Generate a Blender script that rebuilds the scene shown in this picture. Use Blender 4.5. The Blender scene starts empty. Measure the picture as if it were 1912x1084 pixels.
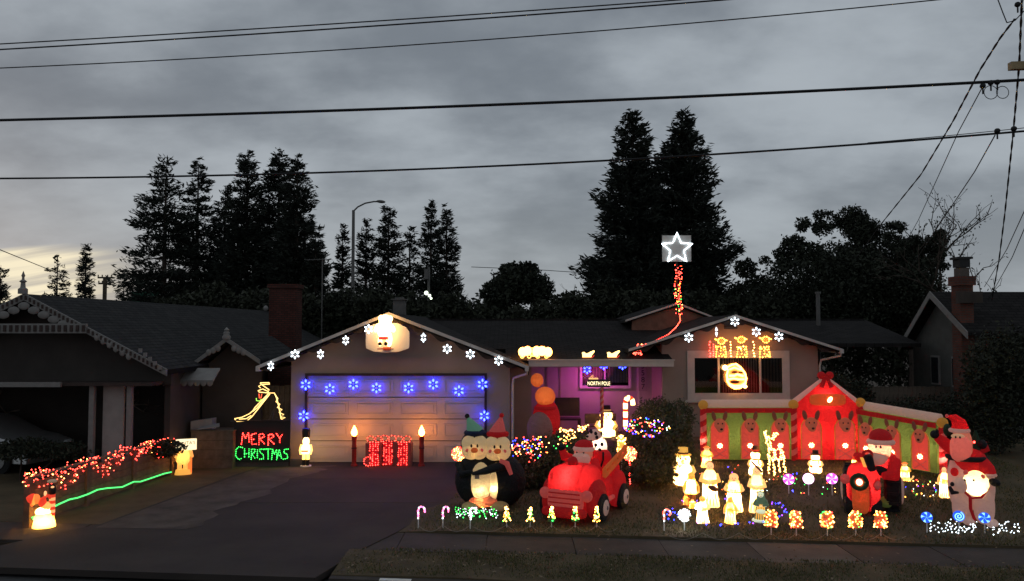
import bpy, math, random
import numpy as np
from mathutils import Vector, Matrix, Euler
random.seed(7); np.random.seed(7)
S = bpy.context.scene
COL = S.collection
PI = math.pi
R = math.radians

# ---------------------------------------------------------------- camera
FPX, CX, CY, CAMH = 1500.0, 956.0, 542.0, 3.75      # focal length in photo pixels, centre, eye height
PITCH = math.atan(70 / FPX)
cam_d = bpy.data.cameras.new('camera'); cam = bpy.data.objects.new('camera', cam_d); COL.objects.link(cam)
cam.location = (0, 0, CAMH); cam.rotation_euler = (PI / 2 + PITCH, 0, 0)
cam_d.sensor_width = 36; cam_d.sensor_fit = 'HORIZONTAL'; cam_d.lens = 36 * FPX / 1912
cam_d.clip_start = 0.1; cam_d.clip_end = 3000
S.camera = cam
S.view_settings.view_transform = 'Standard'; S.view_settings.look = 'None'
S.view_settings.exposure = 0; S.view_settings.gamma = 1

# ---------------------------------------------------------------- sky and sun
def N(nt, typ, **kw):
    n = nt.nodes.new(typ)
    for k, v in kw.items(): setattr(n, k, v)
    return n
def setin(n, **kw):
    for k, v in kw.items(): n.inputs[k.replace('_', ' ')].default_value = v
    return n
SUN_EL, SUN_AZ = R(1.5), R(-42)                      # the sun has just gone behind the trees on the left
W = bpy.data.worlds.new('World'); S.world = W; W.use_nodes = True
nt = W.node_tree; nt.nodes.clear(); lk = nt.links.new
def math_(op, a, b=None, c=None, clamp=False):
    n = N(nt, 'ShaderNodeMath', operation=op); n.use_clamp = clamp
    for i, x in enumerate((a, b, c)):
        if x is None: continue
        if isinstance(x, (int, float)): n.inputs[i].default_value = x
        else: lk(x, n.inputs[i])
    return n.outputs[0]
def maprange(x, a, b, c=0.0, d=1.0, smooth=True):
    n = N(nt, 'ShaderNodeMapRange'); n.interpolation_type = 'SMOOTHSTEP' if smooth else 'LINEAR'
    lk(x, n.inputs[0])
    for i, v in enumerate((a, b, c, d)): n.inputs[i + 1].default_value = v
    return n.outputs[0]
def mixc(f, a, b):
    n = N(nt, 'ShaderNodeMix', data_type='RGBA')
    for k, x in ((0, f), (6, a), (7, b)):
        if isinstance(x, (int, float)): n.inputs[k].default_value = x
        elif isinstance(x, tuple): n.inputs[k].default_value = (*x, 1)
        else: lk(x, n.inputs[k])
    return n.outputs[2]
tc = N(nt, 'ShaderNodeTexCoord'); sx = N(nt, 'ShaderNodeSeparateXYZ'); lk(tc.outputs['Generated'], sx.inputs[0])
dx, dy, dz = sx.outputs
zz = math_('ADD', math_('MAXIMUM', dz, 0.0), 0.32)
cb = N(nt, 'ShaderNodeCombineXYZ'); lk(math_('DIVIDE', dx, zz), cb.inputs[0]); lk(math_('DIVIDE', dy, zz), cb.inputs[1])
def noise(vec, scale, detail, rough, off=(0, 0, 0), stretch=(1, 1, 1)):
    m = N(nt, 'ShaderNodeMapping'); m.inputs['Location'].default_value = off; m.inputs['Scale'].default_value = stretch
    lk(vec, m.inputs['Vector'])
    n = N(nt, 'ShaderNodeTexNoise'); setin(n, Scale=scale, Detail=detail, Roughness=rough); lk(m.outputs[0], n.inputs['Vector'])
    return n.outputs['Fac']
c1 = noise(cb.outputs[0], 1.75, 7, 0.50, (3.1, 1.7, 0), (0.85, 1, 1))
c2 = noise(cb.outputs[0], 5.2, 5, 0.55, (8.1, 4.2, 0), (0.8, 1, 1))
cl = math_('ADD', math_('MULTIPLY', c1, 0.72), math_('MULTIPLY', c2, 0.28))
dens = maprange(cl, 0.36, 0.66)
cloud = mixc(dens, (0.410, 0.455, 0.500), (0.190, 0.218, 0.254))
low = maprange(dz, 0.02, 0.22)                        # a little brighter towards the horizon
cloud = mixc(low, mixc(0.45, cloud, (0.370, 0.405, 0.425)), cloud)
sky = N(nt, 'ShaderNodeTexSky', sky_type='NISHITA'); sky.sun_disc = False
sky.sun_elevation = SUN_EL; sky.sun_rotation = SUN_AZ; sky.altitude = 20
skyc = N(nt, 'ShaderNodeVectorMath', operation='SCALE'); lk(sky.outputs[0], skyc.inputs[0]); skyc.inputs['Scale'].default_value = 0.10
base = mixc(0.93, skyc.outputs[0], cloud)
# the gap under the cloud deck where the sun has set
az = math_('ARCTAN2', dx, dy)
azm = math_('MULTIPLY', maprange(az, -0.80, -0.58), maprange(az, -0.42, -0.52))
strk = noise(cb.outputs[0], 2.6, 4, 0.5, (1.4, 9.0, 0), (0.3, 1.6, 1))
gap = math_('ADD', dz, math_('MULTIPLY', math_('SUBTRACT', strk, 0.5), 0.05))
gapm = math_('MULTIPLY', maprange(gap, 0.092, 0.078), azm)
halo = math_('MULTIPLY', maprange(dz, 0.16, 0.06), math_('MULTIPLY', maprange(az, -1.0, -0.6), maprange(az, -0.2, -0.5)))
base = mixc(math_('MULTIPLY', halo, 0.10), base, (0.42, 0.42, 0.40))
strk2 = noise(cb.outputs[0], 6.0, 4, 0.5, (5.4, 2.0, 0), (0.22, 2, 1))
warm = mixc(maprange(strk2, 0.40, 0.62), (0.95, 0.84, 0.60), (0.55, 0.50, 0.42))
base = mixc(gapm, base, warm)
bg = N(nt, 'ShaderNodeBackground'); lk(base, bg.inputs[0]); bg.inputs[1].default_value = 1.0
wo = N(nt, 'ShaderNodeOutputWorld'); lk(bg.outputs[0], wo.inputs[0])
sd = bpy.data.lights.new('sun', 'SUN'); sd.energy = 0.06; sd.angle = R(25); sd.color = (1.0, 0.86, 0.7)
sun = bpy.data.objects.new('sun', sd); COL.objects.link(sun)
sun.rotation_euler = Vector((math.sin(SUN_AZ) * -1, -math.cos(SUN_AZ), -math.tan(R(14)))).to_track_quat('-Z', 'Y').to_euler()

# ---------------------------------------------------------------- photo pixels to places
def ray(px, py):
    u = (px - CX) / FPX; v = (CY - py) / FPX
    return Vector((u, math.cos(PITCH) - v * math.sin(PITCH), math.sin(PITCH) + v * math.cos(PITCH)))
def P(px, py, Z):
    d = ray(px, py); k = Z / d.y
    return Vector((d.x * k, Z, CAMH + d.z * k))
SK = 0.104                                           # the street runs a little towards the camera on the right
def street(x, off): return off - SK * x              # y of a line parallel to the kerb at place x
KERB, STRIP0, WALK0, LAWN0 = 11.94, 12.10, 13.50, 14.75
def sm(a, b, x):
    t = min(1, max(0, (x - a) / (b - a))); return t * t * (3 - 2 * t)
def gz(x, y):                                        # lie of the land: the lawn rises gently to the house
    e = street(x, LAWN0)
    xe = -2.1 + (y - 15.0) * 0.228                   # right edge of the driveway
    return 0.42 * sm(e, 24.0, y) * sm(xe - 0.2, xe + 4.2, x) + 0.045 * sm(xe, xe + 0.5, x)
def G(px, py):
    d = ray(px, py); z = 0.0
    for i in range(30):
        k = (z - CAMH) / d.z; p = Vector((d.x * k, d.y * k, z)); z = gz(p.x, p.y)
    return p

# ---------------------------------------------------------------- materials
MATS = {}
def mat(name, col, rough=0.7, var=0.0, scale=6.0, bump=0.0, bscale=None, emit=0.0, ecol=None, trans=0.0, metal=0.0, spec=0.3, col2=None, detail=4):
    if name in MATS: return MATS[name]
    m = bpy.data.materials.new(name); m.use_nodes = True; t = m.node_tree; b = t.nodes['Principled BSDF']; out = t.nodes['Material Output']
    b.inputs['Base Color'].default_value = (*col, 1); b.inputs['Roughness'].default_value = rough
    b.inputs['Metallic'].default_value = metal; b.inputs['Specular IOR Level'].default_value = spec
    csock = None; nsock = None
    if var or col2:
        tcn = t.nodes.new('ShaderNodeTexCoord')
        no = t.nodes.new('ShaderNodeTexNoise'); setin(no, Scale=scale, Detail=detail, Roughness=0.6)
        t.links.new(tcn.outputs['Object'], no.inputs['Vector'])
        rp = t.nodes.new('ShaderNodeValToRGB'); t.links.new(no.outputs['Fac'], rp.inputs['Fac'])
        c0 = tuple(c * (1 - var) for c in col); c1 = col2 or tuple(min(1, c * (1 + var)) for c in col)
        rp.color_ramp.elements[0].position = 0.32; rp.color_ramp.elements[1].position = 0.68
        rp.color_ramp.elements[0].color = (*c0, 1); rp.color_ramp.elements[1].color = (*c1, 1)
        csock = rp.outputs['Color']; t.links.new(csock, b.inputs['Base Color'])
    if bump:
        tcn = t.nodes.new('ShaderNodeTexCoord')
        n2 = t.nodes.new('ShaderNodeTexNoise'); setin(n2, Scale=bscale or scale * 4, Detail=5, Roughness=0.65)
        t.links.new(tcn.outputs['Object'], n2.inputs['Vector'])
        bp = t.nodes.new('ShaderNodeBump'); setin(bp, Strength=bump, Distance=0.02 if bump < .8 else 0.10); t.links.new(n2.outputs['Fac'], bp.inputs['Height'])
        t.links.new(bp.outputs[0], b.inputs['Normal']); nsock = bp.outputs[0]
    if emit:
        b.inputs['Emission Color'].default_value = (*(ecol or col), 1); b.inputs['Emission Strength'].default_value = emit
        if csock and not ecol: t.links.new(csock, b.inputs['Emission Color'])
    if trans:                                        # thin cloth or plastic that light shines through
        tr = t.nodes.new('ShaderNodeBsdfTranslucent'); tr.inputs[0].default_value = (*col, 1)
        if nsock: t.links.new(nsock, tr.inputs['Normal'])
        mx = t.nodes.new('ShaderNodeMixShader'); mx.inputs[0].default_value = trans
        t.links.new(b.outputs[0], mx.inputs[1]); t.links.new(tr.outputs[0], mx.inputs[2]); t.links.new(mx.outputs[0], out.inputs['Surface'])
    MATS[name] = m; return m
def emis(name, col, k):
    if name in MATS: return MATS[name]
    m = bpy.data.materials.new(name); m.use_nodes = True; t = m.node_tree; t.nodes.clear()
    e = t.nodes.new('ShaderNodeEmission'); e.inputs[0].default_value = (*col, 1); e.inputs[1].default_value = k
    o = t.nodes.new('ShaderNodeOutputMaterial'); t.links.new(e.outputs[0], o.inputs[0]); MATS[name] = m; return m
def brickmat(name, c1, c2, mortar, sw=1.0, bw=0.2, rh=0.075, mort=0.012, rough=0.85, axis='XZ', bump=0.5):
    if name in MATS: return MATS[name]
    m = bpy.data.materials.new(name); m.use_nodes = True; t = m.node_tree; b = t.nodes['Principled BSDF']
    tcn = t.nodes.new('ShaderNodeTexCoord'); sp = t.nodes.new('ShaderNodeSeparateXYZ'); cm = t.nodes.new('ShaderNodeCombineXYZ')
    t.links.new(tcn.outputs['Object'], sp.inputs[0])
    add = t.nodes.new('ShaderNodeMath'); add.operation = 'ADD'
    if axis == 'XZ':
        t.links.new(sp.outputs[0], add.inputs[0]); t.links.new(sp.outputs[1], add.inputs[1]); t.links.new(add.outputs[0], cm.inputs[0]); t.links.new(sp.outputs[2], cm.inputs[1])
    elif axis == 'XY':
        t.links.new(sp.outputs[0], cm.inputs[0]); t.links.new(sp.outputs[1], cm.inputs[1])
    else:
        t.links.new(sp.outputs[1], cm.inputs[0]); t.links.new(sp.outputs[0], cm.inputs[1])
    br = t.nodes.new('ShaderNodeTexBrick'); t.links.new(cm.outputs[0], br.inputs['Vector'])
    br.inputs['Color1'].default_value = (*c1, 1); br.inputs['Color2'].default_value = (*c2, 1); br.inputs['Mortar'].default_value = (*mortar, 1)
    setin(br, Scale=sw, Mortar_Size=mort, Brick_Width=bw, Row_Height=rh, Bias=0.0)
    no = t.nodes.new('ShaderNodeTexNoise'); setin(no, Scale=2.0, Detail=5, Roughness=0.6); t.links.new(tcn.outputs['Object'], no.inputs['Vector'])
    mx = t.nodes.new('ShaderNodeMix'); mx.data_type = 'RGBA'; mx.blend_type = 'MULTIPLY'; mx.inputs[0].default_value = 0.6
    t.links.new(br.outputs['Color'], mx.inputs[6]); t.links.new(no.outputs['Fac'], mx.inputs[7])
    t.links.new(mx.outputs[2], b.inputs['Base Color'])
    bp = t.nodes.new('ShaderNodeBump'); setin(bp, Strength=bump, Distance=0.01); bp.invert = True
    t.links.new(br.outputs['Fac'], bp.inputs['Height']); t.links.new(bp.outputs[0], b.inputs['Normal'])
    b.inputs['Roughness'].default_value = 1.0; b.inputs['Specular IOR Level'].default_value = 0.08; MATS[name] = m; return m
def glassmat():
    m = bpy.data.materials.new('window_glass'); m.use_nodes = True; t = m.node_tree; t.nodes.clear()
    g = t.nodes.new('ShaderNodeBsdfGlossy'); g.inputs['Roughness'].default_value = 0.03; g.inputs[0].default_value = (0.9, 0.9, 0.9, 1)
    tr = t.nodes.new('ShaderNodeBsdfTransparent'); tr.inputs[0].default_value = (0.75, 0.78, 0.78, 1)
    fr = t.nodes.new('ShaderNodeFresnel'); fr.inputs[0].default_value = 1.5
    mx = t.nodes.new('ShaderNodeMixShader'); o = t.nodes.new('ShaderNodeOutputMaterial')
    t.links.new(fr.outputs[0], mx.inputs[0]); t.links.new(tr.outputs[0], mx.inputs[1]); t.links.new(g.outputs[0], mx.inputs[2]); t.links.new(mx.outputs[0], o.inputs[0])
    MATS['window_glass'] = m; return m
GLASS = glassmat()

# ---------------------------------------------------------------- mesh building
class MB:
    def __init__(s): s.v = []; s.f = []; s.mi = []; s.cur = 0
    def add(s, vs, fs):
        o = len(s.v); s.v += [tuple(v) for v in vs]; s.f += [tuple(i + o for i in f) for f in fs]; s.mi += [s.cur] * len(fs); return s
    def ell(s, c, r, rot=None, seg=18, rings=11, e=1.0, zmin=-1.0, zmax=1.0):
        if isinstance(r, (int, float)): r = (r, r, r)
        M = Euler(rot).to_matrix() if rot else Matrix.Identity(3)
        def pw(x): return math.copysign(abs(x) ** e, x)
        a0 = math.asin(zmin); a1 = math.asin(zmax)
        vs = []; fs = []
        for i in range(rings + 1):
            ph = a0 + (a1 - a0) * i / rings
            for j in range(seg):
                th = 2 * PI * j / seg
                v = M @ Vector((r[0] * pw(math.cos(ph)) * pw(math.cos(th)), r[1] * pw(math.cos(ph)) * pw(math.sin(th)), r[2] * pw(math.sin(ph))))
                vs.append((c[0] + v.x, c[1] + v.y, c[2] + v.z))
        for i in range(rings):
            for j in range(seg):
                k = (j + 1) % seg; fs.append((i * seg + j, i * seg + k, (i + 1) * seg + k, (i + 1) * seg + j))
        return s.add(vs, fs)
    def tube(s, pts, rad, n=8, cap=True, closed=False):
        pts = [Vector(p) for p in pts]; m = len(pts)
        if isinstance(rad, (int, float)): rad = [rad] * m
        vs = []; fs = []; prev = None
        for i, p in enumerate(pts):
            if closed: t = pts[(i + 1) % m] - pts[i - 1]
            else: t = pts[min(i + 1, m - 1)] - pts[max(i - 1, 0)]
            if t.length < 1e-9: t = Vector((0, 0, 1))
            t.normalize()
            if prev is None:
                up = Vector((0, 0, 1)) if abs(t.z) < 0.9 else Vector((1, 0, 0)); a = t.cross(up).normalized()
            else:
                a = prev - t * prev.dot(t)
                a = a.normalized() if a.length > 1e-6 else t.orthogonal().normalized()
            prev = a; b = t.cross(a)
            for j in range(n):
                th = 2 * PI * j / n; q = p + (a * math.cos(th) + b * math.sin(th)) * rad[i]; vs.append(q)
        L = m if closed else m - 1
        for i in range(L):
            i2 = (i + 1) % m
            for j in range(n):
                k = (j + 1) % n; fs.append((i * n + j, i * n + k, i2 * n + k, i2 * n + j))
        if cap and not closed:
            fs.append(tuple(range(n - 1, -1, -1))); fs.append(tuple((m - 1) * n + j for j in range(n)))
        return s.add(vs, fs)
    def box(s, c, h, rz=0.0, M=None):
        m = M or Matrix.Rotation(rz, 3, 'Z'); vs = []
        for z in (-1, 1):
            for x, y in ((-1, -1), (1, -1), (1, 1), (-1, 1)):
                v = m @ Vector((x * h[0], y * h[1], z * h[2])); vs.append((c[0] + v.x, c[1] + v.y, c[2] + v.z))
        return s.add(vs, [(3, 2, 1, 0), (4, 5, 6, 7), (0, 1, 5, 4), (1, 2, 6, 5), (2, 3, 7, 6), (3, 0, 4, 7)])
    def bx(s, x0, x1, y0, y1, z0, z1): return s.box(((x0 + x1) / 2, (y0 + y1) / 2, (z0 + z1) / 2), (abs(x1 - x0) / 2, abs(y1 - y0) / 2, abs(z1 - z0) / 2))
    def prism(s, poly, y0, y1):                      # outline in x,z pushed from y0 to y1
        n = len(poly); vs = [(x, y0, z) for x, z in poly] + [(x, y1, z) for x, z in poly]
        fs = [tuple(range(n)), tuple(range(2 * n - 1, n - 1, -1))] + [(i, i + n, (i + 1) % n + n, (i + 1) % n) for i in range(n)]
        return s.add(vs, fs)
    def slab(s, poly, z0, z1):                       # outline in x,y pushed from z0 to z1
        n = len(poly); vs = [(x, y, z0) for x, y in poly] + [(x, y, z1) for x, y in poly]
        fs = [tuple(range(n - 1, -1, -1)), tuple(range(n, 2 * n))] + [(i, (i + 1) % n, (i + 1) % n + n, i + n) for i in range(n)]
        return s.add(vs, fs)
    def hexa(s, a, d):                               # a quad a (4 points) thickened by vector d
        d = Vector(d); vs = [Vector(p) for p in a] + [Vector(p) + d for p in a]
        return s.add(vs, [(0, 1, 2, 3), (7, 6, 5, 4), (0, 4, 5, 1), (1, 5, 6, 2), (2, 6, 7, 3), (3, 7, 4, 0)])
    def lathe(s, prof, c=(0, 0, 0), n=18, sy=1.0, tilt=None):
        vs = []; fs = []; M = Euler(tilt).to_matrix() if tilt else Matrix.Identity(3)
        for r, z in prof:
            for j in range(n):
                th = 2 * PI * j / n; v = M @ Vector((r * math.cos(th), r * sy * math.sin(th), z)); vs.append((c[0] + v.x, c[1] + v.y, c[2] + v.z))
        for i in range(len(prof) - 1):
            for j in range(n):
                k = (j + 1) % n; fs.append((i * n + j, i * n + k, (i + 1) * n + k, (i + 1) * n + j))
        fs.append(tuple(range(n - 1, -1, -1))); fs.append(tuple((len(prof) - 1) * n + j for j in range(n)))
        return s.add(vs, fs)
    def cyl(s, a, b, r, n=16): return s.tube([a, b], r, n)
    def torus(s, c, Rr, r, axis='y', n=24, m=8, sq=1.0):
        pts = []
        for i in range(n):
            t = 2 * PI * i / n; a, b = Rr * math.cos(t), Rr * math.sin(t) * sq
            pts.append((c[0] + a, c[1], c[2] + b) if axis == 'y' else (c[0] + a, c[1] + b, c[2]) if axis == 'z' else (c[0], c[1] + a, c[2] + b))
        return s.tube(pts, r, m, closed=True)
    def mesh(s, name, mats, smooth=True):
        me = bpy.data.meshes.new(name); me.from_pydata(s.v, [], s.f)
        for m in (mats if isinstance(mats, (list, tuple)) else [mats]): me.materials.append(m)
        me.polygons.foreach_set('material_index', s.mi)
        if smooth:
            me.polygons.foreach_set('use_smooth', [True] * len(s.f))
        me.update()
        if smooth:
            try: me.set_sharp_from_angle(angle=R(50))
            except Exception: pass
        return me
def setp(o, label=None, cat=None, group=None, kind=None):
    for k, v in (('label', label), ('category', cat), ('group', group), ('kind', kind)):
        if v: o[k] = v
    return o
def obj(name, mb, mats, parent=None, smooth=True, label=None, cat=None, group=None, kind=None, loc=None):
    me = mb.mesh(name, mats, smooth) if isinstance(mb, MB) else mb
    o = bpy.data.objects.new(name, me); COL.objects.link(o)
    if parent: o.parent = parent
    if loc is not None: o.location = loc
    return setp(o, label, cat, group, kind)
def link(name, me, parent=None, loc=(0, 0, 0), rz=0.0, scale=None):
    o = bpy.data.objects.new(name, me); COL.objects.link(o); o.parent = parent; o.location = loc; o.rotation_euler = (0, 0, rz)
    if scale is not None: o.scale = scale
    return o
def thing(name, label, cat, loc=(0, 0, 0), rz=0.0, group=None):
    o = bpy.data.objects.new(name, None); COL.objects.link(o); o.location = loc; o.rotation_euler = (0, 0, rz)
    o.empty_display_size = 0.1
    return setp(o, label, cat, group)
def copy_tree(o, parent=None):
    c = o.copy(); COL.objects.link(c); c.parent = parent
    for ch in list(o.children): copy_tree(ch, c)
    return c
def lamp(parent, p, power, col, r=0.02, name='bulb_light'):
    d = bpy.data.lights.new(name, 'POINT'); d.energy = power; d.color = col; d.shadow_soft_size = r
    o = bpy.data.objects.new(name, d); COL.objects.link(o); o.parent = parent; o.location = p; return o
class Fig:                                           # a thing laid out from photo pixels on a plane through its base
    def __init__(s, name, label, cat, px, py, group=None, Z=None, face=True):
        p = G(px, py) if Z is None else P(px, py, Z)
        a = math.atan2(p.x, p.y) if face else 0.0
        s.s = p.y / FPX / math.cos(PITCH); s.sx = s.s * (math.cos(a) if face else 1.0); s.px = px; s.py = py; s.loc = p
        s.root = thing(name, label, cat, p, -a, group)
    def p(s, px, py, dy=0.0): return ((px - s.px) * s.sx, dy, (s.py - py) * s.s)
    def ell(s, mb, px, py, rx, ry, ryy=None, dy=0.0, rot=None, **k):   # radii in pixels, depth radius in metres
        return mb.ell(s.p(px, py, dy), (rx * s.sx, (ryy if ryy is not None else min(rx, ry) * s.s), ry * s.s), rot, **k)
    def part(s, name, mb, m, parent=None, smooth=True, **k): return obj(name, mb, m, parent or s.root, smooth, **k)
def octa(mb, p, r):
    x, y, z = p
    mb.add([(x + r, y, z), (x, y + r, z), (x - r, y, z), (x, y - r, z), (x, y, z + r), (x, y, z - r)],
           [(0, 1, 4), (1, 2, 4), (2, 3, 4), (3, 0, 4), (1, 0, 5), (2, 1, 5), (3, 2, 5), (0, 3, 5)])
BC = {'w': emis('warm_white_bulb', (1.0, 0.42, 0.10), 16.0), 'c': emis('cold_white_bulb', (0.80, 0.92, 1.0), 5.0),
      'r': emis('red_bulb', (1.0, 0.036, 0.026), 18.0), 'g': emis('green_bulb', (0.05, 1.0, 0.12), 5.0), 'b': emis('blue_bulb', (0.020, 0.034, 1.0), 18.0),
      'y': emis('yellow_bulb', (1.0, 0.34, 0.04), 13.0), 'o': emis('orange_bulb', (1.0, 0.10, 0.012), 8.0), 'p': emis('pink_bulb', (1.0, 0.13, 0.36), 6.5),
      'v': emis('violet_bulb', (0.24, 0.05, 1.0), 8.0), 's': emis('salmon_bulb', (1.0, 0.08, 0.045), 9.0)}
BKEYS = list(BC)
def bulbs(parent, pts, r=0.017, name='bulbs', **k):  # pts: (x,y,z,colour key); small glass bulbs joined into one part
    mb = MB(); used = sorted({q[3] for q in pts}, key=BKEYS.index)
    for x, y, z, c in pts:
        mb.cur = used.index(c); octa(mb, (x, y, z), r * random.uniform(0.8, 1.2))
    return obj(name, mb, [BC[c] for c in used], parent, True, kind='stuff', **k)
def along(pts, step):                                # points every step metres along a polyline
    pts = [Vector(p) for p in pts]; out = [pts[0].copy()]; acc = 0.0
    for a, b in zip(pts, pts[1:]):
        L = (b - a).length
        if L < 1e-9: continue
        d = step - acc
        while d <= L: out.append(a + (b - a) * (d / L)); d += step
        acc = (acc + L) % step if step else 0
    return out
def text_mesh(body, size, depth, m, align='CENTER'):
    c = bpy.data.curves.new('lettering', 'FONT'); c.body = body; c.size = size; c.extrude = depth; c.align_x = align; c.align_y = 'CENTER'
    o = bpy.data.objects.new('lettering', c); COL.objects.link(o)
    dg = bpy.context.evaluated_depsgraph_get(); me = bpy.data.meshes.new_from_object(o.evaluated_get(dg))
    bpy.data.objects.remove(o); me.materials.clear(); me.materials.append(m); me.transform(Matrix.Rotation(PI / 2, 4, 'X')); return me
def quads(name, c, a, b, mats, mi=None):             # numpy: centres and two half axes -> many small leaf faces in one mesh
    n = len(c); v = np.stack([c - a, c - b * 0.9, c + a, c + b * 0.9], 1).reshape(-1, 3)
    me = bpy.data.meshes.new(name); me.vertices.add(4 * n); me.vertices.foreach_set('co', v.astype(np.float32).ravel())
    me.loops.add(4 * n); me.loops.foreach_set('vertex_index', np.arange(4 * n, dtype=np.int32))
    me.polygons.add(n); me.polygons.foreach_set('loop_start', np.arange(0, 4 * n, 4, dtype=np.int32)); me.polygons.foreach_set('loop_total', np.full(n, 4, dtype=np.int32))
    for m in (mats if isinstance(mats, (list, tuple)) else [mats]): me.materials.append(m)
    if mi is not None: me.polygons.foreach_set('material_index', mi.astype(np.int32))
    me.update(calc_edges=True); return me
def rdir(n):
    v = np.random.normal(size=(n, 3)); return v / np.linalg.norm(v, axis=1, keepdims=True)
# ================================================================ the setting
M_asph = mat('asphalt', (0.045, 0.044, 0.045), 0.9, 0.35, 3.0, 0.5, 60)
M_conc = mat('concrete', (0.050, 0.040, 0.034), 0.9, 0.28, 1.6, 0.35, 40)
M_conc2 = mat('pale_concrete', (0.095, 0.078, 0.066), 0.9, 0.25, 1.2, 0.35, 40)
M_drive = mat('worn_driveway', (0.026, 0.021, 0.019), 0.92, 0.0, 0.55, 0.4, 50, col2=(0.048, 0.038, 0.033), detail=8)
M_soil = mat('soil', (0.055, 0.040, 0.028), 0.95, 0.4, 2.5, 0.6, 20)
M_lawn = mat('lawn_soil', (0.060, 0.046, 0.024), 0.95, 0.0, 1.3, 0.7, 30, col2=(0.110, 0.080, 0.044), detail=8)
mb = MB(); mb.add([(-700, -60, -0.2), (700, -60, -0.2), (700, 1500, -0.2), (-700, 1500, -0.2)], [(0, 1, 2, 3)])
obj('ground', mb, M_soil, kind='structure')
mb = MB(); mb.add([(-60, -8, -0.14), (60, -8, -0.14), (60, street(60, KERB + 0.4), -0.14), (-60, street(-60, KERB + 0.4), -0.14)], [(0, 1, 2, 3)])
obj('road', mb, M_asph, kind='structure')
def band(name, x0, x1, o0, o1, m, dz, nx, ny, kind='structure', zf=None, skirt=0.25):
    mb = MB(); vs = []; fs = []
    for j in range(ny + 1):
        for i in range(nx + 1):
            x = x0 + (x1 - x0) * i / nx; y = street(x, o0 + (o1 - o0) * j / ny); vs.append((x, y, (zf or gz)(x, y) + dz))
    for j in range(ny):
        for i in range(nx): a = j * (nx + 1) + i; fs.append((a, a + 1, a + nx + 2, a + nx + 1))
    n0 = len(vs)
    for i in range(nx + 1): vs.append((vs[i][0], vs[i][1] + 0.002, -skirt))
    for i in range(nx): fs.append((i, n0 + i, n0 + i + 1, i + 1))
    mb.add(vs, fs); return obj(name, mb, m, kind=kind)
band('lawn', -34, 34, LAWN0, 34, M_lawn, 0.0, 96, 60)
band('planting_strip', -2.75, 34, STRIP0, WALK0, M_lawn, 0.012, 60, 4, zf=lambda x, y: 0.02 * math.sin(x * 1.3) * math.sin(y * 2))
band('planting_strip', -34, -9.6, STRIP0, WALK0, M_lawn, 0.012, 20, 3, zf=lambda x, y: 0)
sw = band('sidewalk', -34, 34, WALK0, LAWN0, M_soil, -0.05, 4, 1, zf=lambda x, y: 0)
x = -12.6; i = 0
while x < 14:
    w = 1.52; x1 = x + w - 0.014; dzs = random.uniform(-0.006, 0.006)
    mb = MB(); q = [(x, street(x, WALK0 + 0.01)), (x1, street(x1, WALK0 + 0.01)), (x1, street(x1, LAWN0 - 0.01)), (x, street(x, LAWN0 - 0.01))]
    mb.slab(q, -0.08, dzs)
    pale = 3.6 < x < 5.0
    o = obj('paving_slab', mb, M_conc2 if pale else M_conc, sw, False)
    if pale: o['label'] = 'paler newer concrete slab'
    x += w; i += 1
# kerb
mb = MB(); mb.hexa([(-2.75, street(-2.75, KERB), -0.16), (34, street(34, KERB), -0.16), (34, street(34, KERB), 0.0), (-2.75, street(-2.75, KERB), 0.0)], (0, 0.16, 0))
kerb = obj('kerb', mb, M_conc, kind='structure', smooth=False)
mb = MB(); mb.hexa([(-34, street(-34, KERB), -0.16), (-9.6, street(-9.6, KERB), -0.16), (-9.6, street(-9.6, KERB), 0.0), (-34, street(-34, KERB), 0.0)], (0, 0.16, 0))
obj('kerb', mb, M_conc, kind='structure', smooth=False)
M_wp = mat('white_paint', (0.66, 0.64, 0.60), 0.6, 0.12, 8); M_bp = mat('black_paint', (0.012, 0.012, 0.012), 0.5)
a = -1.98; b = -1.50; e = 0.004
mb = MB(); mb.hexa([(a, street(a, KERB) - e, -0.13), (b, street(b, KERB) - e, -0.13), (b, street(b, KERB) - e, 0.003), (a, street(a, KERB) - e, 0.003)], (0, 0.10, 0))
pn = obj('painted_panel', mb, M_wp, kerb, False)
t = link('lettering', text_mesh('3587', 0.155, 0.001, M_bp), pn, ((a + b) / 2, street((a + b) / 2, KERB) - 0.0075, -0.066), -math.atan(SK))
# driveway with its apron, and the paler strip along its left side
def sheet(name, pts, m, z, kind='structure'):
    mb = MB(); mb.slab(pts, z - 0.1, z); return obj(name, mb, m, kind=kind, smooth=False)
dl = [(-9.4, street(-9.4, KERB - 0.02)), (-2.95, street(-2.95, KERB - 0.02)), (-2.55, street(-2.55, WALK0)), (-2.1, 14.97), (-1.35, 17.5), (-0.35, 22.66), (-6.6, 22.66), (-7.1, 20.6), (-7.85, street(-7.85, LAWN0)), (-8.6, street(-8.6, WALK0))]
sheet('driveway', dl, M_drive, 0.012)
for yj in (17.4, 20.1):                                # expansion joints of the driveway
    mb = MB(); mb.slab([(-7.4 + (yj - 17.4) * .2, yj), (-1.45 + (yj - 17.4) * .23, yj), (-1.45 + (yj - 17.4) * .23, yj + .02), (-7.4 + (yj - 17.4) * .2, yj + .02)], 0.0, 0.0145); obj('expansion_joint', mb, M_soil, kind='structure', smooth=False)
mb = MB(); cr = []
for k in range(26): cr.append((-3.4 + .9 * math.sin(k * .35) + random.uniform(-.06, .06) - k * .03, 15.2 + k * .27))
for (x0, y0), (x1, y1) in zip(cr, cr[1:]): mb.add([(x0, y0, .0148), (x0 + .022, y0, .0148), (x1 + .022, y1, .0148), (x1, y1, .0148)], [(0, 1, 2, 3)])
obj('driveway_crack', mb, M_soil, kind='structure', smooth=False)
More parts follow.
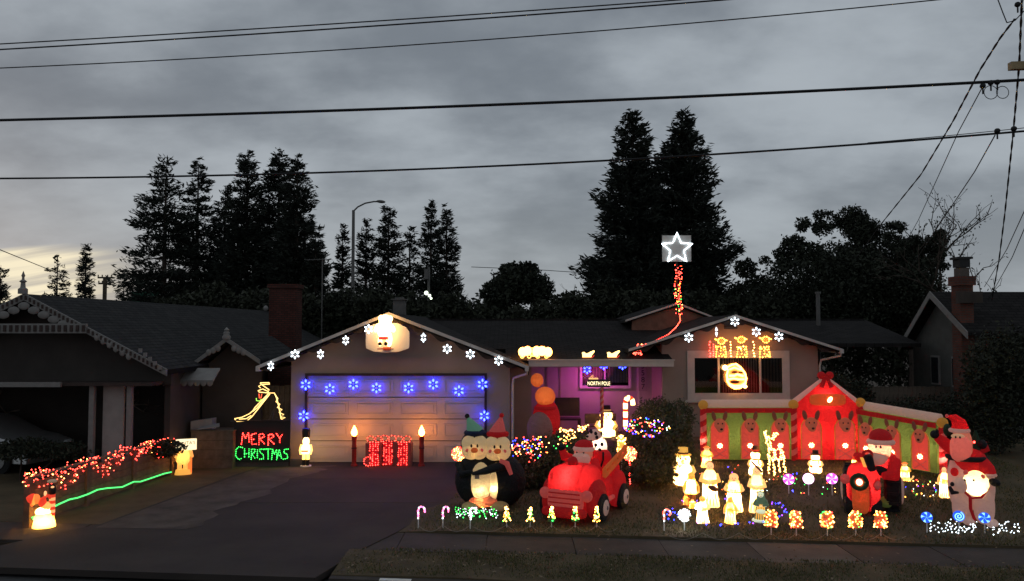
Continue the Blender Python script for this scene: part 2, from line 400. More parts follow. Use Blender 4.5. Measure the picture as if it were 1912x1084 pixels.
g = [G(px, py) for px, py in ((178, 986), (346, 989), (452, 938), (585, 882), (640, 868), (478, 876), (310, 937))]
mb = MB(); ns = 7; A = [g[0], g[6], g[5]]; B = [g[1], g[2], g[3], g[4]]
def lerp_poly(L, t):
    k = t * (len(L) - 1); i = min(int(k), len(L) - 2); return L[i].lerp(L[i + 1], k - i)
vs = []; ns = 24
for i in range(ns + 1):
    t = i / ns; p = lerp_poly(A, t); q = lerp_poly(B, t); q = q + Vector((math.sin(i * 2.1) * 0.1 + math.sin(i * 0.83) * 0.14, 0, 0)); vs += [(p.x, p.y, 0.017), (q.x, q.y, 0.017)]
mb.add(vs, [(2 * i, 2 * i + 1, 2 * i + 3, 2 * i + 2) for i in range(ns)])
obj('concrete_strip', mb, mat('driveway_concrete', (0.072, 0.058, 0.048), 0.9, 0.4, 1.8, 0.35, 40, detail=8), kind='structure')

# grass: short blades joined into one mesh
def grass(name, n, xr, yr, ok, h, mats):
    x = np.random.uniform(*xr, n); y = np.random.uniform(*yr, n)
    keep = np.array([ok(a, b) for a, b in zip(x, y)]); x = x[keep]; y = y[keep]; n = len(x)
    z = np.array([gz(a, b) for a, b in zip(x, y)])
    hh = np.random.uniform(0.5, 1.0, n) * h; th = np.random.uniform(0, 2 * PI, n); w = np.random.uniform(0.006, 0.012, n)
    lean = np.random.normal(0, 0.4, (n, 2)) * hh[:, None]
    c = np.stack([x, y, z], 1); s = np.stack([np.cos(th) * w, np.sin(th) * w, np.zeros(n)], 1); tip = c + np.stack([lean[:, 0], lean[:, 1], hh], 1)
    v = np.stack([c - s, c + s, tip], 1).reshape(-1, 3)
    me = bpy.data.meshes.new(name); me.vertices.add(3 * n); me.vertices.foreach_set('co', v.astype(np.float32).ravel())
    me.loops.add(3 * n); me.loops.foreach_set('vertex_index', np.arange(3 * n, dtype=np.int32))
    me.polygons.add(n); me.polygons.foreach_set('loop_start', np.arange(0, 3 * n, 3, dtype=np.int32)); me.polygons.foreach_set('loop_total', np.full(n, 3, dtype=np.int32))
    for m in mats: me.materials.append(m)
    me.polygons.foreach_set('material_index', np.random.randint(0, len(mats), n).astype(np.int32)); me.update(calc_edges=True)
    return me
MG = [mat('grass_green', (0.080, 0.088, 0.030), 0.8), mat('grass_dry', (0.165, 0.120, 0.060), 0.8), mat('grass_dark', (0.060, 0.060, 0.024), 0.8)]
from math import sin
def patch(x, y): return sin(x * 1.7 + 1.3 * sin(y * 1.1)) * sin(y * 1.9 + sin(x * 2.3)) > random.uniform(-1.1, 0.9)
me = grass('grass', 120000, (-2.2, 12.5), (13.2, 24), lambda a, b: street(a, LAWN0) - 0.02 < b < 24.3 and a > -2.0 + max(0, b - 15) * 0.22 and patch(a, b), 0.055, MG)
obj('grass', me, None, label='short patchy winter grass of the front lawn', cat='grass', kind='stuff')
me = grass('grass', 60000, (-2.75, 10.5), (10.8, 14), lambda a, b: street(a, STRIP0) < b < street(a, WALK0) and patch(a * 1.3, b * 1.7), 0.05, MG)
obj('grass', me, None, label='thin grass of the strip between sidewalk and kerb', cat='grass', kind='stuff')
n = 900
fx = np.random.uniform(-2.7, 10, n); fo = np.where(np.random.rand(n) < 0.78, np.random.uniform(STRIP0, WALK0 + 0.2, n), np.random.uniform(WALK0, 19, n)); fy = fo - SK * fx
ok = (fo < WALK0 + .1) | (fx > -1.2 + np.maximum(0, fy - 15) * 0.22); fx = fx[ok]; fy = fy[ok]; n = len(fx)
c = np.stack([fx, fy, np.array([gz(a, b) if b > street(a, WALK0) else 0.02 for a, b in zip(fx, fy)]) + 0.035], 1)
th = np.random.uniform(0, 2 * PI, n); sz = np.random.uniform(0.015, 0.04, n)[:, None]
a1 = np.stack([np.cos(th), np.sin(th), np.random.uniform(-.3, .3, n)], 1) * sz; b1 = np.stack([-np.sin(th), np.cos(th), np.random.uniform(-.3, .3, n)], 1) * sz * 0.6
me = quads('fallen_leaves', c, a1, b1, [mat('leaf_tan', (0.20, 0.15, 0.10), 0.8), mat('leaf_brown', (0.10, 0.062, 0.035), 0.8)], np.random.randint(0, 2, n))
obj('fallen_leaves', me, None, label='small dry fallen leaves scattered over strip and lawn', cat='leaves', kind='stuff')

# ================================================================ the decorated house
HB = Vector((-3.2, 22.5, 0))
H = thing('ranch_house', 'beige single storey ranch house with double garage, decorated with lights', 'house', HB)
def hp(name, mb, m, parent=None, smooth=False, **k):
    return obj(name, mb, m, parent or H, smooth, loc=None if parent else -HB, **k)
M_wall = mat('stucco', (0.30, 0.235, 0.20), 0.9, 0.08, 1.2, 0.35, 70)
M_trim = mat('white_trim', (0.48, 0.44, 0.41), 0.6, 0.08, 5)
M_roof = brickmat('roof_shingles', (0.022, 0.020, 0.020), (0.034, 0.031, 0.030), (0.010, 0.010, 0.010), 1, 0.3, 0.14, 0.012, 0.9, 'XY', 0.6)
M_roofy = brickmat('roof_shingles_side', (0.022, 0.020, 0.020), (0.034, 0.031, 0.030), (0.010, 0.010, 0.010), 1, 0.3, 0.14, 0.012, 0.9, 'YX', 0.6)
M_dark = mat('dark_wood', (0.045, 0.030, 0.026), 0.8, 0.25, 6, 0.3, 30)
M_sof = mat('soffit', (0.16, 0.13, 0.115), 0.85, 0.1, 4)
M_door = mat('garage_door_paint', (0.43, 0.41, 0.41), 0.6, 0.05, 2)
Y0 = 22.5
GL, GR = -6.16, -0.06; dL, dR, dT = -5.70, -0.77, 2.42
pk = (-3.36, 4.17); eL = (-6.95, 2.70); eR = (0.46, 2.70)
def roofz(x):
    return pk[1] - (pk[0] - x) * (pk[1] - eL[1]) / (pk[0] - eL[0]) if x < pk[0] else pk[1] - (x - pk[0]) * (pk[1] - eR[1]) / (eR[0] - pk[0])
mb = MB(); mb.bx(GL, dL, Y0, Y0 + .16, 0, 2.5); mb.bx(dR, GR, Y0, Y0 + .16, 0, 2.5); mb.bx(dL, dR, Y0, Y0 + .16, dT, 2.5)
mb.prism([(GL, 2.5), (GR, 2.5), (GR, roofz(GR) - .14), (pk[0], pk[1] - .14), (GL, roofz(GL) - .14)], Y0, Y0 + .16)
mb.bx(GL, GL + .16, Y0 + .16, 33, 0, 2.8); mb.bx(GR - .16, GR, Y0 + .16, 26.3, 0, 2.75)
hp('garage_wall', mb, M_wall)
mb = MB(); mb.bx(GL - .01, GR + .01, Y0 - .022, Y0 + .01, 2.90, 2.945); hp('belly_band', mb, M_wall)
gd = MB(); gd.bx(dL, dR, Y0 + .10, Y0 + .14, 0.02, dT); GD = hp('garage_door', gd, M_door)
mb = MB(); pw = (dR - dL) / 4; ph = dT / 4
for (x0, x1, z0, z1) in ((0.10, pw - 0.10, 0.12, ph - 0.12),):
    t = 0.035
    mb.bx(x0, x1, -.022, 0, z0, z0 + t); mb.bx(x0, x1, -.022, 0, z1 - t, z1); mb.bx(x0, x0 + t, -.022, 0, z0 + t, z1 - t); mb.bx(x1 - t, x1, -.022, 0, z0 + t, z1 - t)
    mb.bx(x0 + .09, x1 - .09, -.016, 0, z0 + .07, z1 - .07)
pme = mb.mesh('door_panel', M_door, False)
for r in range(4):
    for c in range(4): link('door_panel', pme, GD, (dL + c * pw, Y0 + .10, r * ph))
for r in range(1, 4):
    mb = MB(); mb.bx(dL, dR, Y0 + .088, Y0 + .099, r * ph - .008, r * ph + .008); obj('section_joint', mb, M_dark, GD, False)
mb = MB(); mb.bx(dL - .07, dL - .001, Y0 - .02, Y0 + .1, 0, dT + .07); mb.bx(dR + .001, dR + .07, Y0 - .02, Y0 + .1, 0, dT + .07); mb.bx(dL, dR, Y0 - .02, Y0 + .1, dT, dT + .07)
hp('door_frame', mb, M_dark)
def gable_roof(xp, zp, xl, zl, xr, zr, y0, y1, th=0.13, parent=None, m=None, hpf=None, name='roof'):
    out = []
    for (a, za, b, zb) in ((xl, zl, xp, zp), (xp, zp, xr, zr)):
        mb = MB(); mb.hexa([(a, y0, za), (b, y0, zb), (b, y1, zb), (a, y1, za)], (0, 0, -th)); out.append((hpf or hp)(name, mb, m or M_roofy))
    return out
rf = gable_roof(pk[0], pk[1], eL[0], eL[1], eR[0], eR[1], 21.9, 31.5)
def barge(xp, zp, xl, zl, xr, zr, y, hgt, m, hpf=None, th=0.04, drop=0.0):
    for (a, za, b, zb) in ((xl, zl, xp, zp), (xp, zp, xr, zr)):
        mb = MB(); mb.prism([(a, za - hgt - drop), (b, zb - hgt - drop), (b, zb + .012 - drop), (a, za + .012 - drop)], y - th, y - 0.003); (hpf or hp)('bargeboard', mb, m)
barge(pk[0], pk[1], eL[0], eL[1], eR[0], eR[1], 21.9, 0.075, M_trim)
def scallop(xp, zp, xl, zl, xr, zr, y, top, dep, m, hpf=None, per=0.62):
    for (a, za, b, zb) in ((xl, zl, xp, zp), (xp, zp, xr, zr)):
        n = 60; up = []; dn = []
        for i in range(n + 1):
            t = i / n; x = a + (b - a) * t; z = za + (zb - za) * t
            up.append((x, z - top)); dn.append((x, z - top - dep * (0.62 + 0.38 * math.sin(abs(x - xp) / per * 2 * PI))))
        mb = MB(); vs = [(x, y - .03, z) for x, z in up + dn] + [(x, y, z) for x, z in up + dn]; k = n + 1; fs = []
        for i in range(n):
            fs += [(i, i + 1, k + i + 1, k + i), (2 * k + i + 1, 2 * k + i, 3 * k + i, 3 * k + i + 1), (k + i, k + i + 1, 3 * k + i + 1, 3 * k + i)]
        mb.add(vs, fs); (hpf or hp)('scalloped_trim', mb, m)
scallop(pk[0], pk[1], eL[0], eL[1], eR[0], eR[1], 22.05, 0.085, 0.17, M_dark)
for xx in (-6.9, 0.40):
    mb = MB(); mb.bx(xx - .05, xx + .05, 21.85, 31.4, 2.575, 2.70); hp('gutter', mb, M_trim)
mb = MB(); mb.tube([(0.40, 21.95, 2.60), (0.40, 21.98, 2.50), (0.05, 22.42, 2.36), (0.02, 22.43, 2.2), (0.02, 22.43, 0.08)], 0.035, 8); hp('downspout', mb, M_trim, smooth=True)
# inner corner wall, porch wall, main roof
mb = MB(); mb.bx(GR, 0.58, 24.1, 24.25, 0, 2.85); mb.bx(0.43, 0.58, 24.25, 26.3, 0, 2.85); hp('entry_wall', mb, M_wall)
mb = MB(); mb.bx(0.58, 4.62, 26.3, 26.45, 0, 3.2); hp('porch_wall', mb, mat('porch_stucco', (0.36, 0.30, 0.29), 0.9, 0.08, 1.2, 0.35, 70))
mb = MB(); mb.bx(0.3, 4.6, 22.9, 26.3, 0.25, 0.40); hp('porch_floor', mb, M_conc)
for xx in (1.12, 1.55, 4.1):
    mb = MB(); mb.bx(xx, xx + .05, 26.272, 26.302, 0.4, 2.9); hp('batten', mb, M_trim if xx > 4 else M_wall)
rs = 0.198
def mz(y): return 2.80 + (y - 23.7) * rs
poly = [(-0.2, 23.7), (4.75, 23.7), (4.75, 26.0), (13.2, 26.0), (13.2, 30), (-3.36, 30), (-3.36, 25.2), (-0.2, 25.2)]
mb = MB(); n = len(poly); vs = [(x, y, mz(y)) for x, y in poly] + [(x, y, mz(y) - .12) for x, y in poly]
mb.add(vs, [tuple(range(n)), tuple(range(2 * n - 1, n - 1, -1))] + [(i, i + n, (i + 1) % n + n, (i + 1) % n) for i in range(n)]); hp('main_roof', mb, M_roof)
mb = MB(); mb.hexa([(-3.36, 30, mz(30)), (13.2, 30, mz(30)), (13.2, 36, 2.8), (-3.36, 36, 2.8)], (0, 0, -.12)); hp('rear_roof', mb, M_roof)
mb = MB(); mb.bx(-3.3, 13.1, 29.9, 30.1, mz(30) - .02, mz(30) + .05); hp('ridge_cap', mb, M_roof)
mb = MB(); mb.bx(0.49, 4.74, 23.60, 23.69, 2.62, 2.815); mb.bx(0.46, 4.77, 23.57, 23.70, 2.795, 2.83); hp('porch_gutter', mb, M_trim)
mb = MB(); mb.bx(-0.2, 4.7, 23.72, 26.3, 2.60, 2.63); hp('porch_ceiling', mb, M_sof)
# porch window
def window(x0, x1, z0, z1, y, tw, muls, mglass=GLASS, curtain=None, name='window', trim=M_trim, hpf=None):
    mb = MB(); mb.bx(x0, x1, y - .05, y, z1 - tw, z1); mb.bx(x0, x1, y - .05, y, z0, z0 + tw); mb.bx(x0, x0 + tw, y - .05, y, z0 + tw, z1 - tw); mb.bx(x1 - tw, x1, y - .05, y, z0 + tw, z1 - tw)
    w = (hpf or hp)(name, mb, trim)
    xs = [x0 + tw] + [v for v in muls] + [x1 - tw]
    for v in muls:
        m2 = MB(); m2.bx(v - .03, v + .03, y - .045, y - .004, z0 + tw, z1 - tw); obj('mullion', m2, trim, w, False)
    for a, b in zip(xs, xs[1:]):
        m2 = MB(); m2.bx(a + .02, b - .02, y - .022, y - .016, z0 + tw - .01, z1 - tw + .01); obj('pane', m2, mglass, w, False)
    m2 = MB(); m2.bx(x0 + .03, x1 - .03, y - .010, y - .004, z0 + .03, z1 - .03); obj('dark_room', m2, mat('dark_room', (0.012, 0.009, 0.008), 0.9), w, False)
    return w
def curtain(w, x0, x1, z0, z1, y, m, folds):
    mb = MB(); n = folds * 8; vs = []; fs = []
    for i in range(n + 1):
        x = x0 + (x1 - x0) * i / n; yy = y + 0.0028 * math.sin(i / 8 * 2 * PI); vs += [(x, yy, z0), (x, yy, z1)]
    fs = [(2 * i, 2 * i + 2, 2 * i + 3, 2 * i + 1) for i in range(n)]; mb.add(vs, fs); obj('curtain', mb, m, w, True)
M_cur = mat('curtain_cloth', (0.30, 0.20, 0.15), 0.9, 0.25, 4)
pw_ = window(2.20, 3.88, 1.79, 2.66, 26.27, 0.09, [3.02])
for q in list(pw_.children):
    if q.name.startswith('dark_room'): pass
curtain(pw_, 2.32, 2.95, 1.9, 2.56, 26.256, M_cur, 7); curtain(pw_, 3.10, 3.76, 1.98, 2.56, 26.256, mat('tan_curtain', (0.45, 0.33, 0.24), 0.9, 0.25, 4), 7)
nb = MB(); nb.bx(4.12, 4.40, 26.252, 26.27, 1.70, 2.62); npn = hp('number_board', nb, mat('number_board_paint', (0.30, 0.24, 0.24), 0.8))
for i, ch in enumerate('3587'): link('lettering', text_mesh(ch, 0.25, 0.004, M_bp), npn, (4.26, 26.244, 2.51 - i * 0.225))
# dormer gable behind
dp = (5.77, 4.62); dl_ = (3.95, 4.02); dr_ = (7.32, 4.02)
gable_roof(dp[0], dp[1], dl_[0], dl_[1], dr_[0], dr_[1], 28.0, 33.5, 0.09)
barge(dp[0], dp[1], dl_[0], dl_[1], dr_[0], dr_[1], 28.0, 0.05, M_trim)
mb = MB(); mb.prism([(4.2, 3.5), (7.1, 3.5), (7.1, 4.0), (5.77, 4.5), (4.2, 4.0)], 28.12, 28.25); hp('dormer_wall', mb, mat('dormer_wood', (0.16, 0.085, 0.06), 0.8, 0.2, 5))
# wing
WL, WR, WY = 4.56, 9.30, 24.5; wp = (6.64, 4.135); wl = (3.46, 3.12); wr = (9.80, 3.12)
def wz(x): return wp[1] - abs(x - wp[0]) * (wp[1] - wr[1]) / (wr[0] - wp[0])
mb = MB(); mb.prism([(WL, 0), (WR, 0), (WR, wz(WR) - .12), (wp[0], wp[1] - .12), (WL, wz(WL) - .12)], WY, WY + .16); mb.bx(WL, WL + .16, WY + .16, 27, 0, 3.2); mb.bx(WR - .16, WR, WY + .16, 33, 0, 3.05); hp('wing_wall', mb, M_wall)
mb = MB(); mb.bx(WL + .02, WR - .02, WY - .02, WY + .01, 3.18, 3.22); hp('belly_band', mb, M_wall)
gable_roof(wp[0], wp[1], wl[0], wl[1], wr[0], wr[1], 23.9, 32, 0.11)
barge(wp[0], wp[1], wl[0], wl[1], wr[0], wr[1], 23.9, 0.065, M_trim)
scallop(wp[0], wp[1], wl[0], wl[1], wr[0], wr[1], 24.04, 0.075, 0.17, M_dark)
mb = MB(); mb.bx(9.72, 9.83, 23.85, 32, 3.0, 3.12); hp('gutter', mb, M_trim)
mb = MB(); mb.tube([(9.78, 23.92, 3.02), (9.78, 23.95, 2.93), (9.38, 24.45, 2.78), (9.34, 24.46, 2.6), (9.34, 24.46, 0.3)], 0.035, 8); hp('downspout', mb, M_trim, smooth=True)
ww = window(5.32, 8.42, 1.56, 3.06, WY - .005, 0.22, [6.27, 7.53])
curtain(ww, 6.36, 7.44, 1.8, 2.83, WY - .016, M_cur, 14)
curtain(ww, 7.60, 8.18, 1.8, 2.83, WY - .016, mat('dark_curtain', (0.07, 0.045, 0.035), 0.9, 0.25, 4), 6)
mb = MB(); mb.bx(5.25, 8.5, WY - .12, WY - .006, 1.50, 1.57); hp('window_ledge', mb, M_trim)
vt = MB(); vt.bx(6.46, 6.86, WY - .02, WY + .02, 3.72, 3.92); V = hp('gable_vent', vt, M_dark)
for i in range(3):
    mb = MB(); mb.hexa([(6.47, WY - .045, 3.735 + i * .062), (6.85, WY - .045, 3.735 + i * .062), (6.85, WY - .022, 3.775 + i * .062), (6.47, WY - .022, 3.775 + i * .062)], (0, 0, .008)); obj('slat', mb, M_sof, V, False)
# roof things
mb = MB(); a = P(735, 583, 29.5); b = P(757, 583, 29.5); zt = P(740, 560, 29.5).z
mb.bx(a.x, b.x, 29.3, 29.7, 3.6, zt); mb.bx(a.x - .06, b.x + .06, 29.24, 29.76, zt, zt + .04); mb.bx(a.x + .06, b.x - .06, 29.36, 29.64, zt, zt + .1); hp('flue', mb, mat('flue_metal', (0.10, 0.095, 0.09), 0.6, 0.2, 6))
mb = MB(); t = P(602, 482, 30); mb.tube([(t.x, 30, 2.5), (t.x, 30, t.z)], 0.022, 6); l = P(572, 485, 30); r_ = P(618, 484, 30); mb.tube([l, r_], 0.016, 6)
for k in range(6):
    q = l.lerp(r_, k / 5); mb.tube([q + Vector((0, -.3, 0)), q + Vector((0, .3, 0))], 0.008, 4)
hp('antenna', mb, mat('galvanised', (0.12, 0.115, 0.11), 0.5, 0.1, 8, metal=0.6))
mb = MB(); t = P(1527, 548, 29); mb.tube([(t.x, 29, 2.6), (t.x, 29, t.z)], 0.07, 10); mb.tube([(t.x, 29, t.z), (t.x, 29, t.z + .07)], 0.1, 10); hp('vent_pipe', mb, MATS['flue_metal'], smooth=True)
# porch lamp behind the fascia, with a coloured bulb (it tints the porch wall purple)
pl = MB(); pl.lathe([(0.0, -.05), (0.12, -.045), (0.14, -.02), (0.15, 0)], (2.6, 25.55, 2.60), 16)
PLo = hp('porch_lamp', pl, emis('porch_lamp_glass', (0.90, 0.09, 0.60), 135.0), smooth=True)
# string wires at the porch wall: dark furniture on the porch
def bench(px0, px1, pyt, pyb, Z, name, label, cat):
    a = P(px0, pyb, Z); b = P(px1, pyt, Z); base = Vector(((a.x + b.x) / 2, Z, 0.40)); w = b.x - a.x; h = b.z - 0.40
    t = thing(name, label, cat, base)
    mb = MB(); mb.bx(-w / 2, w / 2, -.02, .03, h * .5, h); obj('backrest', mb, M_dark, t, False)
    mb = MB(); mb.bx(-w / 2, w / 2, -.5, 0, h * .42, h * .47); obj('seat', mb, M_dark, t, False)
    for sx_ in (-1, 1):
        for sy in (-.46, -.02):
            mb = MB(); mb.bx(sx_ * (w / 2 - .03) - .03, sx_ * (w / 2 - .03) + .03, sy - .03, sy + .03, 0, h * .42); obj('leg', mb, M_dark, t, False)
    return t
bench(1036, 1082, 742, 800, 25.6, 'porch_bench', 'dark wooden bench against the purple lit porch wall', 'bench')
bench(1092, 1150, 772, 800, 25.7, 'porch_bench', 'low dark wooden bench under the porch window', 'bench')

# ================================================================ neighbour on the left
NB = Vector((-12.4, 20, 0))
NH = thing('neighbour_house', 'dark house with white gingerbread gable trim beyond the low lit fence', 'house', NB)
def npf(name, mb, m, parent=None, smooth=False, **k): return obj(name, mb, m, parent or NH, smooth, loc=None if parent else -NB, **k)
M_roof2 = brickmat('grey_shingles', (0.034, 0.034, 0.036), (0.050, 0.049, 0.049), (0.015, 0.015, 0.015), 1, 0.3, 0.14, 0.012, 0.9, 'YX', 0.6)
M_nw = mat('dark_siding', (0.045, 0.038, 0.034), 0.9, 0.15, 2)
M_gt = mat('gingerbread_white', (0.19, 0.18, 0.17), 0.7, 0.12, 6)
np_ = (-12.14, 4.60); nl = (-16.0, 2.70); nr = (-8.55, 2.72)
gable_roof(np_[0], np_[1], nl[0], nl[1], nr[0], nr[1], 20.0, 40.0, 0.13, m=M_roof2, hpf=npf)
barge(np_[0], np_[1], nl[0], nl[1], nr[0], nr[1], 20.0, 0.16, M_gt, npf)
for sgn, (ex, ez) in ((-1, nl), (1, nr)):
    for k in range(34):
        t = (k + .5) / 34; x = np_[0] + (ex - np_[0]) * t; z = np_[1] + (ez - np_[1]) * t - .07
        mb = MB(); mb.box((0, 0, 0), (.022, .012, .05)); o = npf('dentil', mb, M_dark); o.location = Vector((x, 19.948, z)) - NB
mb = MB()
for k in range(9):
    x = np_[0] - 1.0 + k * .25; z = np_[1] - .30 - abs(x - np_[0]) * .45 ; mb.ell((x, 19.97, z), (.15, .03, .10), None, 10, 6)
npf('gable_lace', mb, M_gt, smooth=True)
mb = MB(); mb.bx(-16, -10.55, 19.93, 20.0, 3.62, 3.86); npf('gable_beam', mb, M_gt)
for k in range(36):
    mb = MB(); mb.bx(-15.9 + k * .15, -15.83 + k * .15, 19.90, 19.928, 3.66, 3.82); npf('beam_baluster', mb, M_dark)
for k in range(6):
    mb = MB(); mb.ell((-10.3 + k * .16, 19.96, 3.52 - k * .095), (.07, .03, .09), None, 10, 6); npf('gable_scroll', mb, M_gt, smooth=True)
mb = MB(); mb.prism([(-15.8, 2.3), (-8.7, 2.3), (-8.7, 2.75), (-12.14, 4.4), (-15.8, 2.7)], 20.6, 20.8); mb.bx(-16, -15.8, 20.8, 39, 0, 2.7); mb.bx(-8.95, -8.8, 20.8, 39, 0, 2.7); mb.bx(-16, -8.8, 23.4, 23.6, 0, 2.3); npf('wall', mb, M_nw)
mb = MB(); mb.lathe([(.11, 0), (.11, .12), (.06, .16), (.05, .28), (.09, .31), (.03, .36), (.028, .42), (.045, .45), (.0, .58)], (np_[0] - .05, 20.0, np_[1]), 12); npf('finial', mb, M_gt, smooth=True)
a = P(478, 582, 39.6); mb = MB(); mb.ell((-12.14, 39.6, 4.72), (.12, .12, .14), None, 10, 6); npf('rear_finial', mb, M_gt, smooth=True)
mb = MB(); mb.bx(-16, -8.9, 19.9, 23.4, 2.32, 2.40); npf('porch_roof', mb, M_dark)
mb = MB(); mb.bx(-16, -11.1, 19.82, 19.9, 2.30, 2.42); npf('porch_fascia', mb, M_gt)
for px_ in (173, 243):
    q = P(px_, 740, 20.1); mb = MB(); mb.bx(q.x - .06, q.x + .06, 20.04, 20.16, 0, 2.32); npf('porch_column', mb, M_gt)
q = P(215, 740, 20.3); mb = MB(); mb.bx(q.x - .30, q.x + .22, 20.3, 20.36, 0, 2.3); npf('white_panel', mb, mat('grey_siding', (0.30, 0.28, 0.26), 0.8, 0.1, 4))
# white light clips along the eave end
for k in range(6):
    q = P(262 + k * 9, 654 + k * 8, 19.9); mb = MB(); mb.box((q.x, q.y, q.z), (.04, .02, .05)); npf('eave_clip', mb, M_gt)
# brick chimney
a = P(509, 531, 29); b = P(559, 531, 29); mb = MB(); mb.bx(a.x, b.x, 28.6, 29.4, 0, a.z - .15); npf('chimney', mb, brickmat('dark_brick', (0.15, 0.050, 0.040), (0.10, 0.036, 0.030), (0.05, 0.04, 0.035)))
mb = MB(); mb.bx(a.x - .05, b.x + .05, 28.55, 29.45, a.z - .15, a.z); npf('chimney_cap', mb, MATS['dark_brick'])
# side porch with its own small gable
sp_ = P(423, 630, 22.3); sl = P(340, 692, 22.3); sr = P(486, 672, 22.3)
gable_roof(sp_.x, sp_.z, sl.x, sl.z, sr.x, sr.z, 22.3, 26.5, .1, m=M_roof2, hpf=npf, name='side_porch_roof')
barge(sp_.x, sp_.z, sl.x, sl.z, sr.x, sr.z, 22.3, .11, M_gt, npf)
for sg in (-1, 1):
    for k in range(3):
        mb = MB(); mb.ell((sp_.x + sg * (.22 + k * .13), 22.27, sp_.z - .30 - k * .055), (.075, .03, .09), None, 10, 6); npf('side_porch_scroll', mb, M_gt, smooth=True)
mb = MB(); mb.lathe([(.10, -.05), (.12, .02), (.08, .08), (.09, .14), (.05, .17), (.07, .22), (.0, .29)], (sp_.x, 22.3, sp_.z), 12); npf('side_porch_finial', mb, M_gt, smooth=True)
mb = MB(); mb.prism([(sl.x + .4, 0), (sr.x - .1, 0), (sr.x - .1, sr.z - .1), (sp_.x, sp_.z - .15), (sl.x + .4, sl.z + .05)], 22.75, 22.9); npf('side_porch_wall', mb, M_nw)
a = P(290, 692, 21.4); b = P(398, 713, 21.4); mb = MB(); mb.hexa([(a.x, 21.4, b.z), (b.x, 21.4, b.z), (b.x, 21.9, a.z), (a.x, 21.9, a.z)], (0, 0, .05)); npf('awning', mb, M_gt)
for k in range(9):
    w = (b.x - a.x) / 9; mb = MB(); mb.ell((a.x + w * (k + .5), 21.39, b.z), (w * .5, .02, .11), None, 10, 6, zmax=0.0); npf('awning_scallop', mb, M_gt, smooth=True)

# neighbour on the right
RB = Vector((13.7, 25, 0))
RH = thing('neighbour_house', 'dark house with white rake boards and brick chimney behind the ivy', 'house', RB)
def rpf(name, mb, m, parent=None, smooth=False, **k): return obj(name, mb, m, parent or RH, smooth, loc=None if parent else -RB, **k)
gx = 13.55; zr_, yr_ = 4.92, 26.0; yf, zf_ = 23.9, 3.62; yb, zb_ = 28.2, 3.1
mb = MB(); mb.hexa([(gx, yf, zf_), (30, yf, zf_), (30, yr_, zr_), (gx, yr_, zr_)], (0, 0, -.1)); rpf('roof', mb, M_roof)
mb = MB(); mb.hexa([(gx, yr_, zr_), (30, yr_, zr_), (30, yb, zb_), (gx, yb, zb_)], (0, 0, -.1)); rpf('rear_roof', mb, M_roof)
mb = MB(); mb.hexa([(gx - .03, yf, zf_ - .2), (gx - .03, yr_, zr_ - .2), (gx - .03, yr_, zr_ + .02), (gx - .03, yf, zf_ + .02)], (.028, 0, 0)); rpf('rake_board', mb, M_gt)
mb = MB(); mb.hexa([(gx - .03, yr_, zr_ - .2), (gx - .03, yb, zb_ - .2), (gx - .03, yb, zb_ + .02), (gx - .03, yr_, zr_ + .02)], (.028, 0, 0)); rpf('rake_board', mb, M_gt)
M_rw = mat('grey_green_siding', (0.075, 0.075, 0.068), 0.85, 0.15, 3)
mb = MB(); vs = [(gx + .35, yf + .5, 0), (gx + .35, yb - .3, 0), (gx + .35, yb - .3, 3.2), (gx + .35, yr_, 4.75), (gx + .35, yf + .5, 3.85)]
mb.add(vs + [(v[0] + .15, v[1], v[2]) for v in vs], [(0, 1, 2, 3, 4), (9, 8, 7, 6, 5)] + [(i, i + 5, (i + 1) % 5 + 5, (i + 1) % 5) for i in range(5)]); mb.bx(gx + .5, 30, yf + .5, yf + .65, 0, 3.5); rpf('wall', mb, M_rw)
for (ya, yb2) in ((24.95, 25.35), (26.2, 26.6)):
    mb = MB(); mb.bx(gx + .30, gx + .348, ya - .06, yb2 + .06, 1.9, 2.85); w = rpf('window', mb, M_gt)
    m2 = MB(); m2.bx(gx + .285, gx + .299, ya, yb2, 1.96, 2.79); obj('pane', m2, mat('dark_pane', (0.015, 0.017, 0.02), 0.1), w, False)
c0 = P(1784, 530, 24.6); c1_ = P(1808, 530, 24.6); M_rb = brickmat('red_brick', (0.20, 0.075, 0.055), (0.14, 0.055, 0.042), (0.10, 0.085, 0.075))
mb = MB(); mb.bx(c0.x, c1_.x, 24.35, 24.85, 0, P(0, 520, 24.6).z); CH = rpf('chimney', mb, M_rb)
mb = MB(); mb.bx(c0.x - .06, c1_.x + .06, 24.29, 24.91, P(0, 533, 24.6).z, P(0, 516, 24.6).z); obj('brick_collar', mb, M_rb, CH, False)
mb = MB(); mb.bx(c0.x + .06, c1_.x - .06, 24.42, 24.78, P(0, 516, 24.6).z, P(0, 500, 24.6).z); obj('chimney_pot', mb, M_conc2, CH, False)
mb = MB(); mb.bx(c0.x + .04, c1_.x - .04, 24.40, 24.80, P(0, 499, 24.6).z, P(0, 484, 24.6).z); mb.bx(c0.x - .03, c1_.x + .03, 24.36, 24.84, P(0, 484, 24.6).z, P(0, 480, 24.6).z); obj('spark_cap', mb, M_bp, CH, False)
mb = MB(); mb.bx(c0.x - .15, c1_.x + .2, 24.20, 24.34, P(0, 566, 24.6).z, P(0, 545, 24.6).z); rpf('chimney_saddle', mb, M_conc)

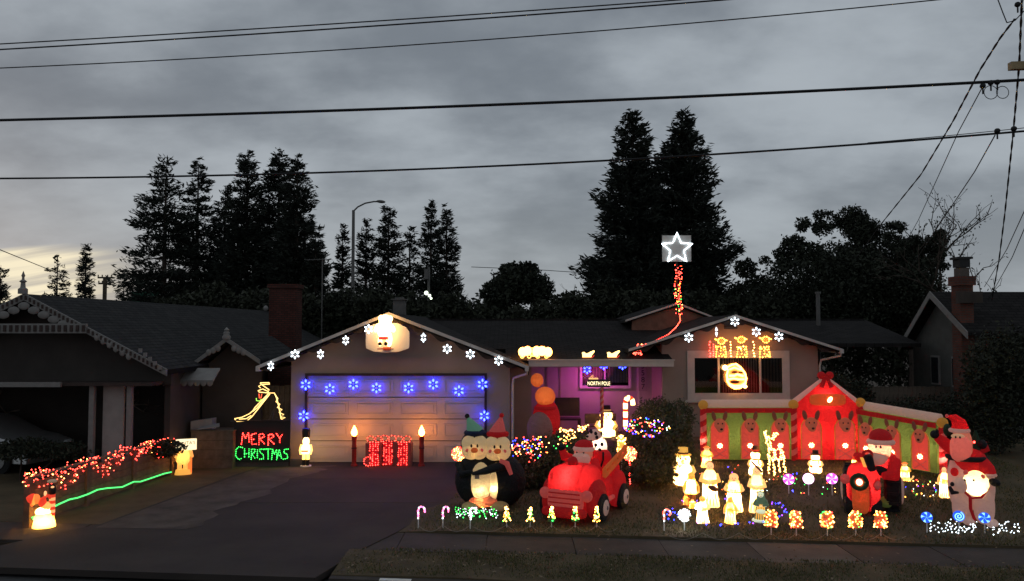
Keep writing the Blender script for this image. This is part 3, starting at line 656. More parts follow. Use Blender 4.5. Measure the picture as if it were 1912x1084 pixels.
# ================================================================ fences
M_fw = mat('fence_wood', (0.15, 0.085, 0.055), 0.85, 0.3, 5, 0.4, 40)
M_fw2 = mat('weathered_fence', (0.11, 0.085, 0.065), 0.9, 0.3, 5, 0.4, 40)
n0 = G(52, 984); n1 = G(318, 886)
LF = thing('low_fence', 'low brown board fence beside the driveway, draped with red lights', 'fence', n0)
d = (n1 - n0); L = d.length; u = d.normalized(); ang = math.atan2(u.y, u.x); nb = 3
FH = 0.86; FU_, FLEN = u.copy(), L
for k in range(nb + 1):
    mb = MB(); mb.box((0, 0, FH / 2 + .02), (.06, .06, FH / 2 + .02), ang); o = obj('post', mb, M_fw, LF, False); o.location = u * (L * k / nb)
for k in range(nb):
    for r in range(5):
        q = u * (L * (k + .5) / nb); mb = MB(); mb.box((0, 0, 0), (L / nb / 2 - .065, .018, .074), ang); o = obj('board', mb, M_fw, LF, False); o.location = (q.x, q.y, .13 + r * .156)
for k in range(nb):
    q = u * (L * (k + .5) / nb); mb = MB(); mb.box((0, 0, 0), (L / nb / 2 - .003, .075, .018), ang); o = obj('cap_rail', mb, M_fw, LF, False); o.location = (q.x, q.y, FH + .06)
def board_fence(label, x0, x1, y0, y1, h, bw=0.145, name='board_fence'):
    t = thing(name, label, 'fence', (x0, y0, 0)); d = Vector((x1 - x0, y1 - y0, 0)); L = d.length; u = d.normalized(); ang = math.atan2(u.y, u.x)
    n = int(L / bw); mb = MB(); mb.box((0, 0, h / 2), (bw / 2 - .004, .011, h / 2)); me = mb.mesh('board', M_fw2, False)
    for k in range(n): link('board', me, t, u * (bw * (k + .5)) + Vector((0, 0, random.uniform(-.015, .015))), ang)
    for z in (.3, h - .3):
        mb = MB(); mb.box((0, 0, 0), (L / 2, .02, .04), ang); o = obj('rail', mb, M_fw2, t, False); o.location = d / 2 + Vector((-u.y * .04, u.x * .04, z))
    return t
board_fence('tall weathered board fence between the garage and the gingerbread house', -9.0, -6.2, 23.2, 23.2, 2.1)
board_fence('dark board fence between the beige wing and the brick chimney house', 9.35, 14.0, 25.6, 25.6, 1.9)
# ================================================================ trees and shrubs
M_bark = mat('bark', (0.055, 0.040, 0.032), 0.95, 0.3, 4, 0.5, 20)
LEAF = {'red': [mat('redwood_needles', (0.020, 0.025, 0.018), 0.85), mat('redwood_needles_dark', (0.013, 0.017, 0.013), 0.85)],
        'ever': [mat('evergreen_leaf', (0.024, 0.029, 0.017), 0.8), mat('evergreen_leaf_dark', (0.015, 0.019, 0.012), 0.8)],
        'shrub': [mat('shrub_leaf', (0.070, 0.080, 0.036), 0.75), mat('shrub_leaf_dark', (0.040, 0.050, 0.024), 0.75), mat('shrub_leaf_brown', (0.10, 0.078, 0.045), 0.8)],
        'hedge': [mat('hedge_leaf', (0.028, 0.032, 0.018), 0.8), mat('hedge_leaf_dark', (0.017, 0.020, 0.012), 0.8)]}
def conifer(label, px, top, hw, Z, dens=1.0, lean=0.0, open_=0.0, power=0.85, low=0.06, seed=1, name='redwood_tree', grp=None):
    rs = np.random.RandomState(seed); p = P(px, top, Z); h = p.z + 0.2; Rm = hw * Z / FPX
    t = thing(name, label, 'tree', (p.x, Z, -0.2), 0, grp)
    mb = MB(); k = 8; mb.tube([(lean * h * (i / k) ** 2, 0, .97 * h * i / k) for i in range(k + 1)], [0.020 * h * (1 - 0.93 * i / k) for i in range(k + 1)], 7)
    nb = int(h * 34 * dens); tt = rs.rand(nb * 3); tt = tt[rs.rand(nb * 3) < 0.12 + (1 - tt) ** power][:nb]; nb = len(tt); ts = low + (0.998 - low) * tt
    if open_: top_ = ts.copy(); ts = low + (1 - low) * (np.round((ts - low) * 20) / 20 + rs.normal(0, 0.013, nb)); ts = np.where(top_ > .55, top_, np.clip(ts, low, 0.995))
    az = rs.rand(nb) * 2 * PI
    wob = 1 + 0.16 * np.sin(ts * 23 + seed) + 0.12 * np.sin(ts * 51 + az * 2 + seed)
    Rb = Rm * (1 - ts) ** power * wob * rs.uniform(0.70, 1.08, nb) * np.minimum(1, 0.78 + (ts - low) * 2.2) + 0.20
    C = []; A = []; B = []
    for t_, a_, r_ in zip(ts, az, Rb):
        m = max(8, int(r_ * 16.0 * (0.9 if open_ else 1.1)) + 6); s = rs.rand(m) ** 0.7 * 0.95 + 0.08
        d = np.array([math.cos(a_), math.sin(a_), 0]); droop = -0.22 * r_ * s + 0.20 * r_ * s ** 3 * (1 if open_ else 1.6)
        c = d[None] * (s * r_)[:, None]; c[:, 2] += t_ * h + droop; c += rs.normal(0, 0.07, (m, 3)) * (1 + r_ * .25)
        c[:, 0] += lean * h * t_ ** 2
        ax = d[None] + rs.normal(0, 0.45, (m, 3)) + np.array([0, 0, 0.25]); ax /= np.linalg.norm(ax, axis=1, keepdims=True)
        bx = rs.normal(0, 1, (m, 3)); bx -= ax * (bx * ax).sum(1, keepdims=True); bx /= np.linalg.norm(bx, axis=1, keepdims=True)
        L = rs.uniform(0.11, 0.26, m)[:, None] * (0.75 + h / 60); C.append(c); A.append(ax * L); B.append(bx * L * rs.uniform(0.18, 0.36, m)[:, None])
        if r_ > 0.8:
            e = Vector((d[0] * r_ * .8, d[1] * r_ * .8, t_ * h - .2 * r_ + .1 * r_)); off = Vector((lean * h * t_ ** 2, 0, 0))
            if rs.rand() < 0.25: mb.tube([Vector((0, 0, t_ * h)) + off, e + off], [0.035 + 0.01 * r_, 0.012], 4, cap=False)
    obj('trunk', mb, M_bark, t)
    C = np.concatenate(C); me = quads('crown', C, np.concatenate(A), np.concatenate(B), LEAF['red'], (rs.rand(len(C)) < .5).astype(int)); obj('crown', me, None, t)
    return t
conifer('redwood with open drooping layered boughs, left edge of the tall redwood grove', 311, 290, 108, 56, 1.15, seed=3, open_=1, power=.62)
conifer('thin topped open redwood beside the drooping one in the grove', 371, 294, 80, 58, 1.1, seed=5, open_=1, power=.7)
conifer('short dark redwood tucked between taller ones in the grove', 421, 336, 56, 60, 1.1, seed=8, power=.7)
conifer('tall dense dark pointed redwood in the middle of the grove', 463, 280, 74, 57, 1.4, seed=9, power=.62)
conifer('dense redwood with twin neighbour tops, beside the grove middle', 522, 279, 70, 58, 1.4, seed=12, power=.55)
conifer('dense redwood ending the grove on the street lamp side', 556, 287, 74, 56, 1.4, seed=14, power=.6)
conifer('small redwood crowding the foot of the grove', 590, 415, 34, 55, 1, seed=16, power=.5, low=.15)
conifer('small narrow redwood standing just beside the street lamp pole', 640, 420, 28, 60, .9, seed=18, power=.6)
conifer('redwood with rounded shoulder right behind the street lamp', 684, 402, 34, 62, .9, seed=20, power=.6)
conifer('broad redwood under the head of the street lamp', 726, 380, 48, 60, 1.0, seed=22, power=.55)
conifer('ragged redwood with level side boughs near the street lamp', 765, 420, 42, 62, .8, seed=24, open_=1, power=.55)
conifer('pointed redwood with dense top, one of a close pair', 805, 375, 36, 60, 1.0, seed=26, power=.55)
conifer('slim pointed redwood, outer one of a close pair', 834, 380, 38, 61, 1.0, seed=28, power=.62)
conifer('lone conifer cut by the sunset at the far roof corner', 2, 488, 22, 66, .9, seed=30, power=.6)
conifer('open broad conifer against the yellow sunset', 108, 474, 34, 68, .7, seed=32, open_=1, power=.5)
conifer('narrow spire shaped conifer against the yellow sunset', 161, 456, 20, 68, 1.0, seed=34, power=.55)
conifer('small conifer by the distant T shaped utility pole', 232, 505, 22, 66, .6, seed=35, open_=1, power=.5)
conifer('giant dense redwood behind the star, with ragged lower boughs', 1181, 210, 116, 46, 2.4, seed=36, power=.62, low=.04)
conifer('giant dense redwood behind the star, slightly taller with twin tip', 1275, 205, 112, 46, 2.4, seed=40, power=.6, low=.04)

def blobs(name, spec, n, size, key, rs, core=True, parent=None, thin=0.55, partname='crown'):
    # spec: list of (centre, radii); leaves fill each lobe, denser near its skin
    C = []
    wt = lambda r: (r[0] * r[1] * r[2]) ** 0.72
    tot = sum(wt(r) for _, r in spec)
    for c, r in spec:
        m = max(40, int(n * wt(r) / tot)); d = rs.normal(size=(m, 3)); d /= np.linalg.norm(d, axis=1, keepdims=True)
        k = rs.rand(m) ** 0.38 * (1 + 0.22 * (rs.rand(m) < .25) * rs.rand(m)); bump = 1 + 0.13 * np.sin(d[:, 0] * 7 + c[0]) * np.sin(d[:, 2] * 6 + c[2] * 3) + rs.normal(0, 0.05, m)
        C.append(np.array(c)[None] + d * np.array(r)[None] * (k * bump)[:, None])
    C = np.concatenate(C); m = len(C); a = rs.normal(size=(m, 3)); a /= np.linalg.norm(a, axis=1, keepdims=True)
    b = rs.normal(size=(m, 3)); b -= a * (b * a).sum(1, keepdims=True); b /= np.linalg.norm(b, axis=1, keepdims=True)
    L = rs.uniform(0.6, 1.3, m)[:, None] * size
    mats = LEAF[key]
    return obj(partname, quads(name, C, a * L, b * L * thin, mats, rs.randint(0, len(mats), m)), None, parent)
def limbs(parent, ends, h0, r0, base=(0, 0, 0)):
    mb = MB(); mb.tube([base, (base[0] + .05, base[1], h0 * .6), (base[0], base[1], h0)], [r0, r0 * .8, r0 * .65], 7)
    for e in ends: 
        e = Vector(e); m = Vector((base[0] + (e.x - base[0]) * .45, base[1] + (e.y - base[1]) * .45, h0 + (e.z - h0) * .35)); mb.tube([(base[0], base[1], h0 * .85), m, e], [r0 * .5, r0 * .32, r0 * .08], 5, cap=False)
    return obj('trunk', mb, M_bark, parent)
def round_tree(label, Z, lobes, n, size, key='ever', seed=1, name='broadleaf_tree'):
    rs = np.random.RandomState(seed); L = []
    x0 = P(lobes[0][0], 600, Z).x
    for px, py, rx, ry in lobes:
        p = P(px, py, Z); L.append(((p.x - x0, rs.uniform(-.6, .6), p.z + .2), (rx * Z / FPX, rx * Z / FPX * .8, ry * Z / FPX)))
    t = thing(name, label, 'tree', (x0, Z, -.2)); blobs(name, L, n, size, key, rs, parent=t)
    limbs(t, [c for c, r in L[:3]], min(c[2] for c, r in L) * .5 + .4, .2); return t
round_tree('rounded dark evergreen with a domed crown behind the porch roof', 44, [(965, 530, 48, 36), (930, 550, 32, 26), (1002, 542, 32, 30), (955, 505, 22, 14), (985, 500, 20, 12)], 9000, .13, seed=2)
# evergreen screen behind the roofs
spots = [(330, 575, 62, 34), (400, 568, 62, 38), (480, 572, 60, 36), (560, 575, 62, 42), (640, 572, 60, 40), (715, 578, 58, 38), (790, 582, 58, 36), (862, 580, 58, 36), (930, 588, 58, 30), (1000, 586, 58, 34), (1075, 578, 62, 40), (1150, 572, 62, 44), (1225, 572, 60, 44), (1300, 575, 62, 42), (1375, 578, 60, 40), (1450, 590, 60, 40), (1525, 592, 60, 44), (1600, 592, 60, 44), (1675, 592, 60, 44), (1750, 595, 50, 40)]
near = ['behind the gingerbread house roof', 'behind the gingerbread house ridge', 'behind the brick chimney', 'behind the antenna', 'behind the antenna mast', 'left of the garage flue', 'over the garage peak', 'right of the garage flue', 'at the near side of the domed evergreen', 'at the far foot of the domed evergreen', 'behind the porch roof', 'under the star board', 'straight below the star pole', 'behind the wing peak', 'behind the wing roof', 'left of the wing vent pipe', 'right behind the wing vent pipe', 'over the wing gutter end', 'over the dark board fence', 'beside the brick chimney']
for i, (px, py, rx, ry) in enumerate(spots):
    Z = 41 + (i % 3) * 1.2
    t = thing('hedge_tree', 'dark leafy screen tree ' + near[i], 'tree', (P(px, 600, Z).x, Z, -.2), 0, 'screen trees behind the roofs'); rs = np.random.RandomState(100 + i)
    s = Z / FPX; L = []
    for k in range(4):
        L.append(((rs.uniform(-.5, .5) * rx * s, rs.uniform(-.5, .5), P(px, py + rs.uniform(-4, 14), Z).z + .2), (rx * s * rs.uniform(.45, .75), 1.0, ry * s * rs.uniform(.7, 1.05))))
    L.append(((0, 0, 2.4), (rx * s * .9, 1.0, 2.0)))
    blobs('hedge_tree', L, 5200, .14, 'hedge', rs, parent=t); limbs(t, [c for c, r in L[:4]], 2.0, .14)
# big broadleaf trees on the right
def lobes_in(seed, n, cx, cy, rx, ry, r0, r1):
    rs = np.random.RandomState(seed); out = []
    while len(out) < n:
        x, y = rs.uniform(-1, 1, 2)
        if x * x + y * y < 1 and y < .75: r_ = rs.uniform(r0, r1); out.append((cx + x * rx, cy + y * ry, r_, r_ * rs.uniform(.55, .9)))
    return out
round_tree('big dark spreading broadleaf tree behind the wing', 42, [(1550, 520, 125, 66), (1640, 520, 84, 62), (1480, 565, 90, 46), (1570, 575, 140, 50)] + lobes_in(4, 60, 1570, 478, 142, 80, 12, 30) + lobes_in(6, 16, 1560, 412, 62, 24, 6, 13), 60000, .10, seed=11)
round_tree('looser broadleaf tree beside the service cables', 40, [(1700, 535, 52, 60)] + lobes_in(8, 24, 1710, 460, 62, 60, 8, 20), 13000, .085, seed=12)
round_tree('ragged small tree between the giant redwoods and the big broadleaf', 44, [(1395, 500, 22, 18), (1412, 535, 28, 22), (1385, 545, 24, 20)], 2600, .11, seed=13)
def branchy(mb, p, d, L, r, depth, rs, spread=0.6, upb=0.15):
    q = p + d * L; m = p + d * (L * .5) + Vector(rs.normal(0, .06 * L, 3)); mb.tube([p, m, q], [r, r * .85, r * .7], 5 if r > .02 else 3, cap=False)
    if depth == 0: return
    for k in range(2 if rs.rand() < .55 else 3):
        nd = (d + Vector(rs.normal(0, spread, 3)) + Vector((0, 0, upb))).normalized(); branchy(mb, q if k else m.lerp(q, .7), nd, L * rs.uniform(.62, .85), r * .62, depth - 1, rs, spread, upb)
def bare_tree(label, px, py, Z, h, r, depth, seed, name='bare_tree', ground=True, lean=(0, 0, 1), spread=.6, leaves=0, bark=None):
    rs = np.random.RandomState(seed); p = G(px, py) if ground else Vector((P(px, py, Z).x, Z, -.2)); t = thing(name, label, 'tree', p)
    mb = MB(); branchy(mb, Vector((0, 0, 0)), Vector(lean).normalized(), h, r, depth, rs, spread); o = obj('trunk', mb, bark or M_bark, t)
    if leaves:
        vs = np.array(mb.v); vs = vs[vs[:, 2] > vs[:, 2].max() * .45]; c = vs[rs.randint(0, len(vs), leaves)] + rs.normal(0, .1, (leaves, 3)); a = rdir(leaves) * .07; b = rdir(leaves) * .05
        obj('crown', quads('crown', c, a, b, LEAF['ever']), None, t)
    return t
bare_tree('wispy thin tree standing against the sky beside the brick chimney', 1745, 600, 38, 3.4, .16, 5, 5, ground=False, lean=(.1, 0, 1), spread=.42, leaves=700)
bare_tree('leafless tree between the redwood pair and the domed evergreen', 878, 600, 50, 2.4, .12, 5, 9, ground=False, lean=(.15, 0, 1), spread=.5)
bare_tree('fine twigged leafless tree beside the giant redwoods', 1048, 600, 45, 2.2, .09, 5, 15, ground=False, spread=.35)
PB_ = mat('pale_bark', (0.16, 0.125, 0.105), 0.9, 0.25, 5)
bare_tree('bare branching shrub tree in front of the gingerbread house', 95, 850, 0, 1.0, .08, 5, 21, lean=(-.2, 0, 1), spread=.6, name='bare_shrub_tree', bark=PB_)
bare_tree('leaning bare multi branched tree by the white porch column', 235, 852, 0, .95, .09, 5, 23, lean=(-.25, -.1, 1), spread=.6, name='bare_shrub_tree', bark=PB_)
bare_tree('small bare twiggy shrub behind the slide sculpture', 450, 800, 22, .5, .03, 4, 25, ground=False, spread=.6, name='bare_shrub')
def shrub(label, Z, lobes, n, size, seed, key='shrub', depth=.7):
    rs = np.random.RandomState(seed); x0 = P(lobes[0][0], 800, Z).x; zb = gz(x0, Z); t = thing('shrub', label, 'shrub', (x0, Z, zb)); L = []; s = Z / FPX
    for px, py, rx, ry in lobes:
        p = P(px, py, Z); L.append(((p.x - x0, rs.uniform(-.15, .15), p.z - zb), (rx * s, min(depth, rx * s), ry * s)))
    blobs('shrub', L, n, size, key, rs, parent=t, partname='foliage')
    mb = MB()
    for c, r in L: mb.tube([(0, 0, -.05), (c[0] * .5, c[1], max(.05, c[2] * .4)), c], [.03, .025, .01], 5, cap=False)
    obj('stem', mb, M_bark, t); return t
HZ = 18.6
shrub('clipped dark hedge behind the penguins, strung with coloured lights', HZ, [(985, 868, 50, 42), (1030, 868, 48, 42), (955, 880, 40, 36), (1070, 862, 40, 44)], 15000, .035, 31)
shrub('dark round bush behind the fire engine, below the yellow lights', 20.2, [(1058, 838, 40, 34), (1095, 842, 38, 36), (1020, 840, 30, 28)], 8000, .035, 32)
shrub('big rounded bush strung with blue and multicoloured lights', 18.8, [(1222, 838, 58, 60), (1250, 850, 44, 58), (1190, 850, 40, 50), (1268, 825, 24, 55)], 20000, .036, 33, depth=.55)
shrub('dark bush against the porch corner, behind the multicoloured bush', 22.2, [(1225, 775, 38, 34), (1265, 780, 34, 32), (1205, 785, 26, 26)], 7000, .04, 34)
shrub('dry grassy brown bush at the foot of the multicoloured bush', 18.1, [(1205, 878, 34, 22), (1232, 884, 26, 16)], 4500, .04, 35)
shrub('dark ivy mound smothering the eaves of the brick chimney house', 21.5, [(1870, 690, 62, 75), (1850, 760, 50, 90), (1905, 720, 50, 110)], 12000, .06, 36, 'hedge', 1.2)
shrub('low dark bush under the brick chimney, beyond the stable', 23.2, [(1740, 790, 60, 50), (1680, 790, 50, 48), (1800, 790, 50, 70)], 9000, .05, 37, 'hedge', .9)
shrub('dark bush at the corner of the beige wing and the board fence', 24.0, [(1560, 740, 36, 44), (1600, 745, 34, 38)], 5000, .05, 38, 'hedge', .6)
shrub('dark undergrowth in front of the gingerbread house', 20.0, [(40, 838, 60, 18), (120, 842, 50, 15), (300, 838, 40, 16)], 5000, .05, 39, 'hedge', .8)

# ================================================================ poles, cables, lamp, sign
M_cable = mat('cable_black', (0.012, 0.012, 0.013), 0.6); M_pole = mat('pole_wood', (0.11, 0.085, 0.06), 0.9, 0.25, 5, 0.4, 30); M_arm = mat('crossarm_wood', (0.30, 0.22, 0.12), 0.85, 0.2, 6)
COFF = 12.3
def Q(px, py, off=COFF):
    d = ray(px, py); k = off / (d.y + SK * d.x); return Vector((d.x * k, d.y * k, CAMH + d.z * k))
def smooth_pts(pts, n=40):
    px = [p[0] for p in pts]; py = [p[1] for p in pts]; xs = np.linspace(px[0], px[-1], n)
    c = np.polyfit(px, py, min(2, len(px) - 1)); return [(x, np.polyval(c, x)) for x in xs]
def cable(label, pts, r, off=COFF, grp=None, cat='cable', name='overhead_cable', extra=None):
    q = [Q(x, y, off) for x, y in smooth_pts(pts)]; mb = MB(); mb.tube(q, r, 6)
    t = obj(name, mb, M_cable, None, label=label, cat=cat, group=grp); return t
cable('topmost thin wire high above the house', [(-260, 97), (0, 80), (1270, 0), (1990, -58)], .010)
cable('second thin wire, just under the topmost one', [(-260, 107), (0, 91), (1350, 0), (1990, -56)], .012)
cable('third thin wire high above the house', [(-260, 138), (0, 125), (1000, 67), (1750, 0), (1990, -27)], .009)
cable('thick black upper communication cable across the street front', [(-260, 230), (0, 223), (270, 217), (800, 201), (1400, 174), (1850, 152), (1990, 145)], .023)
cable('black lower communication cable crossing the redwood tops', [(-260, 334), (0, 331), (600, 322), (1150, 300), (1600, 268), (1990, 238)], .016)
cable('thin wire riding just over the lower cable end', [(1620, 266), (1750, 255), (1912, 238), (1990, 230)], .006)
def drop(label, pts, r, z0, z1, twist=0.0, name='service_cable'):
    n = 70; L = [0]
    for a, b in zip(pts, pts[1:]): L.append(L[-1] + math.hypot(b[0] - a[0], b[1] - a[1]))
    q = []
    for i in range(n + 1):
        s = L[-1] * i / n; k = max(j for j in range(len(L)) if L[j] <= s + 1e-9); k = min(k, len(pts) - 2); f = (s - L[k]) / (L[k + 1] - L[k])
        x = pts[k][0] + (pts[k + 1][0] - pts[k][0]) * f; y = pts[k][1] + (pts[k + 1][1] - pts[k][1]) * f; t = i / n
        q.append(P(x, y, 1 / ((1 - t) / z0 + t / z1)))
    mb = MB()
    if twist:
        for ph in (0, PI): mb.tube([p + Vector((math.cos(i * 1.1 + ph), math.sin(i * 1.1 + ph), 0)) * twist for i, p in enumerate(q)], r, 5)
    else: mb.tube(q, r, 5)
    return obj(name, mb, M_cable, None, label=label, cat='cable')
drop('twisted service cable slanting down from the pole to the big broadleaf tree', [(1895, 35), (1868, 70), (1830, 130), (1780, 225), (1720, 325), (1650, 412), (1600, 480)], .010, 11.4, 26, .010)
drop('thin service wire slanting from the upper communication cable', [(1833, 165), (1790, 245), (1715, 410), (1690, 455)], .008, 11.4, 24)
drop('service wire slanting from the lower cable to the wispy tree', [(1858, 252), (1820, 320), (1740, 440), (1700, 500)], .009, 11.5, 24)
drop('twisted service cable hanging steeply to the brick chimney house', [(1908, 0), (1903, 120), (1892, 245), (1876, 400), (1866, 480), (1852, 560)], .010, 11.3, 24, .010)
drop('thin wire beside the brick chimney house roof', [(1935, 345), (1880, 465), (1838, 535)], .008, 11.5, 24)
drop('second thin wire beside the brick chimney house roof', [(1945, 350), (1890, 480), (1845, 560)], .008, 11.5, 24)
drop('short slanting wire at the edge of the sunset', [(-40, 448), (0, 466), (84, 500), (130, 520)], .012, 18, 32)
drop('looped jumper wire near the pole top', [(1860, -10), (1872, 22), (1880, 42), (1895, 38), (1912, 20)], .008, 11.4, 11.4)
drop('far thin telephone wire behind the domed evergreen', [(880, 498), (1000, 503), (1090, 509), (1180, 512)], .025, 62, 62)
up = Q(1950, 600); UP = thing('utility_pole', 'wooden utility pole whose crossarm end reaches over the street cables', 'pole', (up.x, up.y, 0))
mb = MB(); mb.tube([(0, 0, -.1), (0, 0, 9.6)], [.15, .11], 12); obj('pole', mb, M_pole, UP)
a = Q(1876, 128); loc = a - Vector((up.x, up.y, 0)); mb = MB(); mb.hexa([(loc.x, loc.y - .16, loc.z - .055), (loc.x + 1.3, loc.y - .22, loc.z - .03), (loc.x + 1.3, loc.y - .22, loc.z + .08), (loc.x, loc.y - .16, loc.z + .055)], (0, .09, 0)); obj('crossarm', mb, M_arm, UP, False)
mb = MB(); mb.hexa([(-1.1, -.16, 9.1), (1.1, -.16, 9.1), (1.1, -.16, 9.22), (-1.1, -.16, 9.22)], (0, .1, 0)); obj('crossarm', mb, M_arm, UP, False)
for (px_, py_) in ((1835, 160), (1850, 154), (1862, 153), (1893, 240), (1862, 244), (1900, 8)):
    q = Q(px_, py_) - Vector((up.x, up.y, 0)); mb = MB(); mb.ell(q, (.045, .04, .04), None, 8, 6); mb.tube([q + Vector((0, 0, -.12)), q], .012, 5); obj('cable_clamp', mb, M_cable, UP)
mb = MB()
for (px_, py_, rr) in ((1850, 172, .10), (1872, 172, .09)):
    q = Q(px_, py_) - Vector((up.x, up.y, 0)); mb.torus(q, rr, .006, 'y', 16, 4)
obj('splice_loops', mb, M_cable, UP)
# distant street lamp
Z = 50; b = P(658, 612, Z); SL = thing('street_lamp', 'tall grey street lamp with curved arm among the redwoods', 'street lamp', (b.x, Z, -.2)); M_gal = MATS['galvanised']
zt = P(658, 392, Z).z + .2; mb = MB(); mb.tube([(0, 0, 0), (0, 0, zt)], [.14, .09], 8); obj('pole', mb, M_gal, SL)
pts = [(658, 396), (668, 386), (682, 379), (698, 376), (706, 376)]; mb = MB(); mb.tube([(P(x, y, Z).x - b.x, 0, P(x, y, Z).z + .2) for x, y in pts], .05, 6); obj('arm', mb, M_gal, SL)
q = P(711, 376, Z); mb = MB(); mb.ell((q.x - b.x, 0, q.z + .2), (.30, .14, .10), (0, .1, 0), 12, 8); obj('lamp_head', mb, M_gal, SL)
# lit flood lamps on a far pole
Z = 48; b = P(800, 612, Z); FP = thing('floodlight_pole', 'far pole with small lit floodlights among the screen trees', 'pole', (b.x, Z, -.2))
mb = MB(); mb.tube([(0, 0, 0), (0, 0, P(800, 498, Z).z + .2)], .08, 6); obj('pole', mb, M_gal, FP); q = P(798, 512, Z); mb = MB(); mb.tube([(q.x - b.x, -.2, q.z - .1), (q.x - b.x, -.2, q.z + .5)], .18, 10); obj('transformer', mb, M_gal, FP)
for px_, py_, rr in ((797, 547, .12), (803, 552, .09), (806, 557, .07)):
    q = P(px_, py_, Z); mb = MB(); mb.ell((q.x - b.x, -.35, q.z + .2), (rr, rr * .7, rr), None, 10, 7); obj('floodlight', mb, emis('floodlight_glow', (0.85, 1.0, 0.75), 3.0), FP)
# far utility pole
Z = 70; b = P(194, 612, Z); FU = thing('utility_pole', 'small far utility pole with two crossarms against the sunset', 'pole', (b.x, Z, -.2))
mb = MB(); mb.tube([(0, 0, 0), (0, 0, P(194, 514, Z).z)], .17, 6); obj('pole', mb, M_pole, FU)
for py_, w in ((518, .62), (529, .55)):
    z = P(194, py_, Z).z + .2; mb = MB(); mb.bx(-w, w, -.08, .02, z - .07, z + .07); obj('crossarm', mb, M_pole, FU, False)
    for k in (-1, -.4, .4, 1):
        mb = MB(); mb.tube([(k * w * .95, -.03, z + .07), (k * w * .95, -.03, z + .25)], .05, 6); obj('insulator', mb, M_pole, FU)
# highway sign
Z = 62; a = P(245, 566, Z); b = P(299, 543, Z); HS = thing('highway_sign', 'green highway sign board showing above the gingerbread house roof', 'sign', ((a.x + b.x) / 2, Z, -.2)); w = (b.x - a.x) / 2
M_sg = mat('sign_green', (0.012, 0.085, 0.050), 0.5); mb = MB(); mb.bx(-w, w, -.04, .04, a.z + .2, b.z + .2); obj('panel', mb, M_sg, HS, False)
for (x0, x1, z0, z1) in ((-w, w, b.z + .16, b.z + .2), (-w, -w + .05, a.z + .2, b.z + .16), (w - .05, w, a.z + .2, b.z + .16)):
    mb = MB(); mb.bx(x0, x1, -.055, -.041, z0, z1); obj('border', mb, M_wp, HS, False)
for z in (a.z + .42, a.z + .75):
    mb = MB(); mb.bx(w * .1, w * .85, -.055, -.043, z - .02, z + .02); obj('border', mb, M_wp, HS, False)
for s_ in (-.7, .7):
    mb = MB(); mb.bx(s_ * w - .08, s_ * w + .08, .05, .2, 0, a.z + .5); obj('post', mb, M_gal, HS, False)

# ================================================================ parked car at the left edge
M_car = mat('silver_car_paint', (0.42, 0.42, 0.42), 0.3, 0.03, 3, metal=0.5, spec=0.5); M_tyre = mat('tyre_rubber', (0.015, 0.015, 0.015), 0.9); M_rim = mat('rim_alloy', (0.35, 0.35, 0.35), 0.35, metal=0.8)
g = G(62, 886); CAR = thing('parked_car', 'silver sedan with its nose pointing toward the low lit fence', 'car', (g.x, g.y + .85, 0), R(-12))
prof = [(0, .25), (.03, .55), (-.12, .72), (-.55, .86), (-1.05, .95), (-1.85, 1.38), (-2.4, 1.46), (-3.1, 1.40), (-3.75, 1.02), (-4.35, .98), (-4.5, .75), (-4.45, .28)]
mb = MB(); slices = [(-.85, .78), (-.80, .95), (-.5, 1.0), (.5, 1.0), (.80, .95), (.85, .78)]; vs = []; fs = []; n = len(prof)
for y, k in slices:
    for x, z in prof:
        yy = y * (1 - .22 * max(0, (z - .95)) / .5); vs.append((-2.25 + (x + 2.25) * (.985 if abs(y) > .8 else 1.0), yy, .28 + (z - .28) * k))
for i in range(len(slices) - 1):
    for j in range(n - 1): fs.append((i * n + j, i * n + j + 1, (i + 1) * n + j + 1, (i + 1) * n + j))
    fs.append((i * n + n - 1, i * n, (i + 1) * n, (i + 1) * n + n - 1))
fs += [tuple(range(n - 1, -1, -1)), tuple((len(slices) - 1) * n + j for j in range(n))]; mb.add(vs, fs); obj('body', mb, M_car, CAR)
for x in (-.85, -3.55):
    for y in (-.78, .78):
        mb = MB(); mb.tube([(x, y - .11, .32), (x, y + .11, .32)], .325, 20); w = obj('wheel', mb, M_tyre, CAR); mb = MB(); s_ = -1 if y < 0 else 1
        mb.tube([(x, y + s_ * .11, .32), (x, y + s_ * .125, .32)], .21, 18); obj('rim', mb, M_rim, w)
        mb = MB(); mb.torus((x, y + s_ * .10, .34), .37, .035, 'y', 20, 5); obj('wheel_arch', mb, M_tyre, CAR)
for y in (-.62, .62):
    mb = MB(); mb.ell((-.06, y, .64), (.12, .17, .07), None, 12, 8); obj('headlight', mb, mat('headlight_lens', (0.5, 0.5, 0.5), 0.15), CAR)
mb = MB(); mb.hexa([(-1.12, -.765, .98), (-1.85, -.70, 1.32), (-2.9, -.70, 1.34), (-3.4, -.765, 1.02)], (0, .02, 0)); obj('side_window', mb, mat('dark_pane', (0.015, 0.017, 0.02), 0.1), CAR, False)
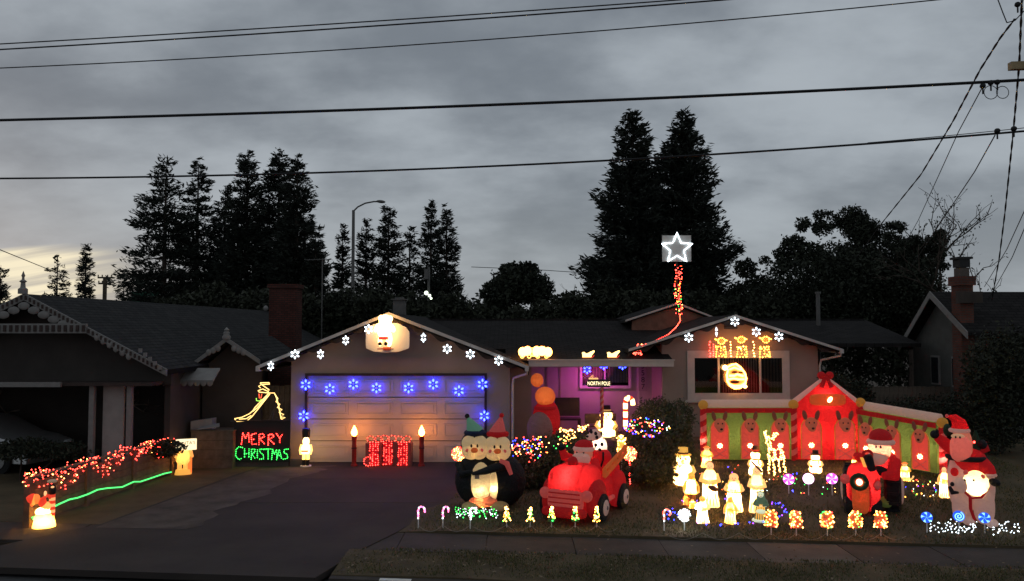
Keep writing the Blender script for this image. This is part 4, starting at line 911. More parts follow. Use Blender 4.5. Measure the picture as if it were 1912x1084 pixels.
# bins beside the sign
def crate(label, px0, px1, pyt, pyb, d, m, name='wooden_crate'):
    p = G((px0 + px1) / 2, pyb); s = p.y / FPX; w = (px1 - px0) * s; h = (pyb - pyt) * s; t = thing(name, label, 'box', p)
    k = 4
    for i in range(k):
        mb = MB(); mb.bx(-w / 2, w / 2, -.012, .012, h * i / k + .004, h * (i + 1) / k - .004); obj('board', mb, m, t, False)
        mb = MB(); mb.bx(-w / 2, -w / 2 + .024, .013, d, h * i / k + .004, h * (i + 1) / k - .004); obj('board', mb, m, t, False)
        mb = MB(); mb.bx(w / 2 - .024, w / 2, .013, d, h * i / k + .004, h * (i + 1) / k - .004); obj('board', mb, m, t, False)
    mb = MB(); mb.bx(-w / 2 - .02, w / 2 + .02, -.03, d + .02, h, h + .025); obj('lid', mb, m, t, False); return t, p, h
t, p, h = crate('dark wooden bin between the lit figure with a board and the lettered sign', 356, 434, 806, 874, .6, M_fw2)
q = P(382, 806, p.y + .2); t = thing('cardboard_box', 'pale open box sitting on the dark wooden bin', 'box', (q.x, p.y + .25, p.z + h + .026)); s = p.y / FPX
mb = MB(); mb.hexa([(-.36, -.1, 0), (.22, -.1, .0), (.22, -.1, .30), (-.36, -.1, .22)], (0, .3, 0)); obj('carton', mb, mat('grey_card', (0.24, 0.23, 0.23), 0.9, 0.1, 5), t, False)
mb = MB(); mb.hexa([(-.10, -.32, .02), (.50, -.32, .10), (.42, -.11, .16), (-.1, -.11, .06)], (0, 0, .02)); obj('flap', mb, MATS['grey_card'], t, False)
# ================================================================ lights on the house
M_wire = mat('thin_wire', (0.05, 0.06, 0.05), 0.7); M_white = mat('white_plastic', (0.7, 0.7, 0.68), 0.5)
def snowflake(label, px, py, Z, key, rad, group, yaw=0.0, n=6):
    p = P(px, py, Z); t = thing('snowflake_light', label, 'snowflake light', p, yaw, group); mb = MB(); pts = []
    for k in range(n):
        a = PI / 2 + k * 2 * PI / n; mb.tube([(0, 0, 0), (math.cos(a) * rad * 1.1, 0, math.sin(a) * rad * 1.1)], .006, 4)
    obj('spokes', mb, M_white, t)
    if key == 'b': mb = MB(); mb.lathe([(rad * .5, -.006), (rad * .5, .006)], (0, .012, 0), 16, tilt=(PI / 2, 0, 0)); obj('disc', mb, mat('blue_disc', (0.03, 0.04, 0.5), 0.4, emit=0.55), t)
    mb = MB()
    for k in range(n):
        a = PI / 2 + k * 2 * PI / n; c = (math.cos(a) * rad * .72, -.012, math.sin(a) * rad * .72); mb.ell(c, (rad * .20, .014, rad * .30), (0, PI / 2 - a, 0), 8, 6)
    o = obj('led_petals', mb, BC[key] if key != 'b' else emis('blue_led', (0.012, 0.020, 1.0), 42.0), t, True); o['kind'] = 'stuff'
    mb = MB(); mb.tube([(0, 0.01, rad), (0, 0.03, rad + .12)], .004, 4); obj('hook', mb, M_wire, t)
    return t
gpos = ['by the gutter corner at the low eave', 'beside the garage wall corner', 'second from the garage wall corner', 'halfway up the slope', 'hanging beside the backboard', 'just past the backboard', 'halfway down the slope toward the porch', 'second from the porch gutter', 'closest to the porch gutter']
for i, (px, py, yw) in enumerate(((505, 683, 1.15), (551, 661, 0), (598, 661, 1.0), (645, 635, 1.0), (688, 614, .5), (790, 630, 1.1), (835, 651, .1), (878, 661, .1), (931, 673, .2))):
    snowflake('white snowflake light under the garage gable, ' + gpos[i], px, py, 21.80, 'c', .125, 'white snowflakes along the garage gable', yw)
wpos = ['lowest on the porch side', 'turned edge on beside the vent', 'topmost at the peak', 'between the peak and the outer gutter', 'lowest on the outer gutter side']
for i, (px, py, yw) in enumerate(((1286, 630, 0), (1337, 619, 1.1), (1372, 600, 0), (1412, 619, 0), (1454, 628, 0))):
    snowflake('white snowflake light on the wing gable, ' + wpos[i], px, py, 23.78, 'c', .135, 'white snowflakes along the wing gable', yw)
dpos = ['at the upper corner by the lettered sign', 'first in along the door top', 'second in, set high', 'third in along the door top', 'below the backboard', 'past the backboard, set high', 'second from the penguin side', 'at the upper corner by the downspout']
for i, (px, py) in enumerate(((571, 718), (616, 726), (660, 717), (703, 724), (763, 724), (809, 717), (857, 729), (901, 717))):
    snowflake('blue snowflake light on the garage door, ' + dpos[i], px, py, 22.46, 'b', .145, 'blue snowflakes around the garage door', 0)
for px, py, s_ in ((567, 776, 'above the nutcracker'), (904, 776, 'above the penguin hats')):
    snowflake('blue snowflake light low on the garage door frame ' + s_, px, py, 22.40, 'b', .145, 'blue snowflakes around the garage door', .4)
for px, py, s_ in ((1096, 690, 'at the curtain edge'), (1127, 682, 'in the middle'), (1162, 682, 'at the tan curtain')):
    snowflake('blue snowflake light in the porch window ' + s_, px, py, 24.6, 'b', .13, 'blue snowflakes in the porch window', .3)

# basketball backboard and the figure on it
M_bb = mat('backboard_white', (0.72, 0.70, 0.68), 0.4, 0.04, 3)
p = P(723, 656, 21.95); t = thing('basketball_hoop', 'white basketball backboard mounted under the garage peak', 'basketball hoop', p); s = 21.95 / FPX
def bbp(lst): return [((x - 723) * s, (656 - y) * s) for x, y in lst]
mb = MB(); mb.prism(bbp([(683, 645), (684, 650), (698, 656), (722, 658), (745, 656), (763, 650), (764, 645), (764, 620), (758, 611), (742, 603), (705, 603), (690, 608), (683, 616)][::-1]), 0, .04); obj('backboard', mb, M_bb, t, False)
mb = MB(); mb.torus((0, -.30, .08), .21, .012, 'z', 20, 5); mb.bx(-.1, .1, -.09, -.002, .04, .12); obj('rim', mb, mat('rim_red', (0.35, 0.06, 0.03), 0.5), t)
mb = MB(); mb.tube([(0, .04, .4), (0, .5, .5)], .03, 6); obj('bracket', mb, M_bp, t)
f = Fig('lit_toy_figure', 'glowing white figure with a red toy cart on the backboard', 'light figure', 718, 646, Z=21.55, face=False)
GLW = mat('glow_warm', (0.9, 0.62, 0.3), 0.4, emit=9, ecol=(1.0, 0.55, 0.18)); GLY = mat('glow_yellow', (0.9, 0.55, 0.15), 0.4, emit=3.2, ecol=(1.0, 0.52, 0.12)); GLR = mat('glow_red', (0.7, 0.05, 0.04), 0.4, emit=.8, ecol=(1.0, 0.06, 0.04))
mb = MB(); f.ell(mb, 719, 600, 12, 13, .12); f.ell(mb, 717, 618, 13, 14, .12); f.ell(mb, 704, 612, 5, 9, .06, rot=(0, .5, 0)); f.ell(mb, 732, 612, 5, 9, .06, rot=(0, -.5, 0)); f.ell(mb, 711, 594, 5, 6, .06); f.ell(mb, 728, 595, 5, 6, .06); f.part('body', mb, GLW)
mb = MB(); f.ell(mb, 726, 633, 6, 14, .06, dy=.05); f.ell(mb, 709, 636, 4, 10, .06, dy=.05); f.part('leg', mb, GLW)
mb = MB(); mb.box(f.p(718, 631, -.16), (.12, .08, .04)); CT = f.part('cart', mb, GLR, smooth=False)
for px in (712, 723):
    mb = MB(); mb.tube([f.p(px, 641, -.24), f.p(px, 641, -.20)], .05, 14); f.part('wheel', mb, M_bp, CT)
# ---- slide sculpture in rope light
f = Fig('slide_light_sculpture', 'yellow rope light figure climbing a slide above the lettered sign', 'light sculpture', 485, 788, Z=21.9, face=False)
def zp(pts, ox=430, oy=700, k=6.02): return [f.p(ox + x / k, oy + y / k) for x, y in pts]
ROPE = emis('yellow_rope_light', (1.0, 0.62, 0.20), 2.6)
for pts in ([(50, 490), (75, 520), (190, 512), (240, 470), (300, 395), (440, 215)], [(50, 490), (130, 475), (215, 435), (255, 400), (275, 365), (430, 205), (490, 205), (515, 260), (540, 350), (570, 495)],
            [(490, 210), (530, 270), (508, 300), (553, 330), (525, 365), (578, 390), (545, 420), (598, 445), (565, 470), (615, 478), (575, 497)],
            [(440, 205), (320, 195), (305, 180), (360, 160), (425, 190), (430, 170), (345, 110), (312, 130), (335, 150)], [(330, 92), (430, 90), (437, 105), (345, 112), (330, 92)], [(100, 495), (180, 490), (235, 455)], [(250, 410), (300, 370), (410, 240)]):
    mb = MB(); mb.tube(zp(pts), .013, 6); f.part('rope_light', mb, ROPE)
mb = MB(); mb.tube(zp([(318, 212), (322, 262), (340, 262), (350, 215)]), .012, 6); f.part('red_rope_light', mb, emis('red_rope_light', (1.0, 0.12, 0.05), 2.0))
mb = MB(); mb.tube(zp([(288, 262), (292, 290), (325, 295), (345, 275)]), .012, 6); f.part('green_rope_light', mb, emis('lime_rope_light', (0.45, 1.0, 0.12), 1.6))
mb = MB(); mb.tube(zp([(430, 508), (495, 360)]), .008, 5); mb.tube(zp([(470, 500), (490, 400)]), .008, 5); mb.tube(zp([(455, 445), (500, 445)]), .006, 5); mb.tube([(-.8, .02, .03), (.75, .02, .03)], .012, 5); f.part('stand', mb, M_gal)
# ---- lettered sign
a = P(436, 866, 21.9); b = P(542, 786, 21.9); t = thing('lettered_sign', 'black board sign spelling a greeting in red and green bulbs', 'sign', ((a.x + b.x) / 2, 21.9, 0)); w = (b.x - a.x) / 2
mb = MB(); mb.bx(-w, w, 0, .04, a.z + .06, b.z); obj('board', mb, mat('black_board', (0.02, 0.018, 0.018), 0.7), t, False)
mb = MB(); mb.bx(-w, w, -.02, .06, b.z, b.z + .03); obj('top_rail', mb, M_dark, t, False); mb = MB(); mb.bx(-w, w + .45, .05, .12, 0, a.z + .12); obj('base_board', mb, M_conc2, t, False)
for x in (-w, w - .05):
    mb = MB(); mb.bx(x, x + .05, .045, .10, 0, a.z + .4); obj('leg', mb, M_dark, t, False)
def L7(ox, oy, pts): return [((430 + (ox + x) / 6.02), (700 + (oy + y) / 6.02)) for x, y in pts]
STROKES_R = [[(125, 775), (140, 650), (170, 710), (205, 645), (212, 765)], [(290, 655), (235, 670), (240, 780), (295, 775)], [(240, 725), (280, 720)], [(322, 780), (325, 665), (370, 660), (385, 690), (330, 715), (390, 780)], [(425, 785), (430, 670), (475, 665), (490, 690), (435, 720), (495, 775)], [(520, 660), (555, 710), (590, 660)], [(555, 710), (555, 775)]]
STROKES_G = [[(135, 815), (95, 805), (65, 840), (60, 910), (95, 950), (130, 935)], [(160, 830), (160, 935)], [(210, 830), (208, 935)], [(160, 885), (208, 880)], [(235, 945), (238, 830), (275, 835), (275, 870), (240, 885), (285, 945)], [(305, 840), (303, 945)], [(375, 835), (335, 830), (330, 865), (370, 895), (375, 940), (325, 945)], [(390, 832), (460, 830)], [(425, 832), (425, 945)], [(465, 945), (475, 835), (495, 890), (520, 835), (525, 945)], [(520, 950), (550, 835), (578, 945)], [(530, 905), (570, 903)], [(650, 832), (610, 835), (600, 870), (640, 890), (645, 935), (595, 945)]]
for key, ST, nm in (('r', STROKES_R, 'red_letters'), ('g', STROKES_G, 'green_letters')):
    pts = []
    for st in ST:
        W_ = [P(430 + x / 6.02, 700 + y / 6.02, 21.87) for x, y in st]
        for q in along(W_, .052): pts.append((q.x - t.location.x, -.03, q.z, key))
    bulbs(t, pts, .0145, nm)
    mb = MB()
    for st in ST: mb.tube([Vector((P(430 + x / 6.02, 700 + y / 6.02, 21.87).x - t.location.x, -.008, P(430 + x / 6.02, 700 + y / 6.02, 21.87).z)) for x, y in st], .016, 5)
    obj(nm.replace('letters', 'tubing'), mb, mat(nm + '_tube', (0.35, 0.01, 0.01) if key == 'r' else (0.01, 0.16, 0.02), .5, emit=.22), t)['kind'] = 'stuff'
# ---- candles
def candle(px, label):
    f = Fig('candle_light', label, 'candle light', px, 866, Z=22.0, group='tall plastic candles at the garage door', face=False); f.root.location.z = 0.012; f.py = 866; k = f.s
    M_cr = mat('candle_red', (0.30, 0.025, 0.02), 0.5, 0.1, 6); h = 55 * k
    mb = MB(); mb.lathe([(.09, 0), (.09, .04), (.065, .06), (.062, h * .55), (.075, h * .58), (.06, h * .62), (.072, h * .66), (.06, h * .7), (.06, h * .84), (.07, h * .87), (.07, h)], (0, 0, 0), 16); f.part('stem', mb, M_cr)
    mb = MB(); mb.torus((0, 0, h * .6), .066, .012, 'z', 16, 5); f.part('wax_ring', mb, M_bp)
    mb = MB(); mb.lathe([(.03, h), (.075, h + .05), (.082, h + .10), (.06, h + .17), (.025, h + .24), (.0, h + .29)], (0, 0, 0), 16); f.part('flame', mb, mat('candle_flame', (1, .6, .2), .4, emit=62, ecol=(1.0, 0.27, 0.03)))
candle(661, 'red plastic candle light with glowing flame, on the nutcracker side of the gifts'); candle(787, 'red plastic candle light with glowing flame, on the penguin side of the gifts')
# ---- gift boxes
M_gift = mat('gift_red_mesh', (0.40, 0.012, 0.02), 0.6, 0.15, 8, trans=.35, emit=.7); M_gdk = mat('gift_dark_wrap', (0.17, 0.07, 0.06), 0.7, .15, 5)
for i, (x0, x1, lb) in enumerate(((682, 711, 'short red'), (709, 739, 'tall middle red'), (738, 768, 'narrow ribboned red'))):
    px = (x0 + x1) / 2; f = Fig('gift_box_light', lb + ' mesh gift box dotted with red bulbs', 'gift light', px, 866, Z=21.95 + .12 * (i % 2), group='lit gift boxes at the garage door', face=False); f.root.location.z = .012
    w = (x1 - x0) / 2 * f.s; h = 42 * f.s; mb = MB(); mb.bx(-w + .004, w - .004, 0, .34, 0, h); f.part('box', mb, M_gdk, smooth=False)
    mb = MB(); cx = (0.03, 0, -.02)[i]; mb.bx(cx - w * .55, cx + w * .55, -.012, -.001, .01, h + .02); f.part('mesh_ribbon', mb, M_gift, smooth=False)
    mb = MB()
    for sg in (-1, 1): mb.torus((cx + sg * .11, .1, h + .10), .10, .012, 'y', 16, 5, .8)
    f.part('bow', mb, M_gift)
    pts = []
    for c in (-.5, -.16, .2, .5):
        for r_ in range(12):
            if random.random() < .8: pts.append((cx + c * w + random.uniform(-.012, .012), -.03, .04 + r_ * h / 11.2 + random.uniform(-.01, .01), 'r'))
    for sg in (-1, 1):
        for k in range(7): a = k * 2 * PI / 7; pts.append((cx + sg * .11 + .10 * math.cos(a), .08, h + .10 + .08 * math.sin(a), 's'))
    if i == 0:
        for k in range(12): a = k * 2 * PI / 12; pts.append((-.12 + .12 * math.cos(a), -.06, .14 + .12 * math.sin(a), 'r'))
    bulbs(f.root, pts, .0135)
# ---- nutcracker
f = Fig('nutcracker_figure', 'lit nutcracker soldier standing at the garage wall corner', 'figurine', 571, 866, Z=21.9, face=False); f.root.location.z = .012
mb = MB(); f.ell(mb, 571, 820, 6, 8, .09); mb.lathe([(8 * f.s, f.p(0, 842)[2]), (9 * f.s, f.p(0, 832)[2]), (6 * f.s, f.p(0, 826)[2])], (0, 0, 0), 14); f.part('torso', mb, GLW)
mb = MB(); mb.lathe([(7 * f.s, f.p(0, 812)[2]), (7.5 * f.s, f.p(0, 800)[2]), (6.5 * f.s, f.p(0, 796)[2])], (0, 0, 0), 14); f.part('hat', mb, M_bp)
for sg in (-1, 1):
    mb = MB(); mb.tube([(sg * .12, 0, f.p(0, 826)[2]), (sg * .15, -.02, f.p(0, 836)[2]), (sg * .12, -.05, f.p(0, 843)[2])], .035, 8); f.part('arm', mb, GLY)
    mb = MB(); mb.tube([(sg * .055, 0, f.p(0, 842)[2]), (sg * .055, 0, f.p(0, 853)[2])], .045, 8); f.part('leg', mb, GLY); mb = MB(); mb.tube([(sg * .055, 0, f.p(0, 853)[2]), (sg * .055, 0, .03)], .045, 8); f.part('boot', mb, M_bp)
mb = MB(); mb.lathe([(.15, 0), (.15, .03)], (0, 0, 0), 16); f.part('base', mb, M_white)
mb = MB(); mb.bx(-.09, .09, -.15, -.11, f.p(0, 838)[2], f.p(0, 835)[2]); f.part('belt', mb, GLR, smooth=False)
# ---- porch roof edge sculptures
f = Fig('rooftop_light_sculpture', 'long overexposed orange glowing sculpture on the porch gutter by the garage', 'light sculpture', 998, 668, Z=23.9, face=False)
GLO = mat('glow_orange', (1, .5, .15), .4, emit=14, ecol=(1.0, 0.34, 0.06))
mb = MB(); f.ell(mb, 976, 657, 8, 9, .10); f.ell(mb, 985, 655, 8, 9, .10); f.part('lit_body', mb, GLO); mb = MB(); f.ell(mb, 1002, 656, 8, 10, .10); f.ell(mb, 1012, 655, 9, 9, .10); f.ell(mb, 1023, 657, 8, 9, .10); f.part('lit_body', mb, GLO)
mb = MB(); mb.tube([f.p(990, 663), f.p(1000, 664)], .03, 6); mb.tube([f.p(990, 650), f.p(1000, 650)], .02, 6); f.part('coupling', mb, GLY)
for px in (975, 988, 1004, 1020):
    mb = MB(); mb.torus(f.p(px, 665, -.06), .05, .014, 'y', 12, 5); f.part('wheel', mb, GLY)
for px, lb in ((1097, 'nearer the long orange sculpture'), (1144, 'nearer the wing')):
    f = Fig('sleigh_light', 'small glowing yellow sleigh on the porch gutter, ' + lb, 'light sculpture', px, 667, Z=23.85, group='glowing sleighs on the porch gutter', face=False)
    mb = MB(); mb.prism([((x - 0) * f.s, (y) * f.s) for x, y in ((-9, 0), (6, 0), (8, 5), (13, 11), (12, 13), (5, 10), (2, 8), (-3, 7), (-6, 10), (-10, 9), (-9, 4))], -.07, .07); f.part('body', mb, mat('glow_sleigh', (1, .6, .2), .4, emit=4, ecol=(1.0, .62, .18)))
    mb = MB(); mb.tube([f.p(px - 10, 667, -.08), f.p(px + 8, 667, -.08), f.p(px + 12, 663, -.08)], .012, 5); f.part('runner', mb, GLR)
f = Fig('candy_boot_light', 'red and white string lit boot at the end of the porch roof', 'light sculpture', 1192, 664, Z=24.1, face=False); pts = []
for k in range(16): pts.append((*f.p(1195 + random.uniform(-5, 4), 644 + random.uniform(-2, 15)), random.choice('srw')))
for k in range(12): pts.append((*f.p(1191 + random.uniform(-8, 7), 661 + random.uniform(-3, 2)), random.choice('sr')))
bulbs(f.root, pts, .022); mb = MB(); mb.tube([f.p(1186, 664), f.p(1198, 664), f.p(1199, 645), f.p(1193, 645), f.p(1192, 656), f.p(1184, 658)], .008, 5); f.part('wire_outline', mb, M_wire)
# ---- star on its pole
p0 = P(1266, 588, 27.6); f = Fig('star_light', 'white lit five pointed star on a pale board above the roof', 'star light', 1266, 588, Z=27.6, face=False)
mb = MB(); mb.tube([(0, 0, 0), f.p(1264, 470)], .03, 8); f.part('pole', mb, M_bp)
a = f.p(1237, 488, -.05); b = f.p(1291, 439, -.05); mb = MB(); mb.bx(a[0], b[0], -.06, -.045, a[2], b[2]); f.part('board', mb, mat('translucent_board', (0.75, 0.74, 0.70), .5, 0.05, 3, trans=.3), smooth=False)
star = []
for k in range(10):
    rr = (30 if k % 2 == 0 else 13); an = PI / 2 + k * PI / 5; star.append(f.p(1264.5 + rr * math.cos(an), 464 - rr * math.sin(an), -.09))
st = star + star[:1]; mb = MB(); mb.tube(st[:-1], .007, 5, closed=True); f.part('star_outline', mb, M_white)
bulbs(f.root, [(*q, 'c') for q in along(st, .040)], .024, 'star_bulbs')
pts = []
for k in range(110):
    z = random.random(); y = 492 + z * 96; a = random.random() * 2 * PI; pts.append((*f.p(1266 + 6 * math.sin(a) + 2 * math.sin(z * 9), y, -.06 + .05 * math.cos(a)), random.choice('rrrrsogyw') if z > .3 else random.choice('rrrsso')))
bulbs(f.root, pts, .018, 'pole_lights')
r0 = Fig('roof_light_string', 'orange light string sagging from the star pole down the wing roof', 'string lights', 1270, 590, Z=27.4, face=False)
path = [P(1269, 590, 27.3), P(1270, 600, 26.5), P(1262, 612, 25.5), P(1248, 625, 24.6), P(1222, 638, 23.95), P(1198, 645, 23.85)]; path = [q - r0.loc for q in path]
mb = MB(); mb.tube(path, .006, 5); r0.part('wire', mb, M_wire); bulbs(r0.root, [(q.x, q.y - .02, q.z + .02, random.choice('rrrsso')) for q in along(path, .105)], .0165)
# ---- three bulb figures above the window
def z6(x, y, dy=0.0): return (1300 + x / 6.02, 580 + y / 6.02)
for i, (ox, lb, k1) in enumerate(((270, 'with a red edge, on the porch side', 'r'), (505, 'in the middle', 'w'), (760, 'raising an arm on the outer side', 'w'))):
    cx_, cy_ = z6(ox - 20, 530); f = Fig('bulb_figure', 'yellow bulb outlined caroller above the wing window, ' + lb, 'light figure', cx_, cy_, Z=24.25, group='bulb figures above the window', face=False); pts = []; wire = []
    def add(x, y, c): pts.append((*f.p(*z6(x, y), random.uniform(-.02, .02)), c))
    hx = ox + (15 if i == 0 else 5 if i == 1 else 25); hy = 340 if i == 0 else 325
    for k in range(10): a = k * 2 * PI / 10; add(hx + 38 * math.cos(a), hy + 34 * math.sin(a), 'y')
    for k in range(4): a = k * 2 * PI / 4; add(hx + 14 * math.cos(a), hy + 14 * math.sin(a), 'o')
    for k in range(9): add(ox - 50 + random.uniform(0, 110), 395 + random.uniform(0, 40), random.choice('yyw'))
    for sx_ in (-1, 1):
        for k in range(5): add(ox + 10 + sx_ * (45 + k * 3), 405 + k * 27, 'y')
    for k in range(4): add(ox - 45 + k * 33, 515 + random.uniform(-6, 6), 'y')
    for k in range(5): a = k * 2 * PI / 5; add(ox + 30 + 30 * math.cos(a), 465 + 30 * math.sin(a), 'y')
    for k in range(6):
        add(ox - 115 + random.uniform(-10, 10), 350 + k * 32, k1 if i == 0 else 'w')
        if i == 0: add(ox - 75, 380 + k * 25, 'r')
    for k in range(6): add(hx + (-70 + k * 8 if k < 3 else 40 + (k - 3) * 10), hy - 20 + k * 3, 'y')
    bulbs(f.root, pts, .024)
    mb = MB(); mb.torus(f.p(*z6(hx, hy), .02), .1, .006, 'y', 18, 4); mb.tube([f.p(*z6(ox - 50, 520), .02), f.p(*z6(ox - 40, 400), .02), f.p(*z6(ox + 55, 400), .02), f.p(*z6(ox + 65, 520), .02), f.p(*z6(ox - 50, 520), .02)], .006, 4); mb.torus(f.p(*z6(ox + 30, 465), .02), .085, .012, 'y', 18, 5); f.part('wire_frame', mb, mat('green_wire', (0.02, 0.10, 0.03), .6))
# ---- lit face in the wing window
f = Fig('santa_face_light', 'overexposed glowing Santa face hanging in the wing window', 'light figure', 1373, 725, Z=24.36, face=False)
def ring(pts, r, m=None, nm='lit_tube'): mb = MB(); mb.tube([f.p(*z6(x, y), -.02) for x, y in pts], r * .9, 8); return f.part(nm, mb, m or GLO)
ring([(300, 640), (345, 640), (400, 610), (450, 600), (500, 640), (545, 700), (560, 760), (545, 830), (490, 865), (430, 870), (380, 840), (350, 790), (345, 720), (360, 660), (310, 650)], .035)
ring([(375, 660), (430, 640), (500, 665)], .03); ring([(370, 730), (430, 730), (460, 715), (530, 735)], .035); ring([(360, 770), (420, 760), (470, 770), (540, 770)], .028, GLO)
ring([(375, 825), (430, 845), (500, 840), (550, 810)], .03)
mb = MB(); f.ell(mb, *z6(450, 745), 17, 21, .02, dy=0.0); f.part('face_plate', mb, mat('glow_face', (.9, .5, .2), .5, emit=.9, ecol=(1.0, .34, .06)))
for cx_, cy_, rx_, ry_ in ((430, 690, 6, 2.2), (500, 695, 5, 2.0), (430, 800, 9, 3.2)): mb = MB(); f.ell(mb, *z6(cx_, cy_), rx_, ry_, .012, dy=-.03); f.part('dark_gap', mb, mat('gap_brown', (.2, .07, .03), .6))
mb = MB(); f.ell(mb, *z6(325, 640), 5, 5, .05, dy=-.03); f.part('pompom', mb, GLW); mb = MB(); f.ell(mb, *z6(545, 850), 4, 3, .04, dy=-.03); f.part('collar_tip', mb, GLW)
# ================================================================ yard figures
PL = dict(W=mat('lit_white_plastic', (0.85, 0.74, 0.52), 0.4, emit=1.5, ecol=(1.0, 0.50, 0.13), trans=.72), Y=mat('lit_yellow_plastic', (0.85, 0.62, 0.2), 0.4, emit=1.3, ecol=(1.0, 0.56, 0.12), trans=.65),
          C=mat('lit_cream_plastic', (0.85, 0.72, 0.45), 0.4, emit=1.2, ecol=(1.0, 0.68, 0.28), trans=.65), R=mat('lit_red_plastic', (0.6, 0.05, 0.03), 0.4, trans=.4, emit=.75, ecol=(1.0, 0.09, 0.04)),
          O=mat('lit_orange_plastic', (0.8, 0.3, 0.08), 0.4, trans=.4, emit=1.0, ecol=(1.0, 0.28, 0.06)), B=mat('black_plastic', (0.02, 0.014, 0.012), 0.45), D=mat('brown_plastic', (0.11, 0.045, 0.03), 0.5),
          G=mat('lit_green_plastic', (0.07, 0.14, 0.08), 0.45, emit=.10, ecol=(.35, .6, .35)), E=mat('pale_green_plastic', (0.5, 0.6, 0.45), 0.45, emit=.6, ecol=(.85, .95, .65)), S=mat('lit_skin_plastic', (0.85, 0.5, 0.3), 0.4, emit=1.0, ecol=(1.0, 0.5, 0.2)))
def prof_lathe(f, mb, px, prof, sy=1.0, dy=0.0):     # prof: (half width px, y px) from the top down
    mb.lathe([(max(.001, w * f.sx), (f.py - y) * f.s) for w, y in prof[::-1]], ((px - f.px) * f.sx, dy, 0), 18, sy)
def face_bits(f, px, py, r, dy, m=None):
    for sg in (-1, 1):
        mb = MB(); f.ell(mb, px + sg * r * .38, py - r * .15, r * .12, r * .16, .012, dy=dy - r * f.s * .9); f.part('eye', mb, m or PL['B'])
    mb = MB(); f.ell(mb, px, py + r * .12, r * .14, r * .12, .03, dy=dy - r * f.s); f.part('nose', mb, PL['O'])
    mb = MB(); mb.tube([f.p(px - r * .35, py + r * .4, dy - r * f.s * .85), f.p(px, py + r * .52, dy - r * f.s * .86), f.p(px + r * .35, py + r * .4, dy - r * f.s * .85)], .006, 5); f.part('mouth', mb, m or PL['B'])
def snowman(label, px, base, top, w, body='W', hat='B', band='R', scarf='R', group=None, mitts=None, buttons=True, name='snowman_figure'):
    f = Fig(name, label, 'snowman', px, base, group); h = base - top; y = lambda k: base - h * k
    mb = MB(); prof_lathe(f, mb, px, [(.001, y(.80)), (w * .26, y(.78)), (w * .34, y(.70)), (w * .30, y(.60)), (w * .26, y(.56)), (w * .42, y(.48)), (w * .46, y(.40)), (w * .40, y(.30)), (w * .48, y(.18)), (w * .46, y(.06)), (w * .36, y(0)), (.001, y(0))], .85); f.part('body', mb, PL[body])
    mb = MB(); prof_lathe(f, mb, px, [(.001, y(1)), (w * .22, y(1)), (w * .24, y(.83)), (w * .38, y(.82)), (w * .38, y(.795)), (.001, y(.79))], .9); HT = f.part('hat', mb, PL[hat])
    mb = MB(); prof_lathe(f, mb, px, [(w * .246, y(.875)), (w * .252, y(.83))], .92); f.part('hat_band', mb, PL[band], HT)
    if scarf:
        mb = MB(); mb.torus(f.p(px, y(.555)), w * .29 * f.s, w * .05 * f.s, 'z', 18, 6, .85); mb.tube([f.p(px + w * .2, y(.54), -w * .22 * f.s), f.p(px + w * .26, y(.36), -w * .42 * f.s)], w * .05 * f.s, 6); f.part('scarf', mb, PL[scarf])
    for sg in (-1, 1):
        mb = MB(); mb.tube([f.p(px + sg * w * .40, y(.50)), f.p(px + sg * w * .50, y(.38), -.04), f.p(px + sg * w * .36, y(.30), -w * .3 * f.s)], [w * .09 * f.s, w * .1 * f.s, w * .08 * f.s], 8); f.part('arm', mb, PL[body])
        if mitts: mb = MB(); f.ell(mb, px + sg * w * .30, y(.30), w * .11, w * .10, None, dy=-w * .36 * f.s); f.part('mitten', mb, PL[mitts])
    if buttons:
        for k in (.46, .38, .16):
            mb = MB(); f.ell(mb, px, y(k), w * .035, w * .035, .01, dy=-w * .41 * f.s); f.part('button', mb, PL['B'])
    lamp(f.root, f.p(px, y(.30)), h * random.uniform(.6, 1.5), (1.0, .58, .20), .03); lamp(f.root, f.p(px, y(.66)), h * .16, (1.0, .60, .22), .02)
    face_bits(f, px, y(.69), w * .32, 0); return f
